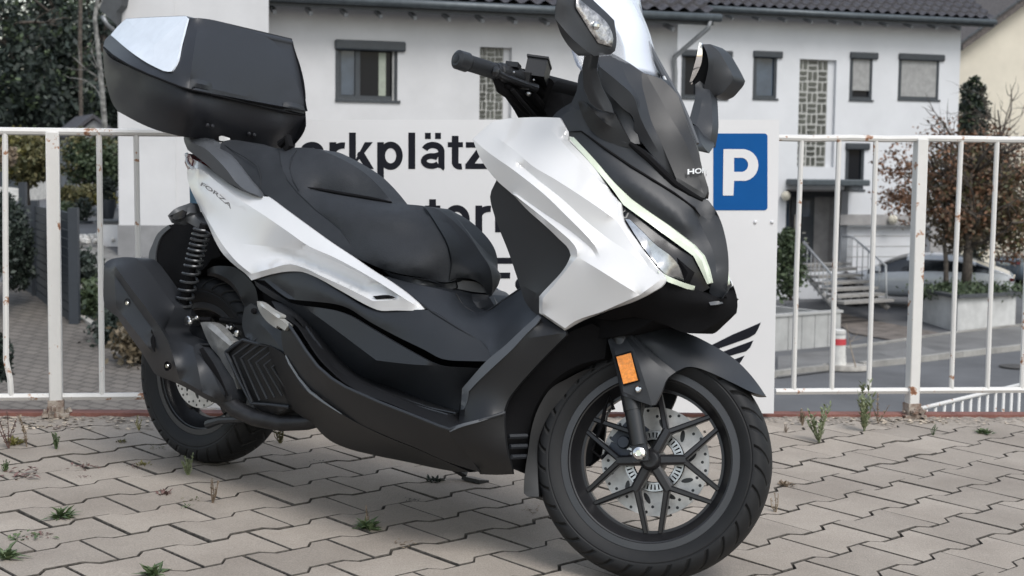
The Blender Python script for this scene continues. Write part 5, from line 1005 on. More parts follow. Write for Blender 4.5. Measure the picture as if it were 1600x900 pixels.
M['mortar'] = mat('white_mortar', (.42, .42, .40), .8); M['pane'] = glass_pane(); M['pane2'] = mat('hazy_window_pane', (.06, .085, .12), .1, var=.2, scale=1)
A18 = radians(18); HD = np.array([cos(A18), sin(A18), 0]); HN = np.array([-sin(A18), cos(A18), 0]); HR = np.array([[HD[0], HN[0], 0], [HD[1], HN[1], 0], [0, 0, 1.]])
class Fac:
    def __init__(s, px, D, root, ang=A18): s.p0 = WY(px, 260, D); s.p0[2] = 0; s.r = root; s.d = np.array([cos(ang), sin(ang), 0]); s.n = np.array([-sin(ang), cos(ang), 0]); s.R = np.stack([s.d, s.n, U_], 1)
    def uz(s, px, py, off=0): r = ray(px, py); q = s.p0+s.n*off; t_ = ((q-CAM)@s.n)/(r@s.n); p = CAM+t_*r; return (p-s.p0)@s.d, p[2]
    def w(s, u, off, z): return s.p0+s.d*u+s.n*off+np.array([0, 0, z])
    def L(s, V): return [v-np.array(s.r.location) for v in V]
    def wall(s, name, u0, u1, z0, z1, holes, m, off=0, th=.3, par=None):
        us = sorted({u0, u1}|{h[0] for h in holes}|{h[1] for h in holes}); zs = sorted({z0, z1}|{h[2] for h in holes}|{h[3] for h in holes}); V = []; Fs = []
        def q(a, b_, c, d): n = len(V); V.extend([a, b_, c, d]); Fs.append((n, n+1, n+2, n+3))
        for i in range(len(us)-1):
            for j in range(len(zs)-1):
                uc, zc = (us[i]+us[i+1])/2, (zs[j]+zs[j+1])/2
                if any(h[0] < uc < h[1] and h[2] < zc < h[3] for h in holes): continue
                q(s.w(us[i], off, zs[j]), s.w(us[i+1], off, zs[j]), s.w(us[i+1], off, zs[j+1]), s.w(us[i], off, zs[j+1]))
        for h in holes+[(u0, u1, z0, z1)]:
            a, b_, c, d = h; o2 = off+th
            q(s.w(a, off, c), s.w(a, off, d), s.w(a, o2, d), s.w(a, o2, c)); q(s.w(b_, off, c), s.w(b_, o2, c), s.w(b_, o2, d), s.w(b_, off, d)); q(s.w(a, off, c), s.w(a, o2, c), s.w(b_, o2, c), s.w(b_, off, c)); q(s.w(a, off, d), s.w(b_, off, d), s.w(b_, o2, d), s.w(a, o2, d))
        return mesh(name, s.L(V), Fs, m, par or s.r, smooth=False)
    def hole(s, x0, y0, x1, y1): u0, z1 = s.uz(x0, y0); u1, z0 = s.uz(x1, y1); return (u0, u1, z0, z1)
    def box(s, name, u0, u1, z0, z1, o0, o1, m, par=None, bev=0):
        b = MB(); b.box(s.w((u0+u1)/2, (o0+o1)/2, (z0+z1)/2), (u1-u0, o1-o0, z1-z0), s.R); o = mesh(name, s.L(b.v), b.f, m, par or s.r, smooth=False)
        if bev: md = o.modifiers.new('b', 'BEVEL'); md.width = bev; md.segments = 2
        return o
def window(fc, rect, kind='two', shut=0., box_=True, reveal=.12, paneM='pane', inner=True):
    u0, u1, z0, z1 = rect; fw_ = .07; V = MB(); o0 = reveal-.10
    w_ = MB()
    for a, b_, c, d in ((u0, u1, z0, z0+fw_), (u0, u1, z1-fw_, z1), (u0, u0+fw_, z0+fw_, z1-fw_), (u1-fw_, u1, z0+fw_, z1-fw_)): w_.box(fc.w((a+b_)/2, reveal-.05, (c+d)/2), (b_-a, .08, d-c), fc.R)
    if kind == 'two': m_ = u0+(u1-u0)*.34; w_.box(fc.w(m_, reveal-.05, (z0+z1)/2), (.09, .07, z1-z0-2*fw_), fc.R)
    fr = mesh('window', fc.L(w_.v), w_.f, M['frame'], fc.r, smooth=False)
    fc.box('sill', u0-.05, u1+.05, z0-.05, z0-.002, -.03, reveal-.01, M['frame'], fr)
    fc.box('outer_frame', u0-.045, u0-.003, z0-.002, z1, -.012, .012, M['frame'], fr)
    if box_: fc.box('shutter_box', u0-.06, u1+.14, z1-.13, z1+.05, -.07, .05, M['frame'], fr, .03)
    fc.box('pane', u0+fw_, u1-fw_, z0+fw_, z1-fw_, reveal-.035, reveal-.028, M[paneM], fr)
    if shut: fc.box('roller_shutter', u0+.02, u1-.02, z1-(z1-z0)*shut, z1-.1, reveal-.085, reveal-.07, M['shutter'], fr)
    return fr
def glassblocks(fc, rect, cw=.0):
    u0, u1, z0, z1 = rect; g = MB(); k = 3; s_ = (u1-u0)/k; nr = max(1, int(round((z1-z0)/s_))); sz = (z1-z0)/nr; bar = s_*.26
    for i in range(k):
        for j in range(nr):
            a = u0+i*s_; c = z0+j*sz; v = (i+j) % 2
            if v: [g.box(fc.w(a+s_*(q+.5)/2, .10, c+sz/2), (s_/2-bar*.8, .04, sz-bar), fc.R) for q in (0, 1)]
            else: [g.box(fc.w(a+s_/2, .10, c+sz*(q+.5)/2), (s_-bar, .04, sz/2-bar*.8), fc.R) for q in (0, 1)]
    bk = fc.box('glass_block_window', u0, u1, z0, z1, .11, .14, M['mortar']); mesh('glass_blocks', fc.L(g.v), g.f, mat('block_glass', (.085, .09, .078), .3, var=.3, scale=3), bk, smooth=False)
def roof(fc, u0, u1, ze, o0, depth, slope, m, par, tw=.30, th_=.34, ridge=True):
    V = []; Fs = []; nu = int((u1-u0)/tw)*6; nr = int(depth/th_)
    base = lambda s_: (o0+s_*cos(slope), ze+s_*sin(slope))
    for r_i in range(nr):
        for e in (0, 1):
            s_ = r_i*th_+e*th_*1.0; o, z = base(s_); lift = .07 if e == 0 else .0
            for i in range(nu+1):
                u = u0+(u1-u0)*i/nu; ph = (i % 6)/6*2*pi; V.append(fc.w(u, o-lift*sin(slope)*.3, z+lift+.075*(.5+.5*cos(ph))**1.3))
    q = nu+1
    for r_i in range(nr*2-1):
        for i in range(nu): a = r_i*q+i; Fs.append((a, a+1, a+q+1, a+q))
    o_ = mesh('roof', fc.L(V), Fs, m, par, autosharp=.9)
    b = MB(); (oa, za), (ob, zb) = base(0), base(nr*th_); V = [fc.w(u0, oa, za-.03), fc.w(u1, oa, za-.03), fc.w(u1, ob, zb-.03), fc.w(u0, ob, zb-.03)]; V += [v-np.array([0, 0, .14]) for v in V]
    b.add(V, [(0, 1, 2, 3), (7, 6, 5, 4), (0, 4, 5, 1), (1, 5, 6, 2), (2, 6, 7, 3), (3, 7, 4, 0)]); mesh('roof_deck', fc.L(b.v), b.f, M['woodgrey'], par, smooth=False); return o_
def gutter(fc, u0, u1, z, off, par, r=.075):
    b = MB(); b.tube([fc.w(u0, off, z), fc.w(u1, off, z)], r, 12); mesh('gutter', fc.L(b.v), b.f, M['zinc'], par)
def rafters(fc, u0, u1, z, o0, par, st=.62):
    b = MB(); u = u0+.2
    while u < u1: b.box(fc.w(u, o0+.28, z), (.06, .44, .07), fc.R@rot([1, 0, 0], .3)); u += st
    mesh('rafter_ends', fc.L(b.v), b.f, M['pipeg'], par, smooth=False)
# --- near house
h1 = empty('house', WY(600, 400, 27)); tag(h1, 'white rendered house with dark tiled roof and one dark framed window behind the sign', 'house')
f1 = Fac(430, 26, h1)
u0, _ = f1.uz(405, 100); u1, _ = f1.uz(1058, 100); ze = f1.uz(600, 22)[1]+.22
wr = f1.hole(528, 66, 621, 157); gb = f1.hole(750, 73, 788, 187); gb = (gb[0], gb[1], gb[3]-2.6, gb[3]); gbh = (gb[0], gb[1]+.13, gb[2], gb[3])
f1.wall('wall', u0, u1, -2.7, ze, [wr, gbh], M['render'])
f1.box('back_wall', u0, u1, -2.7, ze+1, 7.0, 7.2, M['render']); f1.box('side_wall', u1-.25, u1, -2.7, ze-.02, .301, 7.0, M['render']); f1.box('floor_slab', u0, u1-.26, -.3, -.1, .305, 6.9, M['room'])
wf = window(f1, wr, 'two', reveal=.14, paneM='pane'); mid = wr[0]+(wr[1]-wr[0])*.34
f1.box('pane', wr[0]+.08, mid-.05, wr[2]+.08, wr[3]-.08, .095, .10, M['pane2'], wf)
f1.box('curtain', wr[0]+(wr[1]-wr[0])*.70, wr[0]+(wr[1]-wr[0])*.82, wr[2]+.08, wr[3]-.15, .092, .103, M['curtain'], wf); f1.box('shutter_rail', wr[1]-.09, wr[1]-.06, wr[2], wr[3], .03, .06, M['shutter'], wf)
glassblocks(f1, gb); f1.box('window_reveal', gb[1]+.002, gb[1]+.13, gb[2], gb[3], .10, .14, M['render'])
zr = ze-.05; roof(f1, u0-.1, f1.uz(1095, 40)[0], zr, -.55, 5.6, radians(30), M['roof'], h1); gutter(f1, u0-.1, f1.uz(1100, 40)[0]+.05, zr-.03, -.62, h1); rafters(f1, u0, u1+.3, zr-.20, -.55, h1)
b = MB(); ug = f1.uz(1092, 40)[0]; b.tube([f1.w(ug-.05, -.62, zr-.05), f1.w(ug-.08, -.6, zr-.22), f1.w(u1-.10, -.08, zr-.75), f1.w(u1-.06, -.06, zr-1.0), f1.w(u1-.06, -.06, -2.6)], .045, 10); mesh('downpipe', f1.L(b.v), b.f, M['pipeg'], h1)
# projecting block on the left
f1b = Fac(185, 24.6, h1, radians(10)); ub1 = f1b.uz(420, 100)[0]; um = f1b.uz(273, 100)[0]
zb = terr(*f1b.w(0, 0, 0)[:2])-.1
f1b.wall('bay_wall', 0, um, zb, 6.2, [], M['render'], th=3.5); f1b.wall('bay_wall', um, ub1, zb, 6.2, [], M['render'], off=.05, th=3.4)
f1b.box('plinth', -.02, um+.02, zb, f1b.uz(230, 352)[1], -.02, .5, M['plinth']); f1b.box('plinth', um+.025, ub1, zb, f1b.uz(230, 352)[1], .03, .5, M['plinth'])
b = MB(); p_ = [WY(155, 14, 24.3), WY(163, -6, 24.3), WY(196, -30, 24.3), WY(190, 8, 24.3), WY(182, 18, 24.3), WY(181, 38, 24.3), WY(172, 30, 24.3)]
b.add(p_+[v+np.array([.1, 3.4, 0]) for v in p_], [tuple(range(7)), tuple(range(13, 6, -1))]+[(i, 7+i, 7+(i+1) % 7, (i+1) % 7) for i in range(7)]); mesh('roof_overhang', f1b.L(b.v), b.f, M['woodgrey'], h1, smooth=False)
b = MB(); b.tube([WY(160, 25, 24.2), WY(167, 38, 24.2), WY(177, 47, 24.4), WY(184, 50, 24.6)], .035, 8); mesh('gutter_pipe', f1b.L(b.v), b.f, M['pipeg'], h1)
# --- far house
h2 = empty('house', WY(1300, 450, 40)); tag(h2, 'white house with roller shutters, front door and garage behind the railing on the right', 'house')
f2 = Fac(1150, 38.5, h2); ze2 = f2.uz(1300, 30)[1]+.1; ua, ub_ = f2.uz(1035, 100)[0], f2.uz(1500, 100)[0]; zg = -2.75
H1 = f2.hole(1068, 80, 1135, 154); H2 = f2.hole(1180, 82, 1213, 154); H3 = f2.hole(1250, 92, 1292, 261); H3h = (H3[0], H3[1]+.2, H3[2], H3[3]); H4 = f2.hole(1331, 84, 1362, 156); H5 = f2.hole(1407, 86, 1466, 156); H6 = f2.hole(1324, 226, 1349, 296)
H7 = f2.hole(1229, 296, 1322, 425); H8 = f2.hole(1319, 354, 1449, 476); H7 = (H7[0], H7[1], H7[2], H7[3]); H8 = (H8[0], H8[1], -2.54, H8[3])
f2.wall('wall', ua, ub_, zg, ze2, [H1, H2, H3h, H4, H5, H6, H7, H8], M['render2'], th=.35)
f2.box('side_wall', ub_-.3, ub_, zg, ze2-.02, .351, 8, M['render2']); f2.box('back_wall', ua, ub_, zg, ze2, 8, 8.2, M['render2']); f2.box('floor_slab', ua, ub_-.31, .2, .4, .36, 7.9, M['room'])
window(f2, H1, 'two'); window(f2, H2, 'one', paneM='pane2'); window(f2, H6, 'one'); window(f2, H4, 'one', shut=.80); window(f2, H5, 'one', shut=.97); glassblocks(f2, H3); f2.box('window_reveal', H3[1]+.002, H3[1]+.2, H3[2], H3[3], .10, .14, M['render2'])
f2.box('door_recess', H7[0], H7[1], H7[2], H7[3], .9, 1.0, M['greyband']); f2.box('recess_side', H7[0], H7[0]+.04, H7[2], H7[3], .352, .9, M['greyband']); f2.box('recess_side', H7[1]-.04, H7[1], H7[2], H7[3], .352, .9, M['greyband']); f2.box('recess_ceiling', H7[0]+.04, H7[1]-.04, H7[3]-.05, H7[3], .352, .9, M['greyband'])
dd = f2.hole(1232, 305, 1289, 412); dr = f2.box('front_door', dd[0]+.55, dd[1]+.10, dd[2]-.1, dd[3], .82, .9, M['frame']); f2.box('side_light', dd[0]+.08, dd[0]+.5, dd[2]-.1, dd[3], .84, .9, M['pane2']); f2.box('door_light', dd[0]+.85, dd[1]-.05, dd[3]-.6, dd[3]-.15, .81, .82, M['pane2'], dr); f2.box('door_handle', dd[0]+.62, dd[0]+.66, -.7, -.3, .77, .80, M['steel'], dr)
for i in range(5): f2.box('door_inlay', dd[0]+.9+.05*(i % 2), dd[1]-.15+.05*(i % 3), dd[3]-1.05-.14*i, dd[3]-1.02-.14*i, .812, .82, M['steel'], dr)
ca = f2.hole(1228, 277, 1324, 291); f2.box('canopy', ca[0], ca[1]+.15, ca[2]+.02, ca[3]-.04, -.9, .0, M['zinc'], None, .03)
gd = f2.box('garage_door', H8[0], H8[1]-.45, H8[2], H8[3], .2, .26, M['render2'])
for k in range(8): f2.box('door_groove', H8[0]+.01, H8[1]-.46, H8[3]-.28*(k+1), H8[3]-.28*(k+1)+.02, .194, .2, M['greyband'], gd)
f2.box('garage_reveal', H8[1]-.45, H8[1], H8[2], H8[3], .2, .34, M['greyband'])
bd_ = f2.hole(1312, 335, 1462, 352); f2.box('band', bd_[0], bd_[1], bd_[2]+.01, bd_[3], -.04, -.003, M['greyband']); f2.box('band', H8[1]+.003, ub_, -2.5, bd_[2], -.03, -.003, M['greyband'])
roof(f2, ua-.2, f2.uz(1533, 30)[0], ze2-.02, -.6, 7.0, radians(30), M['roof'], h2); gutter(f2, ua-.2, f2.uz(1533, 30)[0], ze2-.05, -.66, h2, .075); rafters(f2, ua, ub_+.3, ze2-.2, -.6, h2, .75)
sk = f2.w(f2.uz(1420, 0)[0], 1.05, ze2+1.02); b = MB(); b.box(sk, (1.5, 1.0, .12), f2.R@rot([1, 0, 0], radians(30))); s_k = mesh('skylight', f2.L(b.v), b.f, M['woodgrey'], h2, smooth=False); b = MB(); b.box(sk+np.array([0, -.03, .07]), (1.3, .85, .03), f2.R@rot([1, 0, 0], radians(30))); mesh('pane', f2.L(b.v), b.f, M['pane2'], s_k, smooth=False)
for px, py in ((1224.5, 306), (1391, 343)):
    u, z = f2.uz(px, py); b = MB(); b.ball(f2.w(u, -.12, z), .13, 14); b.box(f2.w(u, -.02, z), (.1, .06, .1), f2.R); mesh('wall_lamp', f2.L(b.v), b.f, mat('opal_globe', (.62, .58, .48), .3), h2)
# cream gable
h3 = empty('house', WY(1560, 400, 48)); tag(h3, 'cream rendered gable house with brown tiled roof at the far right', 'house')
f3 = Fac(1500, 52, h3, radians(12)); gpts = [(1497, 560), (1497, 78), (1602, 2), (1700, -68), (1800, 0), (1800, 560)]; q = [f3.uz(x, y) for x, y in gpts]; n = len(q)
mesh('gable_wall', f3.L([f3.w(u, 0, max(z, -2.6)) for u, z in q]+[f3.w(u, 9, max(z, -2.6)) for u, z in q]), [tuple(range(n)), tuple(range(2*n-1, n-1, -1))]+[(i, n+i, n+(i+1) % n, (i+1) % n) for i in range(n)], M['cream'], h3, smooth=False)
a, c = f3.uz(1494, 80), f3.uz(1704, -72); b = MB(); dz = .30
for k, (m_, e0, e1) in enumerate(((M['roofb'], -.45, 9.3),)):
    V = [f3.w(a[0], e0, a[1]), f3.w(c[0], e0, c[1]), f3.w(c[0], e1, c[1]), f3.w(a[0], e1, a[1])]; V = V+[v+np.array([0, 0, dz]) for v in V]; b.add(V, [(3, 2, 1, 0), (4, 5, 6, 7), (0, 1, 5, 4), (1, 2, 6, 5), (2, 3, 7, 6), (3, 0, 4, 7)])
rf_ = mesh('roof', f3.L(b.v), b.f, M['roofb'], h3, smooth=False)
b = MB()
for k in range(14): t_ = k/14; b.box(f3.w(a[0]+(c[0]-a[0])*t_, -.47, a[1]+(c[1]-a[1])*t_+dz+.02), (.42, .10, .06), f3.R@rot([0, 1, 0], -atan2(c[1]-a[1], c[0]-a[0])))
mesh('verge_tiles', f3.L(b.v), b.f, M['woodgrey'], rf_, smooth=False)
V = []; Fs = []
wn = f3.hole(1556, 322, 1578, 372); f3.box('window', wn[0], wn[1], wn[2], wn[3], -.04, -.01, M['pane2']); 
# ================================================================ FRONT STEPS, WALLS, BOLLARD
st0 = empty('front_steps', GT(1345, 478)); tag(st0, 'grey concrete front steps with open risers and metal handrails', 'steps'); M['conc'] = mat('step_concrete', (.27, .26, .245), .9, var=.1, scale=4); M['hrail'] = mat('grey_handrail', (.30, .31, .32), .5)
S = lambda V: [v-np.array(st0.location) for v in V]
stp = [((1310, 1388), 470.5, 33.2), ((1300, 1374), 461, 33.8), ((1290, 1364), 451, 34.4), ((1280, 1353), 441, 35.0), ((1270, 1341), 431, 35.6), ((1262, 1330), 421, 36.2), ((1254, 1322), 413, 36.8)]
for i, ((xa, xb), py, D) in enumerate(stp):
    p0_, p1_ = WY(xa, py, D), WY(xb, py, D+.9); b = MB(); c_ = (p0_+p1_)/2; d = p1_-p0_; L_n = np.linalg.norm(d[:2]); b.box(c_, (L_n, .36, .06), rot([0, 0, 1], atan2(d[1], d[0]))); mesh('step', S(b.v), b.f, M['conc'], st0, smooth=False)
b = MB()
for (xa, ya, Da, xb, yb, Db) in ((1262, 425, 36.4, 1308, 477, 33.0), (1322, 420, 37.4, 1386, 472, 34.0)):
    A_, B_ = WY(xa, ya, Da), WY(xb, yb, Db); c_ = (A_+B_)/2; d = B_-A_; b.tube([A_-np.array([0, 0, .12]), B_-np.array([0, 0, .12])], .08, 4)
mesh('stringer', S(b.v), b.f, M['conc'], st0)
for pts, nb_ in ((((1256, 378, 36.6), (1300, 430, 33.6), (1303, 470, 33.4)), 7), (((1316, 368, 37.4), (1332, 370, 37.2), (1384, 415, 34.2), (1385, 468, 34.0)), 12)):
    b = MB(); P3 = [WY(*p) for p in pts]; b.tube(P3, .028, 8)
    tp = P3[:-1]
    for k in range(nb_):
        t_ = k/nb_*(len(tp)-1); i = int(t_); f = t_-i; a = tp[i]+(tp[min(i+1, len(tp)-1)]-tp[i])*f; b.tube([a, a-np.array([0, 0, .85])], .012, 6)
    mesh('handrail', S(b.v), b.f, M['hrail'], st0)
def worldbox(name, pts, z0, z1, m, label, cat, kind=None):
    V = [np.array([p[0], p[1], z0]) for p in pts]+[np.array([p[0], p[1], z1]) for p in pts]; n = len(pts); o = loc_mesh(name, V, [tuple(range(n-1, -1, -1)), tuple(range(n, 2*n))]+[(i, (i+1) % n, n+(i+1) % n, n+i) for i in range(n)], m, smooth=False); tag(o, label, cat, kind=kind); return o
M['slab'] = mat('pale_concrete_slab', (.40, .40, .39), .85, var=.08, scale=2)
a, c = GT(1207, 547), GT(1310, 538); d = (c-a)/np.linalg.norm(c-a); nrm = np.array([-d[1], d[0], 0]); Lw = np.linalg.norm(c-a); lw = empty('low_wall', a); tag(lw, 'low wall of pale upright concrete slabs beside the road', 'wall')
for k in range(5):
    b = MB(); zt = .72; b.box(a+d*Lw*(k+.5)/5+np.array([0, 0, zt/2-.05]), (Lw/5-.015, .10, zt), rot([0, 0, 1], atan2(d[1], d[0]))); mesh('slab', [v-a for v in b.v], b.f, M['slab'], lw, smooth=False)
b = MB(); b.box(a+d*Lw/2+np.array([0, 0, .695]), (Lw+.06, .16, .05), rot([0, 0, 1], atan2(d[1], d[0]))); mesh('coping', [v-a for v in b.v], b.f, M['slab'], lw, smooth=False)
b = MB(); b.box(c+nrm*1.6+np.array([0, 0, .32]), (.10, 3.2, .66), rot([0, 0, 1], atan2(d[1], d[0]))); mesh('return_slab', [v-a for v in b.v], b.f, M['slab'], lw, smooth=False)
pl = [GT(1435, 499), GT(1495, 518), GT(1586, 508.5), GT(1586, 508.5)+(GT(1435, 499)-GT(1495, 518))]; zt = -2.7+.80
M['plw'] = mat('planter_render', (.50, .50, .49), .9, var=.1, scale=2)
plant = worldbox('planter', pl, -2.9, zt, M['plw'], 'white rendered raised planter at the roadside holding the berry tree', 'planter')
cp = [np.array([p[0], p[1], 0]) for p in pl]; cen = sum(cp)/4; b = MB()
for i in range(4):
    A_, B_ = cp[i], cp[(i+1) % 4]; dd_ = B_-A_; LL = np.linalg.norm(dd_); b.box((A_+B_)/2+np.array([0, 0, zt+.04])-0*cen, (LL+.14, .18, .07), rot([0, 0, 1], atan2(dd_[1], dd_[0])))
o = mesh('coping', [v-np.array(plant.location) for v in b.v], b.f, M['woodgrey'], plant, smooth=False)
bo = empty('bollard', GT(1309, 577)); tag(bo, 'white plastic bollard with one red band on a flat grey foot', 'bollard'); s_ = 2300/bo.location[1]; b = MB()
M['bolw'] = mat('bollard_white', (.60, .59, .56), .5, var=.12, scale=6); M['bolr'] = mat('bollard_red', (.50, .05, .06), .5)
rB = 11.5/s_; hh_ = 63/s_
b.tube([(0, 0, .05), (0, 0, hh_*.35), (0, 0, hh_*.42), (0, 0, hh_*.98), (0, 0, hh_)], [rB*1.15, rB*1.05, rB, rB*.97, rB*.8], 20); mesh('post', b.v, b.f, M['bolw'], bo, autosharp=.6)
b = MB(); b.tube([(0, 0, hh_*.62), (0, 0, hh_*.78)], [rB*1.02, rB*1.02], 20, cap=False); mesh('red_band', b.v, b.f, M['bolr'], bo)
b = MB(); b.tube([(0, 0, hh_*.88), (0, 0, hh_*.91)], [rB*1.015, rB*1.015], 20, cap=False); mesh('groove', b.v, b.f, M['greyband'], bo)
b = MB(); pts = [(cos(a_)*.43+.13, sin(a_)*.28) for a_ in np.linspace(0, 2*pi, 25)[:-1]]; V = [(x, y, 0.0) for x, y in pts]+[(x*.93, y*.93, .09) for x, y in pts]; k = 24; b.add(V, [tuple(range(k-1, -1, -1)), tuple(range(k, 2*k))]+[(i, (i+1) % k, k+(i+1) % k, k+i) for i in range(k)]); mesh('foot', b.v, b.f, mat('bollard_foot', (.35, .33, .30), .8, var=.2, scale=6), bo, autosharp=.5)
# stair railing that drops away below the yard
dr_ = empty('stair_railing', WY(1500, 640, 7.8)); tag(dr_, 'white painted picket handrail of a stair running down below the yard', 'railing'); b = MB(); A_, B_ = WY(1428, 641, 7.4), WY(1625, 594, 8.4); b.tube([A_, B_], .012, 8); D_ = lambda V: [v-np.array(dr_.location) for v in V]; mesh('rail', D_(b.v), b.f, M['rail'], dr_)
for k in range(15):
    t_ = (k+1.3)/15; p_ = A_+(B_-A_)*t_; b = MB(); b.tube([p_, p_-np.array([0, 0, .8])], .0085, 6); mesh('picket', D_(b.v), b.f, M['rail'], dr_)
b = MB(); b.tube([A_-np.array([0, 0, .8]), B_-np.array([0, 0, .8])], .012, 8); mesh('rail', D_(b.v), b.f, M['rail'], dr_)
for p_ in (A_, B_): b = MB(); b.tube([p_, np.array([p_[0], p_[1], -2.7])], .016, 8); mesh('post', D_(b.v), b.f, M['rail'], dr_)
# ================================================================ CARS
M['carw'] = mat('silver_white_paint', (.55, .57, .60), .25, coat=1, var=.02); M['carg'] = mat('blue_grey_paint', (.10, .13, .16), .25, coat=1, var=.02); M['cglass'] = mat('car_glass', (.015, .018, .022), .06, coat=.5, var=.02); M['tyreC'] = mat('car_tyre', (.012, .012, .013), .8); M['alloy'] = mat('alloy_wheel', (.22, .22, .23), .35, metal=.8)
M['tail'] = mat('tail_lamp_glass', (.10, .01, .012), .15, coat=1)
def car(name, loc, ang, m, label, van=False, L_=4.75, Wd=.92, H=1.40):
    root = empty(name, loc); root.rotation_euler[2] = ang; tag(root, label, 'car' if not van else 'van')
    if not van: ST_ = [(0, .42, .70, .74, .74, .60), (.10, .26, .92, .95, .95, .78), (.5, .22, .96, 1.04, 1.05, .86), (.9, .22, .95, 1.22, .88, .90), (1.45, .22, .93, 1.37, .66, .92), (2.0, .22, .92, 1.40, .66, .92), (2.6, .22, .90, 1.37, .67, .92), (3.1, .22, .88, 1.18, .70, .92), (3.5, .22, .86, .93, .80, .91), (4.1, .22, .78, .82, .78, .88), (4.55, .24, .66, .70, .66, .78), (4.75, .36, .52, .54, .50, .58)]
    else: ST_ = [(0, .45, 1.0, 1.7, .70, .86), (.08, .3, 1.05, 1.9, .78, .92), (.4, .28, 1.08, 1.97, .80, .95), (1.6, .28, 1.08, 1.99, .80, .95), (2.8, .28, 1.08, 1.96, .80, .95), (3.4, .28, 1.06, 1.80, .76, .95), (3.95, .28, 1.04, 1.20, .78, .93), (4.5, .30, .95, 1.0, .74, .88), (4.7, .4, .75, .8, .60, .72)]
    V = []; Fs = []; mi = []
    for (x, zs_, zb_, zt_, wr_, wb_) in ST_:
        sec = [(wb_*.88, zs_), (wb_, zs_+(zb_-zs_)*.35), (wb_*1.0, zs_+(zb_-zs_)*.75), (wb_*.965, zb_), (min(wb_*.95, wr_+(wb_-wr_)*.2), zb_+(zt_-zb_)*.75 if zt_-zb_ > .1 else zb_+.01), (wr_*.85, zt_-.01), (0, zt_+.015)]
        ring = sec+[(-y, z) for y, z in sec[-2::-1]]
        V += [(x, y, z) for y, z in ring]
    q = 13; K = len(ST_)
    for i in range(K-1):
        for j in range(q-1):
            Fs.append((i*q+j, i*q+j+1, (i+1)*q+j+1, (i+1)*q+j)); gl = j in (3, 8) and ST_[i][3]-ST_[i][2] > .12 and ST_[i+1][3]-ST_[i+1][2] > .12
            if not van and j in (4, 5, 6, 7) and i in (2, 6, 7): gl = True
            if not van and j in (3, 8) and i in (2, 7): gl = True
            mi.append(1 if gl else 0)
    Fs += [tuple(range(q-1, -1, -1)), tuple((K-1)*q+j for j in range(q))]; mi += [0, 0]
    for i in range(K-1): Fs.append((i*q, (i+1)*q, (i+1)*q+q-1, i*q+q-1)); mi.append(0)
    bo_ = mesh('body', V, Fs, m, root, mats=[M['cglass']], fmi=mi, autosharp=.7); md = bo_.modifiers.new('s', 'SUBSURF'); md.levels = md.render_levels = 1
    for x in (.95, 3.85):
        for s in (-1, 1):
            b = MB(); c = np.array([x, s*.86, .335]); b.lathe([(.2, -.1), (.30, -.11), (.33, -.07), (.335, 0), (.33, .07), (.30, .11), (.2, .1)], c, n=28); w_ = mesh('wheel', b.v, b.f, M['tyreC'], root, autosharp=.6)
            b = MB(); b.lathe([(0, s*.085), (.19, s*.10), (.235, s*.095), (.235, s*.02)], c, n=28)
            b2 = MB()
            for k in range(5): a_ = 2*pi*k/5; b2.box(c+np.array([.11*cos(a_), s*.102, .11*sin(a_)]), (.22, .03, .05), rot([0, 1, 0], -a_))
            mesh('rim', b.v, b.f, M['cglass'], w_, autosharp=.5); mesh('spokes', b2.v, b2.f, M['alloy'], w_, smooth=False)
            b = MB(); b.lathe([(.345, -.02*s), (.385, -.02*s), (.385, .075*s)], c, n=28, a0=0, a1=pi); mesh('wheel_arch', b.v, b.f, M['tyreC'], root)
    for s in (-1, 1): b = MB(); b.box((3.25, s*1.0, .98), (.16, .2, .13), None, .8); mo = mesh('wing_mirror', b.v, b.f, m, root, smooth=False); md = mo.modifiers.new('b', 'BEVEL'); md.width = .03; md.segments = 2
    b = MB(); b.box((.075, 0, .80), (.10, 1.5, .07)); mesh('tail_lamp', b.v, b.f, M['tail'], root, smooth=False)
    b = MB(); b.box((2.05, -.915, .72), (.16, .03, .03)).box((2.05, .915, .72), (.16, .03, .03)); mesh('door_handle', b.v, b.f, m, root, smooth=False)
    return root
c1 = GT(1476, 470); c1 = WY(1586, 462, 36.6); a_c = radians(160)
car('parked_car', (c1[0], c1[1], terr(c1[0], c1[1])+.0), a_c, M['carw'], 'silver white fastback car parked behind the raised planter by the garage')
c2 = WY(1572, 456, 43); car('parked_car', (c2[0], c2[1]+.3, terr(c2[0], c2[1])), radians(8), M['carg'], 'blue grey car cut off by the right edge of the photo')
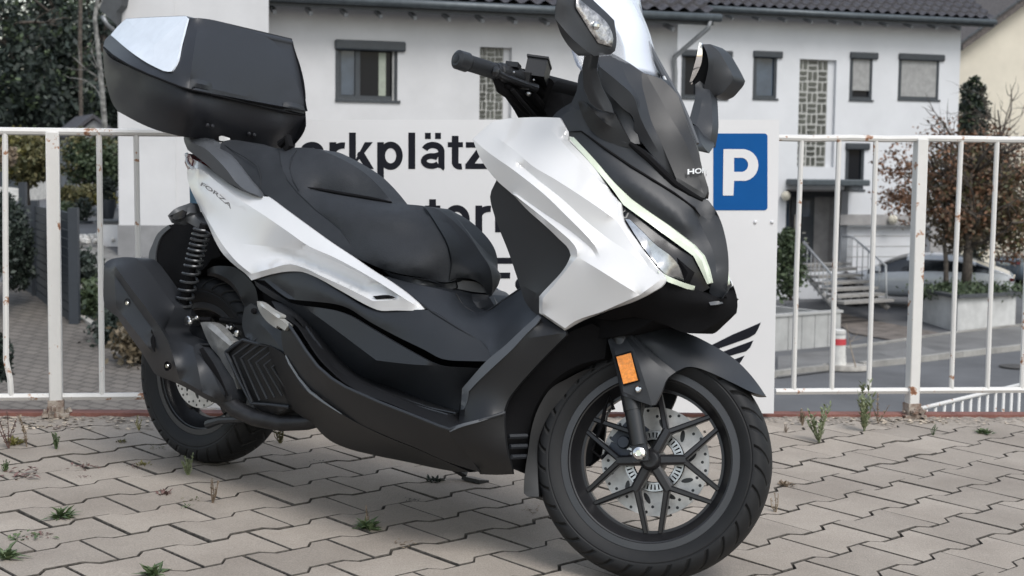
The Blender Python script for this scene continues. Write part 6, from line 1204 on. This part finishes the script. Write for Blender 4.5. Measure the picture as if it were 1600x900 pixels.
# ================================================================ PLANTS
def leafmat(name, c1, c2, rough=.6):
    m, t, b = NT(name); L = t.links.new; g = t.nodes.new('ShaderNodeNewGeometry'); r = t.nodes.new('ShaderNodeValToRGB'); r.color_ramp.elements[0].color = (*c1, 1); r.color_ramp.elements[1].color = (*c2, 1); L(g.outputs['Random Per Island'], r.inputs[0]); L(r.outputs[0], b.inputs[0]); b.inputs['Roughness'].default_value = rough
    b.inputs['Subsurface Weight'].default_value = 0; return m
M['lfdark'] = leafmat('dark_needles', (.010, .017, .014), (.032, .046, .034)); M['lfgreen'] = leafmat('green_leaves', (.030, .048, .024), (.070, .098, .046)); M['lfolive'] = leafmat('olive_leaves', (.06, .07, .03), (.16, .14, .06))
M['lfrust'] = leafmat('rust_brown_leaves', (.09, .055, .035), (.24, .12, .065)); M['lfbrn'] = leafmat('dull_brown_leaves', (.07, .06, .04), (.17, .13, .08)); M['lfyel'] = leafmat('yellowing_leaves', (.10, .09, .02), (.22, .20, .06)); M['lfweed'] = leafmat('weed_leaves', (.045, .075, .03), (.095, .135, .055)); M['lfdry'] = leafmat('dry_weed', (.14, .10, .07), (.28, .22, .15)); M['lfpurple'] = leafmat('reddish_weed', (.09, .05, .04), (.16, .09, .08)); M['lfpale'] = leafmat('pale_weed', (.14, .17, .09), (.24, .27, .15))
M['bark'] = mat('bark', (.09, .075, .062), .9, var=.3, scale=12, bump=1, bscale=30); M['birch'] = mat('birch_bark', (.24, .235, .22), .8, var=.35, scale=6); M['wood'] = mat('twig_wood', (.30, .25, .20), .9)
def leaves(blobs, n, size, seed=1, clump=14, asp=.6, sp=.16, shell=.6):
    rs = np.random.RandomState(seed); V = []; Fs = []; wt = np.array([b[2] for b in blobs], float); wt /= wt.sum(); nc = max(1, n//clump)
    for c in range(nc):
        bi = rs.choice(len(blobs), p=wt); C_, R__, _ = blobs[bi]; d = rs.normal(size=3); d /= np.linalg.norm(d); r = rs.uniform(shell**3, 1)**(1/3)*(1+rs.normal()*.06); cc_ = np.array(C_)+np.array(R__)*d*r
        cs_ = sp*np.mean(R__)
        for k in range(clump):
            p = cc_+rs.normal(size=3)*cs_*np.array([1, 1, .7]); a = rs.normal(size=3); a /= np.linalg.norm(a); b_ = np.cross(a, rs.normal(size=3)); b_ /= np.linalg.norm(b_)+1e-9; s_ = size*rs.uniform(.6, 1.35); i = len(V)
            V += [p-a*s_, p+b_*s_*asp, p+a*s_, p-b_*s_*asp]; Fs.append((i, i+1, i+2, i+3))
    return V, Fs
def limbs(base, top, r0, n, spread, seed, lvl=2, rtop=.35):
    rs = np.random.RandomState(seed); b = MB(); base = np.array(base, float); top = np.array(top, float); K = 7; pts = [base+(top-base)*k/(K-1)+(rs.normal(size=3)*np.linalg.norm(top-base)*.012 if 0 < k else 0) for k in range(K)]
    b.tube(pts, [r0*(1-(1-rtop)*k/(K-1)) for k in range(K)], 9)
    def br(p, d, L, r, lv):
        q = [p]; dd_ = d.copy()
        for k in range(4): dd_ = dd_+rs.normal(size=3)*.18+np.array([0, 0, .05]); dd_ /= np.linalg.norm(dd_); q.append(q[-1]+dd_*L/4)
        b.tube(q, [r*(1-.2*k) for k in range(5)], 5)
        if lv > 0:
            for k in range(3): d2 = dd_+rs.normal(size=3)*.6; d2 /= np.linalg.norm(d2); br(q[rs.randint(1, 5)], d2, L*.6, r*.5, lv-1)
    for k in range(n):
        t_ = rs.uniform(.35, 1); p = base+(top-base)*t_; a_ = rs.uniform(0, 2*pi); d = np.array([cos(a_), sin(a_), rs.uniform(.3, 1.2)]); d /= np.linalg.norm(d); br(p, d, spread*rs.uniform(.6, 1.1), r0*.38, lvl)
    return b
def tree(name, base, crowns, top, r0, label, cat='tree', group=None, nb=7, spread=1., seed=1, bark='bark', lvl=2):
    base = np.array(base, float); root = empty(name, base); tag(root, label, cat, group)
    if r0: b = limbs(base, top, r0, nb, spread, seed, lvl); mesh('trunk', [v-base for v in b.v], b.f, M[bark], root)
    for k, (bl, n, size, m, kw) in enumerate(crowns): V, Fs = leaves(bl, n, size, seed*7+k, **kw); mesh('crown', [v-base for v in V], Fs, M[m], root, smooth=False)
    return root
def Wb(px, py, D, rx, rz, ry=None, w=1.): c = WY(px, py, D); s_ = D/2300; return (c, (rx*s_, (ry or rx)*s_, rz*s_), w)
# berry tree in the planter with bare twigs at the top
D = 34.6; tb = WY(1508, 462, D); tb[2] = zt
bt = tree('berry_tree', tb, [([Wb(1420, 275, D, 55, 55, 40, 1), Wb(1480, 250, D, 60, 70, 50, 1.2), Wb(1540, 290, D+.3, 60, 90, 50, 1.7), Wb(1590, 300, D+.5, 45, 80, 50, 1.2), Wb(1500, 330, D, 55, 45, 45, 1.3), Wb(1580, 370, D+.4, 30, 50, 40, .6), Wb(1410, 320, D, 30, 30, 30, .5)], 6600, .050, 'lfrust', dict(sp=.15, shell=.2)),
     ([Wb(1480, 300, D+.4, 70, 75, 60, 1), Wb(1545, 310, D+.6, 70, 75, 60, 1.6), Wb(1500, 360, D+.2, 36, 30, 40, .5)], 6400, .055, 'lfbrn', dict(sp=.18, shell=.1)),
     ([Wb(1515, 300, D+.5, 70, 90, 60, 1), Wb(1585, 350, D+.6, 35, 50, 50, .5)], 3400, .055, 'lfolive', dict(sp=.18, shell=.1))], WY(1522, 250, D), .13, 'berry tree with rust brown leaves and bare top twigs standing in the white planter', nb=26, spread=1.5, seed=5, lvl=2)
b = limbs(WY(1478, 460, D), WY(1478, 300, D+.1), .07, 9, 1.1, 9); mesh('stem', [v-np.array(bt.location) for v in b.v], b.f, M['bark'], bt)
b = limbs(WY(1555, 330, D+.4), WY(1560, 170, D+.4), .045, 14, 1.1, 12); mesh('stem', [v-np.array(bt.location) for v in b.v], b.f, M['bark'], bt)
V, Fs = leaves([(np.array([cen[0], cen[1], zt+.06]), (1.35, .85, .10), 1)], 2600, .045, 4, shell=.1); o = loc_mesh('ground_cover', V, Fs, M['lfgreen'], smooth=False); tag(o, 'low green ground cover filling the raised planter', 'ground cover', kind='stuff')
D = 43.5; tb = WY(1520, 455, D); tree('conifer', tb, [([Wb(1520, 150, D, 17, 30, 17, .6), Wb(1520, 190, D, 24, 50, 22, 1), Wb(1520, 260, D, 32, 70, 30, 1.3), Wb(1520, 340, D, 36, 70, 32, 1.2)], 9000, .055, 'lfdark', dict(sp=.12, shell=.4)), ([Wb(1520, 145, D, 14, 26, 14, .6), Wb(1518, 190, D, 22, 45, 20, 1)], 1600, .05, 'lfgreen', dict(sp=.12, shell=.7))], WY(1520, 150, D), .12, 'slim dark green conifer behind the berry tree', nb=4, spread=.3, seed=3, lvl=0)
D = 33.5; tree('garden_bush', WY(1235, 470, D), [([Wb(1232, 420, D, 24, 50, 22, 1), Wb(1228, 380, D, 14, 26, 14, .4)], 2600, .055, 'lfgreen', dict(sp=.2, shell=.3))], WY(1235, 400, D), .04, 'leafy green bush beside the front steps', cat='bush', nb=5, spread=.4, seed=8, lvl=1)
b = MB(); tw = WY(1337, 574, 25.5)
b = limbs(tw, WY(1322, 505, 25.5), .014, 4, .45, 31, 0); o = b.wbuild('bare_sapling', M['wood']); tag(o, 'thin bare sapling next to the striped bollard', 'sapling')
# left background wood
M['hill'] = M['lfdark']
k = 0
for (px, D, w_, h0, ht, m_, lab) in ((-70, 58, 95, 60, 230, 'lfdark', 'tall dark conifer at the far left edge'), (20, 52, 85, 75, 220, 'lfdark', 'broad dark conifer above the left hedge'), (95, 56, 75, 50, 230, 'lfdark', 'dark spruce in the middle of the left wood'), (165, 60, 60, 70, 220, 'lfdark', 'dark conifer behind the birch trunk'), (60, 66, 130, -30, 240, 'lfdark', 'tallest dark conifer at the back of the left wood'), (150, 70, 120, -10, 240, 'lfdark', 'dark conifer furthest back beside the house roof')):
    k += 1; base = WY(px, 268, D); base[2] = terr(base[0], base[1]) if D < 60 else 0.
    bl = [Wb(px+random.uniform(-.3, .3)*w_, h0+ht*f-60, D+random.uniform(-1, 1), w_*(.35+.5*f), 42, w_*.6, .4+f) for f in (.05, .2, .35, .5, .65, .8, .95)]
    tree('conifer', base, [(bl, 4800, .13, m_, dict(sp=.16, shell=.3)), (bl, 900, .10, 'lfgreen', dict(sp=.14, shell=.9))], WY(px, h0-40, D), .22, lab, nb=8, spread=2.2, seed=40+k, lvl=1)
D = 40; bb = WY(166, 270, D); o = limbs(bb, WY(150, -20, D), .085, 5, 1.2, 77, 1, .6).wbuild('birch_trunk', M['birch']); tag(o, 'pale leaning birch trunk in front of the dark conifers', 'birch')
b = MB(); b.tube([WY(127, 205, 50), WY(125, 70, 50), WY(126, -20, 50)], .07, 8); o = b.wbuild('dead_tree', M['bark']); tag(o, 'grey bare dead tree standing between the dark conifers', 'tree')
# little roof among the trees
b = MB(); rp = [WY(80, 206, 44), WY(86, 186, 44), WY(146, 178, 44), WY(184, 206, 44)]; sh_ = empty('garden_shed', WY(140, 260, 44)); tag(sh_, 'small shed with dark tiled gable roof below the conifers', 'shed'); qs = lambda V: [np.array(v)-np.array(sh_.location) for v in V]
ap, r1, l1 = WY(146, 178, 44), WY(186, 208, 44), WY(108, 208, 44); back = np.array([-1.3, 2.6, .0])
V = [ap, r1, r1+back, ap+back, l1, l1+back]; V2_ = [v+np.array([0, 0, -.12]) for v in V]; mesh('roof', qs(V+V2_), [(0, 1, 2, 3), (0, 3, 5, 4), (6, 9, 8, 7), (6, 10, 11, 9), (0, 6, 7, 1), (1, 7, 8, 2), (0, 4, 10, 6), (4, 5, 11, 10)], M['roof'], sh_, smooth=False)
w0 = [l1*1.0+np.array([.15, .1, -.05]), r1+np.array([-.15, .1, -.05])]; V = [np.array([w0[0][0], w0[0][1], -.9]), np.array([w0[1][0], w0[1][1], -.9]), w0[1], ap+np.array([0, .1, -.14]), w0[0]]; V = V+[v+back*.9 for v in V]; mesh('wall', qs(V), [(0, 1, 2, 3, 4), (9, 8, 7, 6, 5), (0, 5, 6, 1), (1, 6, 7, 2), (4, 9, 5, 0)], M['plinth'], sh_, smooth=False)
# mid left: two round trees, shrubs, hedge, fence, pots, planter box, van
for i, (px, py, rx, rz, D, m_, lab, cw) in enumerate(((44, 250, 36, 40, 33, 'lfolive', 'round yellowish green tree left of the rusty railing post', 60), (140, 250, 40, 42, 36, 'lfgreen', 'round green tree between the railing post and the white house', 60), (178, 255, 26, 36, 36.5, 'lfgreen', 'green tree closest to the white house corner', 40))):
    g_ = WY(px, 325, D); tree('garden_tree', g_, [([Wb(px, py, D, rx, rz, rx, 1), Wb(px+rx*.3, py+8, D-.4, rx*.8, rz*.7, rx*.6, .6)], 3600, .06, m_, dict(sp=.13, shell=.5)), ([Wb(px-8, py-6, D, rx, rz, rx, 1)], 900, .055, 'lfyel' if i == 0 else 'lfolive', dict(sp=.12, shell=.8))], WY(px, py, D), .07, lab, nb=6, spread=.6, seed=60+i, lvl=1)
for i, (px, py, rx, rz, D, m_, lab) in enumerate(((112, 308, 26, 18, 34, 'lfolive', 'low rounded shrub behind the slatted fence'), (145, 305, 22, 14, 34.5, 'lfolive', 'low shrub between two dark pots'), (165, 312, 14, 12, 34, 'lfyel', 'small yellowish shrub by the pale planter box'), (100, 335, 20, 18, 31, 'lfgreen', 'dark green shrub beside the fence end post'))):
    tree('shrub', WY(px, py+rz+4, D), [([Wb(px, py, D, rx, rz, rx, 1)], 1500, .045, m_, dict(sp=.2, shell=.4))], WY(px, py, D), .03, lab, cat='shrub', nb=4, spread=.3, seed=80+i, lvl=0)
hd = []; 
for px, py, rx, rz, D in ((-40, 380, 60, 80, 20), (0, 360, 40, 60, 20.5), (28, 395, 22, 65, 21), (-10, 470, 22, 50, 17)): hd.append(Wb(px, py, D, rx, rz, 30, 1))
V, Fs = leaves(hd[:3], 9000, .035, 90, sp=.12, shell=.5); o = loc_mesh('hedge', V, Fs, M['lfdark'], smooth=False); tag(o, 'clipped dark hedge at the left edge beside the slatted fence', 'hedge')
V, Fs = leaves([Wb(-6, 560, 13, 22, 36, 20, 1)], 1600, .03, 91, sp=.2, shell=.3); o = loc_mesh('leafy_plant', V, Fs, M['lfdark'], smooth=False); tag(o, 'dark leafy plant at the left edge low behind the railing', 'plant')
V, Fs = leaves([Wb(8, 245, 30, 16, 14, 20, 1)], 500, .05, 92, sp=.2); o = loc_mesh('dry_bush', V, Fs, M['lfdry'], smooth=False); tag(o, 'pale dry bush at the left edge above the van', 'bush')
fe = empty('slat_fence', GT(80, 480)); tag(fe, 'anthracite slatted privacy fence beside the brick driveway', 'fence'); P_f = lambda V: [np.array(v)-np.array(fe.location) for v in V]
fpx = [((38, 452), 320), ((57, 462), 321), ((88, 487), 326), ((117, 506), 333)]; gp_ = [GT(*a) for a, _ in fpx]; M['fence'] = mat('anthracite_fence', (.030, .036, .045), .5, var=.05)
for i in range(3):
    a, c = gp_[i], gp_[i+1]; za, zc = WY(fpx[i][0][0], fpx[i][1], a[1])[2], WY(fpx[i+1][0][0], fpx[i+1][1], c[1])[2]; b = MB(); ns_ = 12
    for k in range(ns_):
        t0_, t1_ = k/ns_+.004, (k+1)/ns_-.006; d = (c-a); d /= np.linalg.norm(d); n_ = np.array([-d[1], d[0], 0])*.02
        lo_ = lambda p, z, t_: np.array([p[0], p[1], p[2]+(z-p[2])*t_]); Q = [lo_(a, za, t0_), lo_(c, zc, t0_), lo_(c, zc, t1_), lo_(a, za, t1_)]; b.add([q_-n_ for q_ in Q]+[q_+n_ for q_ in Q], [(0, 1, 2, 3), (7, 6, 5, 4), (0, 4, 5, 1), (1, 5, 6, 2), (2, 6, 7, 3), (3, 7, 4, 0)])
    mesh('slat_panel', P_f(b.v), b.f, M['fence'], fe, smooth=False)
for i in range(4): a = gp_[i]; z_ = WY(fpx[i][0][0], fpx[i][1]-(4 if i else 50)*.6, a[1])[2]; b = MB(); b.box((a+np.array([a[0], a[1], z_]))/2, (.10 if i < 3 else .13, .10, z_-a[2]+.1)); mesh('post', P_f(b.v), b.f, M['fence'], fe, smooth=False)
for i, (px, y0, y1, w_, D, lab) in enumerate(((131, 345, 367, 14, 31, 'round black pot with a small clipped conifer on pale pebbles'), (168, 312, 342, 12, 31.5, 'black pot with dark conifer beside the white house corner'))):
    c = WY(px, y1, D); s_ = D/2300; pt = empty('plant_pot', c); tag(pt, lab, 'plant pot'); b = MB(); b.tube([(0, 0, 0), (0, 0, (y1-y0)*s_*.5), (0, 0, (y1-y0)*s_)], [w_*s_*.75, w_*s_, w_*s_*1.05], 20); mesh('pot', b.v, b.f, M['fence'], pt, autosharp=.8)
    V, Fs = leaves([(np.array([0, 0, (y1-y0)*s_+.22]), (w_*s_*.8, w_*s_*.8, .30), 1)], 900, .03, 100+i, sp=.2, shell=.3); mesh('foliage', V, Fs, M['lfdark'], pt, smooth=False)
V = []; b = MB(); pb = GT(135, 374)
for k in range(220): b.ball(pb+np.array([random.uniform(-.6, .9), random.uniform(-.9, .9), random.uniform(0, .04)]), random.uniform(.03, .06), 6)
o = b.wbuild('pebbles', mat('white_pebbles', (.5, .49, .47), .8)); tag(o, 'white decorative pebbles around the black pot', 'pebbles', kind='stuff')
c = WY(172, 388, 25.5); bx_ = empty('planter_box', c); tag(bx_, 'grey framed box with pale panel against the white house corner', 'garden box'); s_ = 25.5/2300
b = MB(); b.box((0, .3, 20*s_), (40*s_, .6, 42*s_)); mesh('box', b.v, b.f, M['plinth'], bx_, smooth=False); b = MB(); b.box((2*s_, -.02, 20*s_), (25*s_, .03, 34*s_)); mesh('panel', b.v, b.f, M['render'], bx_, smooth=False); b = MB(); b.box((0, .3, 42*s_), (46*s_, .7, 3*s_)); mesh('lid', b.v, b.f, M['woodgrey'], bx_, smooth=False)
vn = WY(74, 322, 42); car('parked_van', (vn[0]-.2, vn[1], -.98), radians(168), M['bolw'], 'white van partly hidden behind the hedge and slatted fence', van=True)
for i, (px, py, D, r, m_, lab) in enumerate(((130, 420, 22, 13, 'lfdark', 'dark small shrub next to the fence end post'), (150, 470, 19.5, 14, 'lfgreen', 'low plant on the kerb of the brick driveway'), (180, 512, 17.6, 14, 'lfdark', 'dark low plant on the driveway kerb under the muffler'), (215, 545, 16.4, 12, 'lfbrn', 'brownish low plant on the driveway kerb near the rear tyre'))):
    g_ = GT(px, py+22); V, Fs = leaves([(g_+np.array([0, 0, .2]), (.20, .20, .24), 1)], 1100, .045, 120+i, sp=.5, shell=.0); o = loc_mesh('border_plant', V, Fs, M[m_], smooth=False); tag(o, lab, 'plant')
# ================================================================ WEEDS IN THE JOINTS
def weed(px, py, kind, h, m, lab, seed):
    g_ = YG(px, py); g_[2] -= .004; rs = np.random.RandomState(seed); V = []; Fs = []
    def leaf(p, d, L, w_, droop=.3):
        d = np.array(d, float); d /= np.linalg.norm(d); s_ = np.cross(d, [0, 0, 1]); s_ /= np.linalg.norm(s_)+1e-9; i = len(V); q1 = p+d*L*.5; q2 = p+d*L-np.array([0, 0, droop*L]); V.extend([p, q1+s_*w_, q2, q1-s_*w_]); Fs.append((i, i+1, i+2, i+3))
    b = MB()
    if kind == 'tuft':
        for k in range(34): a = rs.uniform(0, 2*pi); el = rs.uniform(.3, 1.5); leaf(rs.normal(size=3)*[.008, .008, .001], (cos(a), sin(a), el), h*rs.uniform(.6, 1.2), h*.11, .25)
    elif kind == 'bush':
        for k in range(9):
            top_ = np.array([rs.normal()*h*.16, rs.normal()*h*.16, h*rs.uniform(.55, 1)]); b.tube([(0, 0, 0), top_*.5+rs.normal(size=3)*.004, top_], [.0015, .0012, .0007], 5)
            for j in range(30): t_ = rs.uniform(.1, 1); a = rs.uniform(0, 2*pi); leaf(top_*t_, (cos(a), sin(a), 1.2), h*.13*rs.uniform(.5, 1.3), h*.018+.0012, .1)
    elif kind == 'stalk':
        for k in range(rs.randint(2, 5)):
            top_ = np.array([rs.normal()*h*.16, rs.normal()*h*.16, h*rs.uniform(.6, 1)]); b.tube([(0, 0, 0), top_*.5+rs.normal(size=3)*.004, top_], [.0016, .0013, .0008], 5)
            for j in range(int(22)): t_ = rs.uniform(.15, 1); a = rs.uniform(0, 2*pi); leaf(top_*t_, (cos(a), sin(a), .9), h*.09*rs.uniform(.6, 1.4), h*.014+.001, .1)
    else:
        for k in range(26):
            p = rs.normal(size=3)*[h*.55, h*.55, .0]; p[2] = abs(rs.normal())*h*.15; a = rs.uniform(0, 2*pi); leaf(p, (cos(a), sin(a), rs.uniform(.1, .9)), h*rs.uniform(.25, .5), h*.10, .2)
    if b.v: n = len(V); Fs += [tuple(i+n for i in f) for f in b.f]; V += list(b.v)
    o = mesh('weed', V, Fs, M[m], smooth=False); o.location = g_; tag(o, lab, 'weed', 'weeds growing in the paving joints')
WE = [(95, 808, 'tuft', .050, 'lfweed', 'bright green weed tuft alone on the paving below the left railing post'), (574, 826, 'tuft', .055, 'lfweed', 'green weed rosette on the paving under the middle of the scooter'), (578, 824, 'stalk', .07, 'lfdry', 'dry stalks rising out of the green weed rosette'), (294, 742, 'bush', .062, 'lfpale', 'bushy pale green weed just in front of the rear tyre'), (1350, 674, 'bush', .20, 'lfpale', 'tallest pale bushy weed at the railing right of the front wheel'), (1372, 660, 'stalk', .12, 'lfdry', 'dry branching weed beside the tallest bushy weed'), (1280, 691, 'bush', .14, 'lfpale', 'bent pale weed right of the front tyre'), (1254, 664, 'bush', .06, 'lfdry', 'short dry weed between the sign and the bent pale weed'), (1228, 676, 'stalk', .035, 'lfdry', 'tiny dry weed near the sign corner'),
 (1538, 678, 'tuft', .045, 'lfweed', 'flat green weed below the right railing section'), (1458, 680, 'stalk', .05, 'lfweed', 'small green sprig between the right post and the flat weed'), (14, 700, 'stalk', .12, 'lfpurple', 'reddish stalky weed in the lower left joints near the railing'), (42, 698, 'stalk', .14, 'lfdry', 'tall thin bare stalks beside the reddish stalky weed'), (22, 694, 'tuft', .045, 'lfyel', 'yellow green weed at the left edge of the paving'), (88, 702, 'bush', .055, 'lfweed', 'small leafy weed below the left railing post'), (90, 668, 'spray', .035, 'lfpurple', 'dark reddish weed at the foot of the left railing post'), (28, 742, 'spray', .06, 'lfpurple', 'creeping reddish weed at the left edge'), (8, 736, 'bush', .035, 'lfweed', 'small green weed above the creeping reddish one'), (6, 872, 'tuft', .055, 'lfweed', 'green weed cut by the lower left corner'), (35, 840, 'spray', .045, 'lfweed', 'sprawling green weed in a joint near the left edge'), (62, 836, 'spray', .03, 'lfpurple', 'reddish end of the sprawling weed near the left edge'),
 (240, 898, 'tuft', .045, 'lfweed', 'low green weed at the bottom edge of the picture'), (332, 786, 'stalk', .075, 'lfdry', 'dry brown weed stalks left of the weed rosette'), (256, 772, 'tuft', .026, 'lfpurple', 'small reddish weed sprig behind the rear tyre'), (134, 730, 'spray', .04, 'lfpurple', 'dark reddish weed spreading along a joint on the left'), (210, 728, 'spray', .025, 'lfpurple', 'thin reddish weed left of the rear tyre'), (680, 752, 'tuft', .035, 'lfdark', 'dark weed sprig beside the side stand foot'), (438, 692, 'bush', .06, 'lfolive', 'brownish leafy weed seen under the exhaust pipe'), (218, 672, 'stalk', .05, 'lfyel', 'small yellowish weed left of the rear wheel'), (192, 690, 'tuft', .022, 'lfolive', 'small brownish sprig near the rear wheel'), (222, 726, 'tuft', .022, 'lfyel', 'tiny yellow sprig touching the rear tyre shadow'), (250, 700, 'spray', .025, 'lfolive', 'brownish sprig close to the rear tyre'), (300, 782, 'spray', .025, 'lfolive', 'low brown green sprig below the bushy pale weed'), (290, 792, 'tuft', .016, 'lfweed', 'tiny green sprig in a joint below the bushy pale weed'), (130, 744, 'spray', .02, 'lfpurple', 'short reddish sprig under the spreading reddish weed'),
 (1226, 758, 'tuft', .032, 'lfdry', 'dry brown sprig touching the right of the front tyre'), (1212, 800, 'stalk', .06, 'lfdry', 'dry straw by the right side of the front tyre'), (833, 798, 'spray', .03, 'lfdry', 'dry brown sprig left of the front tyre'), (630, 850, 'spray', .03, 'lfdry', 'dry reddish crumbs of weed below the weed rosette'), (496, 722, 'spray', .02, 'lfdark', 'dark sprig in a joint under the belly of the scooter'), (640, 780, 'spray', .018, 'lfdark', 'dark moss sprig in a joint behind the side stand foot')]
for i, w_ in enumerate(WE): weed(*w_, 200+i)
for i in range(46):
    px, py = random.choice([(random.uniform(0, 240), random.uniform(655, 700)), (random.uniform(1210, 1600), random.uniform(652, 668)), (random.uniform(0, 420), random.uniform(660, 800))])
rs = np.random.RandomState(5); V = []; Fs = []
for i in range(420):
    q_ = rs.randint(3); px, py = ((rs.uniform(-20, 240), rs.uniform(652, 672)), (rs.uniform(1210, 1640), rs.uniform(653, 664)), (rs.uniform(1340, 1500), rs.uniform(650, 662)))[q_]; p = YG(px, py); s_ = rs.uniform(.003, .010); a = rs.uniform(0, pi); k = len(V); d = np.array([cos(a), sin(a), rs.uniform(-.3, .3)])*s_; e = np.array([-sin(a), cos(a), rs.uniform(-.3, .3)])*s_*.6; p[2] += .003
    V += [p-d-e, p+d-e, p+d+e, p-d+e]; Fs.append((k, k+1, k+2, k+3))
tag(mesh('fallen_flakes', V, Fs, mat('paint_flakes', (.45, .38, .30), .9, var=.3, scale=50), smooth=False), 'flakes of paint and dry leaf litter along the railing foot', 'litter', kind='stuff')
